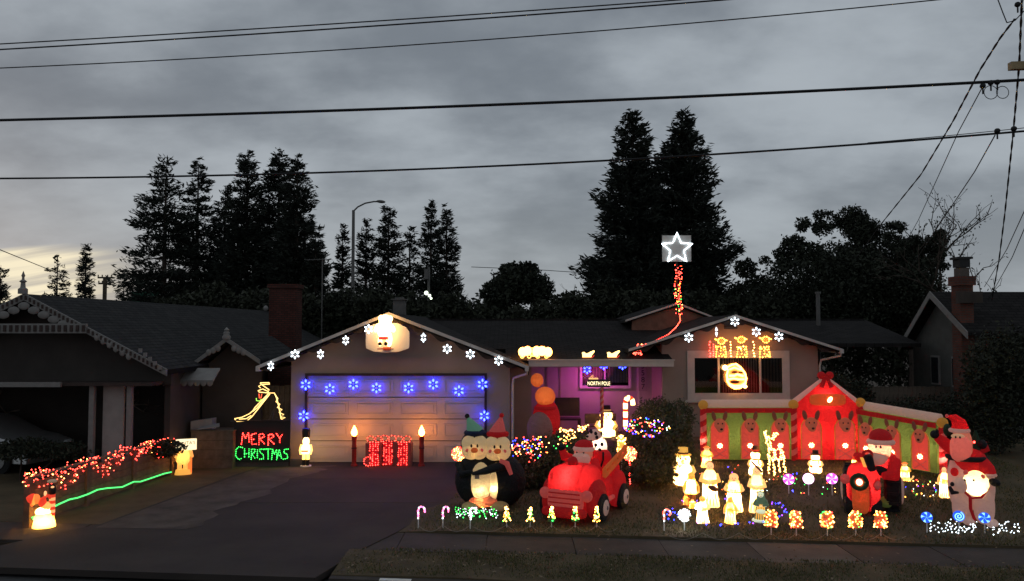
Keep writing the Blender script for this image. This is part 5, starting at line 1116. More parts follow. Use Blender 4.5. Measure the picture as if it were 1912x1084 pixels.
def robed(label, px, base, top, w, body='W', hood=None, arms='pray', head='S', group=None, trim=None, name='nativity_figure', cat='figurine', hat=None, coat=None, legs=None):
    f = Fig(name, label, cat, px, base, group); h = base - top; y = lambda k: base - h * k
    if legs:
        for sg in (-1, 1):
            mb = MB(); mb.tube([f.p(px + sg * w * .16, y(.42)), f.p(px + sg * w * .16, y(.02))], w * .15 * f.s, 8); f.part('leg', mb, PL[legs])
        mb = MB(); prof_lathe(f, mb, px, [(.001, y(.82)), (w * .26, y(.78)), (w * .40, y(.66)), (w * .44, y(.50)), (w * .50, y(.36)), (.001, y(.36))], .75); f.part('coat', mb, PL[body])
    else:
        mb = MB(); prof_lathe(f, mb, px, [(.001, y(.82)), (w * .20, y(.80)), (w * .38, y(.70)), (w * .36, y(.50)), (w * .40, y(.25)), (w * .50, y(.03)), (w * .48, y(0)), (.001, y(0))], .75); f.part('robe', mb, PL[body])
        mb = MB()
        for k in range(-2, 3): mb.tube([f.p(px + k * w * .10, y(.60), -w * .27 * f.s), f.p(px + k * w * .17, y(.05), -w * (.36 - .035 * k * k) * f.s)], .012, 5)
        f.part('robe_folds', mb, PL[trim or 'Y'])
    mb = MB(); f.ell(mb, px, y(.89), w * .21, h * .095, None); f.part('head', mb, PL['S' if head in 'WC' else head])
    if not hood and not hat: mb = MB(); f.ell(mb, px, y(.915), w * .23, h * .085, w * .21 * f.s, dy=.04); f.part('hair', mb, PL['Y' if head == 'Y' else 'D'])
    if not legs: mb = MB(); mb.torus(f.p(px, y(.52)), w * .36 * f.s, w * .035 * f.s, 'z', 18, 6, .75); f.part('sash', mb, PL['O' if body != 'G' else 'E'])
    if hood: mb = MB(); f.ell(mb, px, y(.90), w * .26, h * .11, w * .22 * f.s, dy=.05); mb.lathe([(w * .36 * f.sx, (f.py - y(.70)) * f.s), (w * .30 * f.sx, (f.py - y(.80)) * f.s), (w * .2 * f.sx, (f.py - y(.88)) * f.s)], (0, .06, 0), 16, .7); f.part('hood', mb, PL[hood])
    if hat: mb = MB(); prof_lathe(f, mb, px, [(.001, y(1.03)), (w * .16, y(1.02)), (w * .2, y(.96)), (w * .32, y(.955)), (w * .32, y(.94)), (.001, y(.935))]); f.part('hat', mb, PL[hat])
    for sg in (-1, 1):
        e = (px + sg * w * .06, y(.56), -w * .40 * f.s) if arms == 'pray' else (px + sg * w * .52, y(.44), -.08) if arms == 'down' else (px + sg * w * .5, y(.62), -w * .3 * f.s)
        mb = MB(); mb.tube([f.p(px + sg * w * .32, y(.72)), f.p(px + sg * w * .46, y(.58), -w * .12 * f.s), f.p(*e)], [w * .11 * f.s, w * .12 * f.s, w * .07 * f.s], 8); f.part('arm', mb, PL[body])
        mb = MB(); f.ell(mb, e[0], e[1], w * .06, w * .07, None, dy=e[2] - .02); f.part('hand', mb, PL['S'])
    if head != 'E': lamp(f.root, f.p(px, y(.60 if legs else .35)), h * random.uniform(.6, 1.5), (1.0, .58, .20), .03)
    face_bits(f, px, y(.885), w * .19, 0); return f
f = snowman('big glowing snowman with a banded pale hat beside the bushes', 1276, 905, 836, 40, 'W', 'Y', 'D', None, mitts='D', buttons=False)

robed('small glowing Santa on a tray base in front of the stable post', 1320, 872, 834, 22, 'Y', None, 'pray', 'C', name='santa_figure', cat='santa', hat='O')
f = robed('figure in a yellow coat and dark brown trousers before the big snowman', 1291, 942, 884, 26, 'Y', 'Y', 'down', 'Y', legs='D')
mb = MB(); mb.tube([f.p(1302, 938, -.1), f.p(1303, 905, -.1)], .012, 6); f.part('staff', mb, PL['D'])
f = robed('tall glowing robed figure holding a dark bundle', 1326, 945, 862, 36, 'W', None, 'pray', 'C')
mb = MB(); f.ell(mb, 1332, 908, 10, 5, .06, dy=-.22, rot=(0, .3, 0)); f.part('bundle', mb, PL['D'])
robed('tiny pointed orange figure on the grass behind the sparkling ball', 1281, 942, 922, 11, 'O', 'O', 'pray', 'O', name='small_figure')
robed('tiny cream child figure kneeling beside the pointed one', 1293, 948, 932, 13, 'Y', None, 'pray', 'C', name='small_figure')
f = robed('wide overexposed robed figure in the middle of the lawn group', 1371, 954, 886, 34, 'W', 'W', 'out', 'W')
robed('short yellow child figure in front of the overexposed robed one', 1364, 977, 930, 22, 'Y', 'Y', 'down', 'Y')
snowman('white snowman in a red and black top hat standing behind the lawn group', 1411, 888, 833, 26, 'W', 'D', 'R', 'D')
f = robed('tall cream shepherd figure with a cape beside the snowman', 1414, 956, 872, 32, 'C', 'C', 'pray', 'C', trim='W')
mb = MB(); mb.tube([f.p(1404, 862, -.1), f.p(1424, 880, -.16)], .02, 6); f.part('crook', mb, PL['D'])
f = robed('dark green and white hooded figure beside the shepherd', 1421, 974, 918, 27, 'G', 'G', 'pray', 'E'); 
mb = MB(); f.ell(mb, 1421, 953, 9, 4, .08, dy=-.1); mb.torus(f.p(1421, 971), .14, .03, 'z', 16, 6, .75); f.part('white_trim', mb, PL['E'])
f = robed('child figure with yellow hair in a dazzling white dress', 1312, 976, 928, 25, 'C', None, 'pray', 'Y'); o = f.root.children[0]; o.data.materials[0] = mat('dazzling_white', (.9, .9, .9), .4, emit=9, ecol=(.95, .96, 1.0))
snowman('small snowman with black hat in front of the red stable front', 1523, 882, 841, 25, 'C', 'B', 'D', 'R', mitts='R')
snowman('small snowman half hidden behind the tractor', 1597, 885, 852, 20, 'Y', 'R', 'R', None)
f = robed('small glowing Santa with a sled behind the tractor wheel', 1690, 897, 864, 20, 'Y', None, 'pray', 'C', name='santa_figure', cat='santa', hat='O')
mb = MB(); mb.tube([f.p(1678, 892, -.1), f.p(1702, 892, -.1), f.p(1706, 886, -.1)], .02, 6); mb.tube([f.p(1678, 899, -.1), f.p(1706, 899, -.1)], .015, 6); f.part('sled', mb, PL['C'])
f = robed('glowing yellow figure hidden behind the polar bear', 1764, 928, 872, 22, 'W', None, 'down', 'W')
f = snowman('glowing snowman in a black top hat on the planter behind the fire engine', 1132, 817, 757, 36, 'W', 'B', 'W', None, mitts=None); f.root.scale = (1, 1, 1)
mb = MB(); mb.lathe([(.22, -.25), (.25, -.2), (.25, .01), (.2, .02)], (0, 0, 0), 16); f.part('pedestal', mb, PL['B'])
for px in (1125, 1140):
    mb = MB(); f.ell(mb, px, 815, 8, 4, .12, dy=-.08); f.part('boot', mb, PL['B'])

# ---- blow moulds by the low fence
f = Fig('santa_lamp_post_figure', 'glowing child figure in a red hat hugging a striped lamp post', 'figurine', 82, 984); 
mb = MB(); prof_lathe(f, mb, 82, [(.001, 958), (14, 958), (18, 965), (22, 980), (22, 984), (.001, 984)], .7); f.part('snowy_base', mb, PL['Y'])
mb = MB(); f.ell(mb, 80, 955, 15, 8, .10); f.ell(mb, 86, 946, 11, 8, .09); f.part('skirt', mb, PL['W']); lamp(f.root, f.p(82, 974), 28, (1, .60, .22), .03); lamp(f.root, f.p(80, 955), 28, (1, .60, .22), .03)
mb = MB(); f.ell(mb, 78, 938, 8, 9, .09); f.part('jacket', mb, PL['R'])
mb = MB(); f.ell(mb, 66, 931, 8, 9, .10); f.part('head', mb, PL['O'])
mb = MB(); mb.lathe([(10 * f.s, 0), (8 * f.s, 5 * f.s), (4 * f.s, 9 * f.s), (.002, 11 * f.s)], f.p(60, 930), 12, 1, (0, -1.3, 0)); f.part('hat', mb, PL['R'])
mb = MB(); mb.torus(f.p(62, 932), .07, .03, 'x', 14, 6, 1.1); f.part('hat_brim', mb, PL['Y']); mb = MB(); f.ell(mb, 59, 941, 3, 3.5, None); f.part('hat_pompom', mb, PL['O'])
mb = MB(); mb.tube([f.p(76, 934, -.05), f.p(86, 924, -.1), f.p(93, 930, -.08)], .035, 8); f.part('arm', mb, PL['R'])
PLs = [PL['R'], PL['C']]
for k in range(7):
    mb = MB(); y0_ = 925 + k * 5.6; mb.lathe([(6 * f.sx, (f.py - y0_ - 5.6) * f.s), (6 * f.sx, (f.py - y0_) * f.s)], ((96 - 82) * f.sx, 0, 0), 14, tilt=None); o = f.part('post_stripe', mb, PLs[k % 2])
mb = MB(); f.ell(mb, 96, 916, 7, 10, .07, e=.6); f.part('lantern', mb, PL['B']); mb = MB(); f.ell(mb, 96, 911, 5, 3, .075, dy=-.01); f.part('lantern_glass', mb, PL['S']); mb = MB(); f.ell(mb, 95, 901, 10, 3.5, .10); f.part('lantern_roof', mb, mat('lantern_tan', (.4, .28, .18), .5, emit=.25))
for px in (83,): mb = MB(); f.ell(mb, px, 921, 3, 5, .04, dy=-.1); f.part('hand', mb, PL['S'])

f = Fig('sign_figure', 'overexposed glowing figure holding a board, at the far end of the low fence', 'figurine', 343, 885)
a = f.p(327, 840, -.08); b = f.p(366, 820, -.08); mb = MB(); mb.bx(a[0], b[0], -.10, -.03, a[2], b[2]); BD = f.part('board', mb, mat('lit_board', (.9, .75, .5), .5, emit=1.3, ecol=(1.0, .82, .50)), smooth=False)
link('lettering', text_mesh("SANTA'S", .115, .002, mat('brown_ink', (.10, .05, .03), .7)), BD, ((a[0] + b[0]) / 2, -.104, b[2] - .10))
mb = MB(); f.ell(mb, 343, 850, 13, 13, .14); prof_lathe(f, mb, 342, [(.001, 842), (12, 845), (14, 860), (10, 866), (.001, 866)], .8); f.part('body', mb, PL['W']); lamp(f.root, f.p(343, 852), 45, (1, .60, .22), .03)
for px in (335, 346): mb = MB(); mb.tube([f.p(px, 860), f.p(px, 878)], .055, 8); f.part('leg', mb, PL['W'])
mb = MB(); mb.bx(*sorted((f.p(350, 0)[0], f.p(358, 0)[0])), -.06, .1, .04, f.p(0, 842)[2]); f.part('parcel', mb, PL['O'], smooth=False)
mb = MB(); prof_lathe(f, mb, 342, [(.001, 876), (14, 876), (16, 885), (.001, 885)], .7); f.part('base', mb, PL['Y'])
for sg in (-1, 1): mb = MB(); mb.tube([f.p(343 + sg * 10, 846), f.p(343 + sg * 15, 852, -.06), f.p(343 + sg * 12, 841, -.1)], .04, 8); f.part('arm', mb, PL['W'])

# ---- lights along the low fence
t = thing('fence_light_string', 'red and white bulb net draped along the low fence top', 'string lights', n0); pts = []; wl_ = []
for k in range(520):
    q = random.random(); dz = random.random(); sag = .16 + .12 * math.sin(q * 9) ** 2 + .05 * math.sin(q * 31)
    if .60 < q < .66 and dz > .4: continue
    w = FU_ * (FLEN * q * 1.04 - .12); pts.append((w.x - FU_.y * random.uniform(-.09, .09) * -1 + random.uniform(-.05, .05), w.y + random.uniform(-.05, .05) - .02, FH + .12 + .05 * math.sin(q * 25) - dz * sag * 1.5 + random.uniform(-.03, .06), random.choice('rrrsssw')))
bulbs(t, pts, .0135); mb = MB()
for ph in (0, 1.3):
    mb.tube([(FU_ * (FLEN * k / 60)) + Vector((.08, -.04, FH + .02 + .05 * math.sin(k * 1.7 + ph) - .08 * ph)) for k in range(61)], .005, 4)
obj('wire', mb, M_wire, t)
rope = [(320, 881), (306, 884), (280, 893), (262, 899), (250, 899), (228, 909), (200, 911), (182, 914), (165, 922), (145, 929), (130, 932), (112, 940), (98, 947), (78, 958), (66, 964), (60, 966), (62, 969), (72, 968)]
FN = Vector((FU_.y, -FU_.x, 0)); F0 = n0 + FN * .10      # the rope is pinned low on the driveway side of the fence
def on_fence(px, py):
    d = ray(px, py); c = Vector((0, 0, CAMH)); return c + d * ((F0 - c).dot(FN) / d.dot(FN))
RP = [on_fence(x, y) for x, y in rope]; RP = [Vector((q.x, q.y, max(.03, q.z))) for q in RP]
t = thing('green_rope_light', 'glowing green rope light lying along the foot of the low fence', 'rope light', RP[0]); mb = MB(); mb.tube([q - RP[0] for q in RP], .016, 6); obj('rope', mb, emis('green_rope', (0.10, 1.0, 0.20), 1.7), t)

# ================================================================ inflatables
def cloth(name, col, tr=.55, emit=0.0, ecol=None): return mat('inflatable_' + name, col,  .75, .05, 4, .9, 6, trans=tr, emit=emit, ecol=ecol)  # even emission stands in for bulb light filling the cloth
def lampx(*a, **k):
    l_ = lamp(*a, **k); l_.data.energy *= 6.0; return l_
IN = dict(red=cloth('red', (.62, .022, .026), .55, 0.31, (.75, .022, .028)), white=cloth('white', (.74, .62, .56), .55, 0.21, (.95, .52, .42)), cream=cloth('cream', (.84, .72, .48), .55, 0.28, (1.0, .74, .42)), black=cloth('black', (.012, .013, .016), .1), navy=cloth('navy', (.02, .03, .08), .2), mint=cloth('mint', (.24, .50, .36), .5, 0.15, (.30, .62, .42)), pink=cloth('pink', (.66, .16, .15), .5, 0.25, (.85, .17, .15)),  # white emits pink, imitating red light from inside
          orange=cloth('orange', (.70, .22, .06), .55, 0.25, (.95, .24, .06)), skin=cloth('skin', (.74, .36, .24), .55, 0.28, (1.0, .40, .26)), green=cloth('green', (.24, .34, .09), .55, 0.13, (.36, .46, .11)), dgreen=cloth('dark_green', (.018, .06, .03), .2), brown=cloth('brown', (.45, .17, .10), .5, .32, (.70, .20, .12)), dbrown=cloth('dark_brown', (.15, .06, .045), .4, .16, (.5, .12, .08)), gold=cloth('gold', (.66, .38, .07), .5, 0.17, (.85, .44, .08)), tan=cloth('tan', (.52, .38, .19), .5, .15), grey=cloth('grey', (.18, .16, .16), .3, 0.05, (.4, .22, .2)), dred=cloth('deep_red', (.40, .014, .018), .4, 0.23, (.60, .016, .02)))
WARM = (1.0, .72, .38)
# ---- penguins
f = Fig('penguin_inflatable', 'inflatable pair of hugging penguins in green and pink pointed hats', 'inflatable', 902, 947)
def head(px, py, hatc, brimc, tipx, tipy, pom):
    mb = MB(); f.ell(mb, px, py - 4, 26, 27, .25, dy=.12); f.part('head', mb, IN['black'])
    mb = MB(); f.ell(mb, px - 10, py - 10, 14, 14, .14, dy=-.10); f.ell(mb, px + 10, py - 10, 14, 14, .14, dy=-.10); f.ell(mb, px - 6, py + 4, 18, 16, .20, dy=-.10); f.ell(mb, px + 8, py + 4, 17, 16, .20, dy=-.10); FA = f.part('face', mb, IN['cream'])
    for sg in (-1, 1):
        mb = MB(); f.ell(mb, px + sg * 5.5, py - 7, 1.8, 3.2, .02, dy=-.26); f.part('eye', mb, IN['black'], FA); mb = MB(); f.ell(mb, px + sg * 13, py + 1, 3.4, 3.4, .02, dy=-.27); f.part('cheek', mb, IN['pink'], FA)
    mb = MB(); f.ell(mb, px, py, 6.5, 4.8, .08, dy=-.33); f.part('beak', mb, IN['orange'], FA)
    mb = MB(); k = 8; c0 = f.p(px + 1, py - 28, .05); c1 = f.p(tipx, tipy, .05); mb.tube([Vector(c0).lerp(Vector(c1), i / k) for i in range(k + 1)], [max(.01, 17 * f.s * (1 - i / k) ** .85) for i in range(k + 1)], 14); HT = f.part('hat', mb, IN[hatc])
    mb = MB(); mb.torus(f.p(px + 1, py - 27, .05), 16 * f.s, 5 * f.s, 'z', 22, 8); f.part('hat_brim', mb, IN[brimc], HT); mb = MB(); f.ell(mb, tipx, tipy, 4.5, 4.5, None, dy=.05); f.part('pompom', mb, IN[pom], HT)
    lampx(f.root, f.p(px, py + 2, -.13), 2.2, WARM, .03)
mb = MB(); f.ell(mb, 893, 897, 44, 50, .40, dy=.12); f.part('body', mb, IN['black']); mb = MB(); f.ell(mb, 940, 900, 42, 48, .42, dy=.18, rot=(0, -.12, 0)); f.part('body', mb, IN['black'])
mb = MB(); f.ell(mb, 898, 897, 19, 36, .17, dy=-.22); BL = f.part('belly', mb, IN['cream']); mb = MB(); f.ell(mb, 921, 905, 8, 29, .12, dy=-.18); f.part('belly', mb, IN['cream']); lampx(f.root, f.p(898, 908, -.27), .75, WARM, .03); lampx(f.root, f.p(921, 908, -.25), .5, WARM, .03)
head(886, 838, 'mint', 'navy', 872, 780, 'black'); head(928, 840, 'pink', 'dred', 936, 779, 'dred')
mb = MB(); f.ell(mb, 940, 838, 11, 12, .12, dy=-.14); f.part('cheek_fluff', mb, IN['cream'])
mb = MB(); mb.tube([f.p(948, 868, -.10), f.p(925, 868, -.38), f.p(905, 874, -.43), f.p(882, 879, -.42)], [.10, .09, .07, .03], 10); f.part('wing', mb, IN['black']); mb = MB(); mb.tube([f.p(858, 868, 0), f.p(864, 882, -.26), f.p(882, 876, -.36)], [.09, .08, .04], 10); f.part('wing', mb, IN['black'])
mb = MB(); mb.tube([f.p(932, 858, -.30), f.p(945, 862, -.32), f.p(953, 882, -.33)], [.05, .06, .04], 8); f.part('scarf', mb, IN['pink'])
mb = MB(); mb.box(f.p(891, 884, -.38), (.045, .01, .05)); f.part('scarf_tag', mb, IN['grey'], smooth=False)
for px in (880, 932): mb = MB(); f.ell(mb, px, 940, 17, 8.5, .22, dy=-.26); f.part('foot', mb, IN['tan'])
mb = MB(); f.ell(mb, 902, 932, 26, 11, .2, dy=-.20); f.part('base', mb, IN['brown']); lampx(f.root, f.p(897, 930, -.30), .7, (1, .5, .2), .02)
# ---- fire engine
p = Vector((1.46, 16.27, 0)); p.z = gz(p.x, p.y); TR = thing('fire_engine_inflatable', 'inflatable red fire engine carrying Santa and a spotted dog', 'inflatable', p, R(-27)); red = IN['red']
def tp(name, mb, m, parent=None, **k): return obj(name, mb, m, parent or TR, True, **k)
mb = MB(); mb.ell((0, .05, .42), (.50, 1.02, .30), e=.45, seg=28, rings=14); tp('body', mb, red); mb = MB(); mb.ell((0, -.52, .66), (.46, .52, .37), e=.6, seg=24, rings=14); tp('hood', mb, red)
for sx_ in (-.22, .22):
    mb = MB(); mb.tube([(sx_ * (1 + .1 * math.cos(t)), -.52 - .50 * math.cos(t) * .98, .66 + .372 * math.sin(t) ** .8) for t in np.linspace(.15, PI * .8, 14)], .007, 4); tp('seam', mb, IN['dred'])
mb = MB(); mb.ell((0, -.62, 1.08), (.10, .10, .11)); mb.lathe([(.12, 1.0), (.05, 1.06)], (0, -.62, 0), 12); tp('hood_ornament', mb, IN['dred'])
mb = MB(); mb.ell((0, -.98, .42), (.36, .08, .20), e=.4); GRL = tp('grille', mb, IN['pink'])
for k in range(4): mb = MB(); mb.tube([(-.32, -1.055, .28 + k * .09), (.32, -1.055, .28 + k * .09)], .014, 6); tp('grille_bar', mb, IN['dred'], GRL)
for sg in (-1, 1):
    mb = MB(); mb.ell((sg * .43, -.97, .52), (.11, .09, .11)); tp('headlight', mb, IN['pink'])
    for y in (-.55, .62):
        mb = MB(); mb.ell((sg * .46, y, .40), (.13, .38, .36), e=.8); tp('fender', mb, red if y > 0 else IN['dred'])
        mb = MB(); mb.tube([(sg * .50, y, .25), (sg * .53, y, .25), (sg * .62, y, .25), (sg * .65, y, .25)], [.20, .26, .26, .20], 22); WH = tp('wheel', mb, IN['black']); mb = MB(); mb.ell((sg * .655, y, .25), (.03, .15, .15)); tp('hub', mb, IN['white'], WH); mb = MB(); mb.ell((sg * .685, y, .25), (.015, .04, .04)); tp('hub_cap', mb, IN['grey'], WH)
mb = MB(); mb.ell((0, -1.05, .20), (.46, .10, .10), e=.6); tp('bumper', mb, IN['dred'])
mb = MB(); mb.ell((0, .66, .70), (.46, .36, .28), e=.6); tp('rear_box', mb, red); mb = MB(); mb.ell((.44, .02, .30), (.10, .45, .05), e=.6); tp('running_board', mb, IN['pink'])
for z0, z1 in ((.78, 1.08), (.93, 1.22)):
    mb = MB(); mb.tube([(.52, -.25, z0), (.54, .95, z1)], .035, 8); tp('ladder_rail', mb, IN['orange'])
for k in range(5): t_ = k / 4; mb = MB(); mb.tube([(.52, -.25 + 1.2 * t_, .78 + .3 * t_), (.52, -.25 + 1.2 * t_, .93 + .29 * t_)], .05, 8); tp('ladder_rung', mb, IN['orange'])
mb = MB(); mb.ell((-.02, .05, .86), (.27, .25, .30)); SB = tp('santa_body', mb, red); mb = MB(); mb.ell((-.02, -.02, 1.16), (.19, .18, .19)); SH = tp('santa_head', mb, IN['skin']); mb = MB(); mb.ell((-.02, -.13, 1.07), (.19, .13, .15)); mb.ell((-.09, -.20, 1.13), (.09, .05, .04)); mb.ell((.05, -.20, 1.13), (.09, .05, .04)); tp('beard', mb, IN['white'], SH)
mb = MB(); mb.ell((-.02, .02, 1.30), (.19, .19, .13)); tp('hat', mb, IN['dred'], SH); mb = MB(); mb.torus((-.02, -.01, 1.25), .17, .05, 'z', 18, 7); tp('hat_brim', mb, IN['white'], SH)
for sg in (-1, 1): mb = MB(); mb.ell((-.02 + sg * .07, -.185, 1.20), (.018, .012, .025)); tp('eye', mb, IN['black'], SH)
mb = MB(); mb.tube([(-.24, .02, 1.0), (-.42, -.05, 1.08), (-.45, -.10, 1.22)], [.10, .10, .07], 10); tp('santa_arm', mb, red); mb = MB(); mb.tube([(.2, .0, 1.0), (.32, -.15, .90), (.18, -.28, .85)], [.10, .10, .07], 10); tp('santa_arm', mb, red)
mb = MB(); mb.ell((.16, -.30, .85), .08); mb.ell((-.46, -.11, 1.26), .075); tp('mittens', mb, IN['black'], SB)['kind'] = 'stuff'
mb = MB(); mb.bx(-.10, .06, -.22, -.16, .68, .98); tp('jacket_front', mb, IN['white'], SB)
mb = MB(); mb.torus((.1, -.30, .80), .14, .025, 'y', 18, 6); tp('steering_wheel', mb, IN['black'])
mb = MB(); mb.ell((.10, .55, 1.20), (.17, .16, .26)); mb.ell((.04, .48, 1.47), (.13, .13, .12)); mb.ell((-.03, .36, 1.44), (.08, .09, .065)); DG = tp('dog', mb, IN['white'])
mb = MB(); mb.ell((.15, .52, 1.50), (.03, .05, .07)); mb.ell((-.06, .50, 1.53), (.03, .05, .06)); tp('ears', mb, IN['black'], DG)['kind'] = 'stuff'; mb = MB(); mb.ell((-.05, .27, 1.46), (.03, .03, .025)); tp('dog_nose', mb, IN['black'], DG)
for q in ((.21, .42, 1.30), (.13, .39, 1.06), (-.05, .42, 1.22), (.12, .37, 1.44), (.0, .36, 1.55), (.08, .40, 1.28), (.17, .40, 1.18), (.02, .40, 1.15), (.10, .36, 1.52)): mb = MB(); mb.ell(q, (.035, .02, .04)); tp('spot', mb, IN['black'], DG)
mb = MB(); mb.ell((.12, .52, 1.02), (.25, .22, .20)); tp('seat_back', mb, red); mb = MB(); mb.tube([(.26, .36, 1.15), (.28, .30, 1.0), (.22, .32, .86)], .02, 6); tp('harness', mb, IN['black'])
for q, w in (((.02, -.86, .80), 1.9), ((0, .55, .55), 2.6), ((-.05, 0, 1.12), 1.0), ((0, .05, .8), 1.6), ((.1, .5, 1.3), .8), ((0, -.3, .4), 2.0)): lampx(TR, q, w, (1.0, .80, .6), .02)
# ---- tractor
f = Fig('tractor_inflatable', 'inflatable red tractor with Santa driving and a wreath on its nose', 'inflatable', 1618, 958); red = IN['red']
mb = MB(); f.ell(mb, 1613, 913, 32, 42, .50, dy=.25, e=.55, seg=26, rings=14); f.part('hood', mb, red)
mb = MB(); f.ell(mb, 1608, 925, 16, 30, .10, dy=-.22, e=.5); f.part('grille', mb, IN['orange'])
mb = MB(); mb.torus(f.p(1606, 897, -.30), 12 * f.s, 4.2 * f.s, 'y', 22, 8); WR_ = f.part('wreath', mb, IN['dgreen']); mb = MB(); f.ell(mb, 1606, 897, 6, 6, .03, dy=-.31); f.part('wreath_bulb', mb, emis('wreath_glow', (1.0, .45, .28), 5), WR_)
for px, py in ((1580, 896), (1636, 903)): mb = MB(); f.ell(mb, px, py, 10, 9, .10, dy=-.12); f.part('headlamp', mb, IN['pink'])
for px, py in ((1587, 946), (1637, 948)):
    mb = MB(); c = f.p(px, py, -.05); mb.tube([(c[0] - .10, c[1], c[2]), (c[0] - .07, c[1], c[2]), (c[0] + .07, c[1], c[2]), (c[0] + .10, c[1], c[2])], [.14, .19, .19, .14], 18); f.part('front_wheel', mb, IN['black'])
for px, s_ in ((1668, 1), (1590, -1)):
    c = f.p(px, 921, .55); mb = MB(); mb.tube([(c[0] - .16, c[1], c[2]), (c[0] - .12, c[1], c[2]), (c[0] + .10, c[1], c[2]), (c[0] + .15, c[1], c[2])], [.36, .45, .45, .36], 26); WH = f.part('rear_wheel', mb, IN['black']); WH.rotation_euler = (0, 0, 0)
    mb = MB(); mb.ell((c[0] + s_ * .16, c[1], c[2]), (.05, .27, .27)); f.part('hub', mb, IN['white'], WH)
    mb = MB()
    for k in range(14): a = k * 2 * PI / 14; mb.box((c[0], c[1] + .45 * math.cos(a), c[2] + .45 * math.sin(a)), (.12, .03, .03))
    o = f.part('treads', mb, IN['black'], WH); o['kind'] = 'stuff'
mb = MB(); f.ell(mb, 1655, 870, 24, 27, .26, dy=.30); SB = f.part('santa_body', mb, red); mb = MB(); f.ell(mb, 1645, 842, 22, 23, .22, dy=.18); SH = f.part('santa_head', mb, IN['skin'])
mb = MB(); f.ell(mb, 1640, 857, 20, 14, .20, dy=.12, rot=(0, -.2, 0)); f.part('beard', mb, IN['white'], SH); mb = MB(); f.ell(mb, 1647, 821, 22, 17, .23, dy=.22, rot=(0, .15, 0)); f.part('hat', mb, IN['dred'], SH)
for px in (1638, 1646): mb = MB(); f.ell(mb, px, 835, 2.2, 3, .02, dy=-.03); f.part('eye', mb, IN['black'], SH)
mb = MB(); mb.torus(f.p(1647, 828, .20), .22, .05, 'z', 20, 7); f.part('hat_brim', mb, IN['white'], SH)
mb = MB(); mb.tube([f.p(1672, 862, .2), f.p(1668, 885, -.05), f.p(1650, 885, -.15)], [.12, .13, .07], 10); f.part('arm', mb, red); mb = MB(); mb.tube([f.p(1632, 866, .2), f.p(1606, 858, .1), f.p(1600, 852, .05)], [.1, .1, .06], 10); f.part('arm', mb, red)
mb = MB(); f.ell(mb, 1646, 880, 14, 9, .15, dy=.1); f.part('trousers', mb, IN['black']); mb = MB(); mb.tube([f.p(1630, 878, -.1), f.p(1622, 850, -.12)], [.07, .09], 12); EX = f.part('exhaust_pipe', mb, IN['black']); mb = MB(); mb.torus(f.p(1622, 849, -.12), .08, .03, 'y', 14, 6); f.part('exhaust_ring', mb, IN['dred'], EX); mb = MB(); mb.tube([f.p(1618, 875, -.02), f.p(1616, 856, -.02)], [.03, .08], 8); f.part('lit_flap', mb, PL['Y'])
mb = MB(); f.ell(mb, 1655, 940, 14, 10, .2, dy=.3); f.part('axle', mb, IN['green'])
for q, w in ((f.p(1616, 905, .0), 2.0), (f.p(1610, 925, -.20), .35), (f.p(1645, 840, .15), 1.3), (f.p(1658, 872, .25), 1.2)): lampx(f.root, q, w, (1.0, .80, .6), .02)
# ---- Santa riding the polar bear
f = Fig('polar_bear_inflatable', 'inflatable Santa riding a white polar bear, waving a mitten', 'inflatable', 1815, 976); wh = IN['white']
mb = MB(); f.ell(mb, 1815, 907, 45, 50, .50, dy=.35, e=.9); f.ell(mb, 1798, 945, 20, 32, .22, dy=.0, e=.8); f.ell(mb, 1838, 943, 20, 33, .22, dy=.0, e=.8); f.ell(mb, 1797, 905, 27, 55, .33, dy=.20, e=.9); f.ell(mb, 1838, 908, 22, 52, .33, dy=.2, e=.9); f.part('bear_body', mb, wh)
for px in (1809, 1851): mb = MB(); f.ell(mb, px, 969, 12, 8, .16, dy=-.18); f.part('paw', mb, wh)
mb = MB(); f.ell(mb, 1824, 898, 24, 23, .26, dy=-.30); BH = f.part('bear_head', mb, IN['cream']); mb = MB(); f.ell(mb, 1795, 902, 14, 14, .16, dy=-.46); f.part('muzzle', mb, wh, BH); mb = MB(); f.ell(mb, 1781, 899, 4, 4, .06, dy=-.56); f.part('bear_nose', mb, IN['black'], BH)
mb = MB(); mb.tube([f.p(1776, 905, -.5), f.p(1781, 914, -.56), f.p(1792, 912, -.62)], [.03, .045, .02], 8); f.part('bear_mouth', mb, IN['black'], BH)
for px, py, dy in ((1804, 891, -.50), (1820, 889, -.55)): mb = MB(); f.ell(mb, px, py, 1.8, 2.2, .02, dy=dy); f.part('eye', mb, IN['black'], BH)
for px, py in ((1836, 884), (1806, 878)): mb = MB(); f.ell(mb, px, py, 4.5, 4.5, .06, dy=-.42); f.part('ear', mb, IN['pink'], BH)
mb = MB(); mb.tube([f.p(1800, 912, -.36), f.p(1815, 922, -.50), f.p(1833, 920, -.46), f.p(1846, 905, -.3)], .022, 8); mb.tube([f.p(1813, 922, -.45), f.p(1813, 945, -.28), f.p(1820, 966, -.22)], .028, 8); f.part('bridle', mb, IN['dred'])
mb = MB(); f.ell(mb, 1814, 868, 36, 26, .36, dy=.20); f.part('santa_body', mb, red); mb = MB(); f.ell(mb, 1800, 838, 20, 34, .25, dy=.08, e=.8); SH = f.part('santa_head', mb, IN['skin']); mb = MB(); f.ell(mb, 1797, 840, 20, 24, .20, dy=-.08, e=.7); f.part('beard', mb, cloth('beard_pink', (.70, .28, .24), .55, .45, (1, .24, .2)), SH)
mb = MB(); f.ell(mb, 1793, 817, 13, 5, .06, dy=-.16); f.part('eye_band', mb, IN['cream'], SH)
for px in (1789, 1797): mb = MB(); f.ell(mb, px, 818, 1.8, 2.2, .02, dy=-.225); f.part('eye', mb, IN['black'], SH)
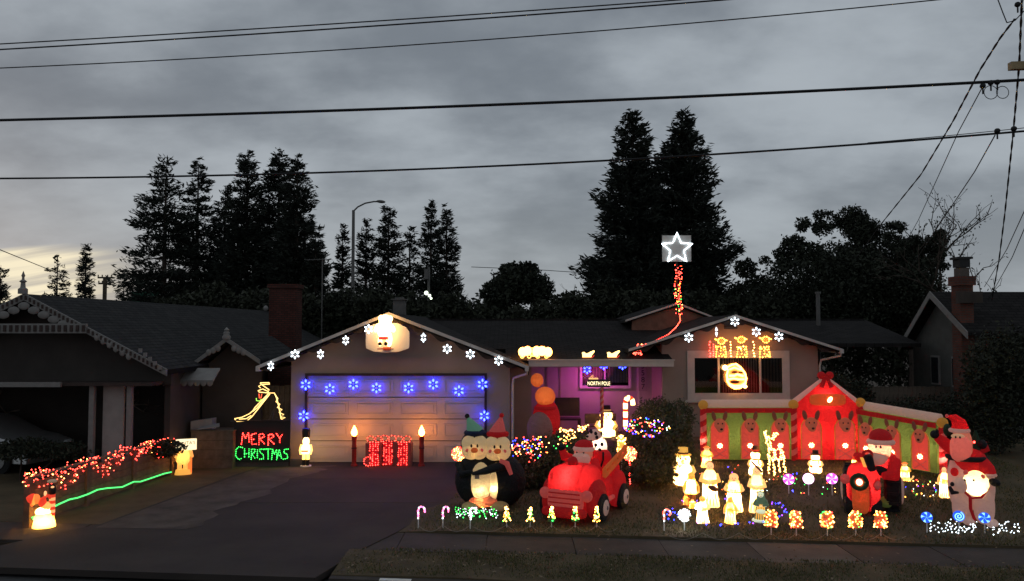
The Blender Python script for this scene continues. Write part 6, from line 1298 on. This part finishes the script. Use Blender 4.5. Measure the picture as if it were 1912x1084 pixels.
mb = MB(); mb.tube([f.p(1797, 806, .05), f.p(1795, 794, .05), f.p(1786, 785, .03), f.p(1776, 783, 0)], [.16, .13, .08, .03], 14); f.ell(mb, 1801, 801, 12, 9, .16, dy=.06); f.part('hat', mb, IN['red'], SH); mb = MB(); mb.torus(f.p(1796, 808, .04), .15, .04, 'z', 20, 8); f.part('hat_brim', mb, wh, SH); mb = MB(); f.ell(mb, 1773, 782, 3.5, 3.5, None); f.part('pompom', mb, IN['pink'], SH)
mb = MB(); mb.torus(f.p(1808, 858, .10), .32, .05, 'z', 24, 8, .9); f.part('belt', mb, IN['black'])
mb = MB(); mb.tube([f.p(1782, 845, .1), f.p(1768, 833, 0), f.p(1754, 822, -.05)], [.12, .11, .08], 10); f.part('waving_arm', mb, red); mb = MB(); f.ell(mb, 1749, 817, 9, 8, .09, dy=-.06); f.ell(mb, 1754, 811, 3.5, 5, .05, dy=-.08); f.part('mitten', mb, IN['black'])
mb = MB(); mb.tube([f.p(1832, 860, .05), f.p(1846, 875, -.08), f.p(1852, 885, -.1)], [.13, .13, .10], 10); f.part('arm', mb, red); mb = MB(); mb.torus(f.p(1850, 884, -.10), .09, .03, 'z', 14, 6); f.part('cuff', mb, wh); mb = MB(); f.ell(mb, 1858, 897, 11, 7, .09, dy=-.1, rot=(0, .3, 0)); f.part('mitten', mb, IN['black'])
mb = MB(); f.ell(mb, 1785, 884, 8, 8, .1, dy=-.08); f.part('boot_cuff', mb, red)
mb = MB()
for k, (w, y0_, y1_) in enumerate(((16, 858, 838), (13, 845, 826), (9, 832, 814))): mb.lathe([(w * f.s, (f.py - y0_) * f.s), (.02, (f.py - y1_ + 4) * f.s)], ((1824 + k * 1 - f.px) * f.sx, .32, 0), 14, .8)
TRE = f.part('fir_tree', mb, IN['dgreen']); mb = MB(); f.ell(mb, 1823, 829, 2, 2, .02, dy=.1); f.part('fir_bulb', mb, BC['r'], TRE)
mb = MB(); f.ell(mb, 1838, 835, 10, 9, .1, dy=.3); f.part('rear_mitten', mb, IN['black']); mb = MB(); mb.tube([f.p(1830, 850, .3), f.p(1846, 843, .3), f.p(1842, 830, .3)], [.06, .06, .04], 8); f.part('rear_sleeve', mb, IN['dred'])
mb = MB(); f.ell(mb, 1772, 812, 8, 12, .1, dy=.35); f.part('gift_sack', mb, IN['dgreen'])
for q, w, c in ((f.p(1822, 902, -.40), 2.2, (1.0, .80, .42)), (f.p(1815, 868, .1), 2.2, (1, .8, .6)), (f.p(1797, 838, -.1), .8, (1, .7, .5)), (f.p(1812, 915, .2), 2.0, (1, .72, .6)), (f.p(1797, 800, .05), .4, (1, .8, .6))): lampx(f.root, q, w, c, .02)
# ---- reindeer stable
a0 = G(1312, 858); a1 = G(1480, 857); a2 = G(1605, 859); a3 = G(1757, 893)
ST = thing('reindeer_stable_inflatable', 'long inflatable reindeer stable with green walls, red front and striped posts', 'inflatable', a1)
def stable_bay(p0, p1, h0, h1, wallm, nst, mid=False, name='wall_panel'):
    d = p1 - p0; L = d.length; u = d.normalized(); ang = math.atan2(u.y, u.x); root = bpy.data.objects.new(name + '_frame', None)
    M = Matrix.Translation(p0 - ST.location) @ Matrix.Rotation(ang, 4, 'Z')
    def add(nm, mb, m, parent=None):
        me = mb.mesh(nm, m, True); me.transform(M); o = bpy.data.objects.new(nm, me); COL.objects.link(o); o.parent = parent or ST; return o
    mb = MB(); vs = []
    top = lambda x: h0 + (h1 - h0) * x / L + (0 if not mid else .75 * (1 - abs(2 * x / L - 1)))
    n = 16; fs = []
    for y, ins in ((-.14, 1), (.20, 1)):
        for i in range(n + 1):
            x = L * i / n; puff = -.03 * math.sin(PI * i / n) * (1 if y < 0 else -1)
            for j in range(9): vs.append((x, y + puff * math.sin(PI * j / 8) * 2, .02 + (top(x) - .02) * j / 8))
    for k in range(2):
        for i in range(n):
            for j in range(8):
                a = k * (n + 1) * 9 + i * 9 + j; q = (a, a + 9, a + 10, a + 1); fs.append(q if k == 0 else q[::-1])
    o2 = (n + 1) * 9
    for j in range(8): fs += [(j, j + 1, o2 + j + 1, o2 + j), (n * 9 + j + 1, n * 9 + j, o2 + n * 9 + j, o2 + n * 9 + j + 1)]
    for i in range(n): fs += [(i * 9 + 8, (i + 1) * 9 + 8, o2 + (i + 1) * 9 + 8, o2 + i * 9 + 8), ((i + 1) * 9, i * 9, o2 + i * 9, o2 + (i + 1) * 9)]
    mb.add(vs, fs); WLL = add(name, mb, wallm)
    if not mid:
        mb = MB(); mb.tube([(x, .03, top(x) + .09) for x in np.linspace(0, L, 9)], .115, 10); add('snowy_roof', mb, IN['white'])
        mb = MB(); mb.hexa([(0, -.175, h0 - .12), (L, -.175, h1 - .12), (L, -.175, h1 + .0), (0, -.175, h0 + .0)], (0, .03, 0)); add('red_fringe', mb, IN['dred'])
    for k in range(nst):
        cx = L * (k + .5) / nst + (0 if mid else -.0); w = L / nst * .30; hh = (h0 + h1) / 2
        mb = MB(); pol = [(cx - w, .05), (cx + w, .05), (cx + w, hh * .60)] + [(cx + w * math.cos(t), hh * .60 + w * 1.1 * math.sin(t)) for t in np.linspace(.3, PI - .3, 7)] + [(cx - w, hh * .60)]; mb.prism(pol, -.215, -.185); SD = add('stall_door', mb, cloth('stall_red', (.66, .10, .08), .5, .6, (1.0, .13, .09)))
        mb = MB(); mb.tube([(x, -.22, z) for x, z in pol[1:] + pol[:1]], .014, 5); add('door_piping', mb, IN['gold'], SD)
        mb = MB(); mb.tube([(cx - w * .7, -.222, .08), (cx + w * .7, -.222, hh * .22)], .012, 4); mb.tube([(cx + w * .7, -.222, .08), (cx - w * .7, -.222, hh * .22)], .012, 4); add('door_brace', mb, IN['pink'], SD)
        hy = hh * .70; mb = MB(); mb.ell((cx, -.235, hy), (w * .62, .05, hh * .115)); mb.ell((cx + w * .05, -.26, hy - hh * .08), (w * .42, .05, hh * .075)); HD = add('reindeer_face', mb, IN['brown'])
        for sg in (-1, 1):
            mb = MB(); mb.ell((cx + sg * w * .62, -.22, hy + hh * .15), (w * .24, .03, hh * .095), (0, sg * .25, 0)); add('reindeer_ear', mb, IN['dbrown'], HD)
            mb = MB(); mb.ell((cx + sg * w * .24, -.285, hy + hh * .015), (.018, .012, .022)); add('reindeer_eye', mb, IN['black'], HD)
        mb = MB(); mb.ell((cx + w * .1, -.31, hy - hh * .09), (.036, .02, .028)); add('reindeer_nose', mb, IN['black'], HD)
        q = M @ Vector((cx + random.uniform(-.02, .02), -.245, hh * .29)); mb = MB()
        for s_ in range(7): a = s_ * 2 * PI / 7 + .3; mb.ell((cx + .035 * math.cos(a), -.228, hh * .29 + .03 * math.sin(a)), (.040, .008, .018), (0, -a, 0), 8, 5)
        add('stall_lamp', mb, emis('stall_lamp_glow', (1.0, .42, .16), 14), SD)  # glowing star shape drawn for the hot spot of the bulb behind the cloth
        lampx(ST, M @ Vector((cx, .03, hh * .45)), 1.3 if not mid else 3.2, (1.0, .75, .5), .04)
    return M, L, top, add
k_ = a0.y / FPX
sH = 96 * k_
stable_bay(a0, a1, sH, sH, IN['green'], 3); M, L_, top, add = stable_bay(a1, a2, 1.36, 1.36, IN['red'], 2, True); stable_bay(a2, a3, 1.32, 1.18, IN['green'], 3)
for x0, x1 in ((0, L_ / 2), (L_, L_ / 2)):
    mb = MB(); mb.tube([(x0, -.04, 1.42), (x0 + (x1 - x0) * .5, -.06, 1.75), (x1, -.06, 2.10)], [.09, .085, .06], 10); add('gable_roof', mb, IN['white'])
mb = MB(); mb.ell((L_ / 2, -.23, 1.55), (L_ * .27, .05, .15), e=.5); SGN = add('name_board', mb, IN['orange']); mb = MB(); mb.ell((L_ / 2 + .04, -.29, 1.56), (.05, .02, .08), (0, .6, 0)); add('board_lamp', mb, MATS['stall_lamp_glow'], SGN); lampx(ST, M @ Vector((L_ / 2, .0, 1.6)), 2.0, (1, .7, .5), .04)  # glowing oval on the board imitates the inner bulb shining through
mb = MB(); mb.ell((L_ / 2 - .10, -.08, 2.16), (.11, .08, .10), (0, .5, 0)); mb.ell((L_ / 2 + .10, -.08, 2.16), (.11, .08, .10), (0, -.5, 0)); mb.ell((L_ / 2, -.1, 2.1), .06); add('bow', mb, IN['dred'])
mb = MB(); mb.tube([(L_ / 2 - .03, -.12, 2.1), (L_ / 2 - .12, -.13, 1.86)], [.05, .06], 8); mb.tube([(L_ / 2 + .03, -.12, 2.1), (L_ / 2 + .12, -.13, 1.86)], [.05, .06], 8); add('bow_tails', mb, IN['dred'])
for i, (q, h) in enumerate(((a0, sH), (a1, sH), (a2, 1.40), (a3, 1.22))):
    b_ = q - ST.location + Vector((0, -.12, 0)); mb = MB(); nst = 9
    for k in range(nst):
        mb.cur = k % 2; z0 = h * k / nst; z1 = h * (k + 1) / nst; m = 14; vs = []
        for zz_ in (z0, z1):
            for j in range(m): a = 2 * PI * j / m; vs.append((b_.x + .085 * math.cos(a), b_.y + .085 * math.sin(a), b_.z + zz_ + .05 * math.cos(a)))
        mb.add(vs, [(j, (j + 1) % m, (j + 1) % m + m, j + m) for j in range(m)])
    o = obj('striped_post', mb, [IN['dred'], IN['pink']], ST); mb = MB(); mb.ell((b_.x, b_.y, b_.z + h + .08), .125); obj('post_ball', mb, IN['gold'], o)
    lampx(ST, (b_.x, b_.y, b_.z + h * .4), .8, (1, .7, .5), .03)
# ---- plain stacked inflatable on the porch side (generic stand-in, no character)
f = Fig('stacked_ball_inflatable', 'inflatable stack of rounded cloth balls, grey below, red and orange above, by the downspout', 'inflatable', 1012, 838, Z=22.6)
for nm, px, py, rx, ry, dp, dy, c in (('grey_ball', 1008, 800, 24, 32, .34, -.2, 'grey'), ('red_ball', 1020, 785, 26, 40, .38, .1, 'red'), ('orange_ball', 1018, 741, 19, 18, .27, .0, 'orange'), ('top_ball', 1003, 712, 12, 13, .18, .15, 'orange')):
    mb = MB(); f.ell(mb, px, py, rx, ry, dp, dy=dy); f.part(nm, mb, IN[c])
mb = MB(); mb.torus(f.p(1018, 762, 0), .27, .05, 'z', 20, 7); f.part('collar', mb, IN['dred'])
for px in (1002, 1031): mb = MB(); f.ell(mb, px, 832, 12, 8, .16, dy=-.2); f.part('foot', mb, IN['tan'])
for q, w in ((f.p(1024, 790, -.1), 1.6), (f.p(1018, 741, -.1), .22), (f.p(1003, 712, .1), .08)): lampx(f.root, q, w, (1, .7, .5), .03)

# ================================================================ wire deer, stakes, strings
f = Fig('wire_reindeer', 'glowing wire frame reindeer covered with warm mini lights', 'light sculpture', 1445, 893)
def q2(pts, dy=0.0): return [f.p(1340 + x / 5.164, 790 + y / 5.164, dy) for x, y in pts]
segs = [(q2([(500, 250), (560, 265), (600, 245), (630, 275), (640, 330)]), 0), (q2([(490, 320), (540, 350), (600, 345), (640, 330)]), 0), (q2([(500, 250), (480, 200), (470, 160), (490, 130)]), 0), (q2([(520, 270), (515, 215), (505, 170)]), .05), (q2([(490, 130), (520, 160), (545, 165)]), 0), (q2([(480, 150), (470, 100), (485, 75)]), -.05), (q2([(515, 155), (560, 140), (580, 100)]), .05), (q2([(545, 145), (550, 100)]), .05), (q2([(575, 125), (590, 110)]), .05), (q2([(470, 120), (455, 90)]), -.05),
        (q2([(495, 330), (500, 400), (490, 480)]), -.12), (q2([(530, 345), (545, 420), (548, 520)]), .12), (q2([(600, 345), (595, 410), (598, 470)]), -.12), (q2([(638, 330), (640, 400), (655, 478)]), .12), (q2([(500, 255), (490, 320)]), 0), (q2([(550, 262), (560, 345)]), -.12), (q2([(550, 262), (560, 345)]), .12), (q2([(605, 250), (610, 345)]), -.1)]
mb = MB(); pts = []
for s_, dy in segs:
    s_ = [Vector(v) + Vector((0, dy, 0)) for v in s_]; mb.tube(s_, .007, 5); pts += [(v.x + random.uniform(-.02, .02), v.y + random.uniform(-.02, .02), v.z + random.uniform(-.02, .02), 'w') for v in along(s_, .022)]
f.part('wire_frame', mb, M_white); bulbs(f.root, pts, .016)
def stake_base(f, h, m=None): mb = MB(); mb.tube([(0, 0, -.05), (0, 0, h)], .011, 6); f.part('stake', mb, m or M_white)
# candy canes in the front row
for px, py, c, lb in ((781, 985, 'p', 'pink lit candy cane stake at the end of the row by the driveway'), (827, 985, 'p', 'pale pink lit candy cane stake beside the green light net'), (878, 987, 'c', 'white lit candy cane stake standing in the green light net'), (1240, 990, 's', 'lone pale candy cane stake before the lawn figures')):
    f = Fig('candy_cane_stake', lb, 'path light', px, py, 'lit candy cane stakes'); h = 40 * f.s; stake_base(f, h * .5)
    pt = [(0, 0, h * .45), (0, 0, h * .78)] + [(.055 - .055 * math.cos(t), 0, h * .82 + .06 * math.sin(t)) for t in np.linspace(0, PI, 7)] + [(.11, 0, h * .72)]
    mb = MB(); mb.tube(pt, .02, 7); f.part('cane', mb, mat('cane_shell', (.7, .5, .5), .4)); bulbs(f.root, [(v.x + random.uniform(-.012, .012), v.y - .024, v.z, c if k % 3 else 'c') for k, v in enumerate(along(pt, .033))], .017)
# tree stakes
for i, px in enumerate((946, 990, 1030, 1074, 1114)):
    f = Fig('tree_stake_light', 'little tree stake covered in yellow green bulbs, ' + ('just past the green light net', 'between the penguins and the fire engine', 'under the fire engine headlight', 'greenest, under the fire engine grille', 'under the fire engine front wheel')[i], 'path light', px, 984, 'tree shaped stake lights'); h = 38 * f.s; stake_base(f, h * .45)
    mb = MB(); mb.lathe([(.075, h * .30), (.055, h * .55), (.06, h * .55), (.03, h * .78), (.035, h * .78), (.01, h)], (0, 0, 0), 10); f.part('tree_shell', mb, mat('stake_tree_green', (.05, .16, .05), .6)); pts = []
    for k in range(26): z = random.random(); a = random.uniform(PI, 2 * PI); r_ = .075 * (1 - z * .75); pts.append((r_ * math.cos(a), r_ * math.sin(a) - .01, h * (.32 + z * .5), random.choice('wyywg' if i != 3 else 'ygwgg')))
    for k in range(9): pts.append((random.uniform(-.035, .035), -.03, h * random.uniform(.84, 1.0), 'w'))
    bulbs(f.root, pts, .015)
for i, px in enumerate((1440, 1487, 1545, 1598, 1645)):
    f = Fig('gumdrop_stake_light', 'round topped gumdrop stake light, ' + ('touching the dark green hooded figure', 'next to the one by the green hooded figure', 'midway between the green hooded figure and the tractor', 'in front of the tractor grille', 'in front of the tractor rear wheel')[i], 'path light', px, 1000 if i else 998, 'gumdrop stake lights'); h = 46 * f.s; stake_base(f, h * .4)
    mb = MB(); mb.lathe([(.105, h * .33), (.11, h * .55), (.10, h * .75), (.07, h * .92), (.01, h)], (0, 0, 0), 14, .6); f.part('gumdrop_shell', mb, mat('gumdrop_shell', (.4, .10, .04), .5, emit=.5)); pts = []
    for k in range(46): z = random.random(); a = random.uniform(PI, 2 * PI); r_ = (.112 if z < .6 else .112 * math.sqrt(max(0, 1 - ((z - .6) / .42) ** 2))); pts.append((r_ * math.cos(a), .6 * r_ * math.sin(a) - .014, h * (.35 + z * .65), random.choice('wwwyyrog')))
    bulbs(f.root, pts, .0145)
def lolly(px, py, stick, base_c, sw_c, label, group, spiral=False, glow=1.6):
    f = Fig('lollipop_stake', label, 'path light', px, py + stick, group); stake_base(f, stick * f.s); c = f.p(px, py, 0); r_ = 10 * f.s
    mb = MB(); mb.lathe([(r_ * .9, -.02), (r_, 0), (r_ * .9, .02)], c, 24, tilt=(PI / 2, 0, 0)); D_ = f.part('disc', mb, mat('lolly_' + label[:4] + '_base', base_c, .4, emit=glow))
    mb = MB()
    if spiral: mb.tube([(c[0] + r_ * t * math.cos(t * 16), -.026, c[2] + r_ * t * math.sin(t * 16)) for t in np.linspace(.08, .86, 60)], .009, 5)
    else:
        for k in range(5):
            a = k * 2 * PI / 5; pol = [(c[0], c[2])] + [(c[0] + r_ * .93 * math.cos(a + t), c[2] + r_ * .93 * math.sin(a + t)) for t in (.25, .45, .65, .80)] + [(c[0] + r_ * .5 * math.cos(a + .35), c[2] + r_ * .5 * math.sin(a + .35))]; mb.prism(pol[::-1], -.028, -.022)
    o = f.part('swirl', mb, mat('lolly_' + label[:4] + '_swirl', sw_c, .4, emit=glow * 1.4), D_); o['kind'] = 'stuff'; return f
lolly(1473, 895, 26, (.8, .08, .75), (1, .8, 1), 'pink peppermint lollipop stake beside the wire reindeer', 'pink lollipop stakes', glow=1.8); lolly(1510, 894, 30, (.95, .5, .9), (1, .85, 1), 'pale pink glowing plain lollipop stake between two peppermint ones', 'pink lollipop stakes', glow=2.4); lolly(1554, 894, 30, (.8, .1, .75), (1, .8, 1), 'pink peppermint lollipop stake under the small black hatted snowman', 'pink lollipop stakes', glow=1.8)
lolly(1731, 966, 28, (.02, .09, .75), (.3, .75, 1), 'blue peppermint lollipop stake standing clear of the polar bear', 'blue lollipop stakes', glow=1.1); lolly(1791, 964, 30, (.02, .28, .65), (.15, .8, 1), 'blue spiral lollipop stake in front of the bear paws', 'blue lollipop stakes', True, glow=1.2); lolly(1839, 967, 28, (.02, .12, .75), (.25, .75, 1), 'blue swirl lollipop stake at the outer bear paw', 'blue lollipop stakes', glow=1.1)
def bulb_lolly(px, py, base, label):
    f = Fig('bulb_lollipop', label, 'lollipop light', px, base, 'bulb lollipops on red lit sticks'); c = f.p(px, py); r_ = 13 * f.s; mb = MB(); mb.tube([(0, 0, -.05), (0, 0, c[2])], .012, 6); f.part('stick', mb, mat('stick_red', (.4, .02, .02), .5)); mb = MB(); mb.torus(c, r_, .012, 'y', 24, 5); mb.lathe([(r_, -.01), (r_, .01)], c, 24, tilt=(PI / 2, 0, 0)); f.part('disc', mb, mat('bulb_lolly_disc', (.5, .1, .06), .5, emit=.5))
    pts = [(c[0] + r_ * math.sqrt(t) * math.cos(k * 2.4), -.03, c[2] + r_ * math.sqrt(t) * math.sin(k * 2.4), 'w' if (k * 2.4 % (PI / 2)) < 1.0 else 'r') for k, t in enumerate(np.linspace(.02, 1, 46))]
    pts += [(random.uniform(-.01, .01), -.02, z, 'r') for z in np.arange(.05, c[2] - r_, .045)]; bulbs(f.root, pts, .017)
bulb_lolly(856, 848, 910, 'round white and red bulb lollipop beside the green hatted penguin'); bulb_lolly(1176, 848, 906, 'round white and red bulb lollipop behind the fire engine')
f = Fig('bulb_snowman_stake', 'overexposed yellow bulb figure peeking over the fire engine ladder', 'light figure', 1161, 900); mb = MB(); mb.tube([(0, 0, -.05), f.p(1161, 835)], .012, 6); f.part('stake', mb, M_white); mb = MB(); f.ell(mb, 1161, 834, 8, 11, .08); f.ell(mb, 1159, 819, 6, 6, .06); f.part('shell', mb, PL['Y'])
bulbs(f.root, [(*f.p(1161 + random.uniform(-9, 9), 829 + random.uniform(-16, 14), -.09), 'w') for k in range(40)], .017)
f = Fig('sparkling_ball_stake', 'dazzling white sparkling ball light on a stake', 'path light', 1278, 990); stake_base(f, 26 * f.s); c = f.p(1278, 962); mb = MB(); mb.ell(c, .075); f.part('core', mb, emis('dazzle', (.95, .97, 1.0), 22)); bulbs(f.root, [(c[0] + d[0] * .11, c[1] + d[1] * .11, c[2] + d[2] * .11, 'c') for d in rdir(60)], .014)
f = Fig('path_lantern', 'small square path lantern beside the brown bush', 'lantern', 1245, 893); mb = MB(); mb.tube([(0, 0, -.03), (0, 0, 12 * f.s)], .01, 6); f.part('stake', mb, PL['B']); mb = MB(); mb.bx(-.06, .06, -.06, .06, 12 * f.s, 20 * f.s); f.part('housing', mb, mat('lantern_tin', (.22, .17, .12), .5), smooth=False); mb = MB(); mb.bx(-.075, .075, -.075, .075, 20 * f.s, 22 * f.s); f.part('lid', mb, PL['B'], smooth=False)
# candy cane by the porch and the pole sign
f = Fig('tall_candy_cane', 'tall glowing red and white candy cane before the purple porch', 'candy cane', 1168, 800, Z=21.5); pt = [f.p(1168, 800), f.p(1168, 755)] + [f.p(1175 - 7 * math.cos(t), 753 - 11 * math.sin(t)) for t in np.linspace(0, PI, 8)] + [f.p(1182, 760)]
al = along(pt, .075)
for k in range(len(al) - 1): mb = MB(); mb.tube([al[k], al[k + 1]], .06, 10); f.part('stripe', mb, GLW if k % 3 else PL['R'])
f = Fig('pole_sign', 'dark arrow sign with glowing letters on a striped pole by the porch', 'sign', 1124, 800, Z=21.9)
mb = MB()
for k in range(14):
    mb.cur = k % 2; z0 = f.p(0, 800 - k * 5.6)[2]; z1 = f.p(0, 794.4 - k * 5.6)[2]; vs = []
    for z in (z0, z1):
        for j in range(12): a = 2 * PI * j / 12; vs.append((.05 * math.cos(a), .05 * math.sin(a), z + .05 * math.cos(a)))
    mb.add(vs, [(j, (j + 1) % 12, (j + 1) % 12 + 12, j + 12) for j in range(12)])
f.part('pole', mb, [mat('pole_red', (.35, .04, .035), .6), mat('pole_pink', (.42, .20, .18), .6)])
pol = [(f.p(x, y)[0], f.p(x, y)[2]) for x, y in ((1099, 723), (1138, 723), (1144, 716), (1138, 709), (1099, 709), (1094, 716))]; mb = MB(); mb.prism(pol, -.08, -.04); PB = f.part('arrow_board', mb, PL['B'], smooth=False); c = f.p(1118.5, 716.5)
link('lettering', text_mesh('NORTH POLE', .125, .004, mat('lit_letters', (1, .8, .5), .4, emit=2.2, ecol=(1, .86, .5))), PB, (c[0], -.088, c[2]), 0, (.80, 1, 1.15))
mb = MB()
for k in range(8): f.ell(mb, 1101 + k * 2.2, 707.5, 1.4, 1.6, .03, dy=-.06)
o = f.part('snow_cap', mb, PL['C']); o['kind'] = 'stuff'
# strings on bushes and grass
def scatter_string(name, label, spots, Z=None, r=.015, lift=.0, keys='rgbyw', jit=.03, ground=False):
    base = G(*spots[0][:2]) if ground else P(spots[0][0], spots[0][1], Z); t = thing(name, label, 'string lights', base); pts = []; W_ = []
    for x, y, c in spots:
        p = G(x, y) + Vector((0, 0, lift)) if ground else P(x, y, Z); p = p - base + Vector((random.uniform(-jit, jit), random.uniform(-jit, jit), 0)); pts.append((p.x, p.y, p.z, c)); W_.append(p)
    bulbs(t, pts, r); mb = MB(); W_.sort(key=lambda v: v.x); mb.tube(W_, .004, 4); obj('wire', mb, M_wire, t); return t
rnd = random.uniform
sp = [(rnd(953, 1012), 820 + rnd(0, 26) - 6 * math.sin(k), random.choice('rbbwsrcy')) for k in range(75)] + [(rnd(1000, 1062), rnd(815, 850), random.choice('gywsw')) for k in range(26)] + [(rnd(985, 1010), rnd(835, 862), random.choice('brg')) for k in range(9)]
scatter_string('bush_light_string', 'multicoloured string lights over the clipped hedge behind the penguins', sp, 17.85, .014)
sp = [(x + rnd(-9, 9), y + rnd(-5, 5), 'w') for x, y in ((1052, 802), (1062, 806), (1075, 805), (1085, 800), (1090, 798), (1068, 815), (1060, 824), (1056, 818)) for k in range(9)]
scatter_string('bush_light_string', 'warm yellow string lights clustered on the bush below the bench', sp, 19.5, .016)
sp = [(1205 + 46 * math.sqrt(rnd(0, 1)) * math.cos(a), 798 + 19 * math.sqrt(rnd(0, 1)) * math.sin(a), random.choice('rgbbvwycsr')) for a in [rnd(0, 2 * PI) for k in range(95)]]
scatter_string('bush_light_string', 'blue and multicoloured string lights on the big rounded bush', sp, 17.9, .0145)
sp = [(rnd(850, 930), rnd(958, 974) + 4 * math.sin(k * 3), random.choice('ggcge')) for k in range(90)]; sp = [(x, y, 'c' if c == 'e' else c) for x, y, c in sp]
scatter_string('grass_light_string', 'green and white string lights lying on the grass by the penguin feet', sp, ground=True, r=.012, lift=.10)
sp = [(x, y + 14 * (x - 1735) / 170 * 0 + rnd(-6, 6), 'c') for x, y in [(rnd(1738, 1905), 990 + rnd(-10, 8)) for k in range(110)] if abs(x - 1833) > 9]
scatter_string('grass_light_string', 'cold white string lights lying on the grass in front of the polar bear', sp, ground=True, r=.0125, lift=.05)
sp = [(1240 + rnd(0, 25), 950 + rnd(0, 30), 'b') for k in range(10)] + [(x + rnd(-4, 4), y + rnd(-3, 3), random.choice('bbv')) for x, y in ((1300, 980), (1322, 982), (1348, 986), (1376, 983), (1403, 981), (1425, 977), (1445, 943), (1455, 940), (1463, 950), (1466, 960), (1460, 968), (1364, 876), (1363, 888), (1468, 955), (1350, 934), (1275, 940), (1299, 940), (1486, 888), (1482, 922), (1450, 942)) for k in range(2)]
scatter_string('grass_light_string', 'blue violet string lights looped on the grass round the lawn figures', sp, ground=True, r=.0135, lift=.05)
sp = [(rnd(1690, 1760), rnd(895, 932), random.choice('wwcrbvgy')) for k in range(32)] + [(rnd(1430, 1560), rnd(884, 925), random.choice('wwcgs')) for k in range(22)] + [(rnd(1300, 1395), rnd(868, 930), random.choice('wso')) for k in range(16)]
scatter_string('grass_light_string', 'sparse mixed string lights strewn over the lawn around the tractor', sp, ground=True, r=.012, lift=.04)
# extension leads in the front row
for lb, xs in (('pale lead looping between the little tree stakes', (780, 827, 878, 946, 990, 1030, 1074, 1114, 1160)), ('pale lead looping between the gumdrop stakes', (1240, 1312, 1380, 1440, 1487, 1545, 1598, 1645, 1700))):
    q0 = G(xs[0], 985); t = []
    for a, b in zip(xs, xs[1:]):
        for k in range(6): f_ = k / 6; yy = (986 if xs[0] < 1000 else 1001) + 8 * math.sin(PI * f_); v = G(a + (b - a) * f_, yy); t.append(v - q0 + Vector((0, 0, .06 - .045 * math.sin(PI * f_))))
    mb = MB(); mb.tube(t, .0045, 4); obj('extension_lead', mb, mat('pale_lead', (.25, .22, .18), .6), None, label=lb, cat='cord', loc=q0)
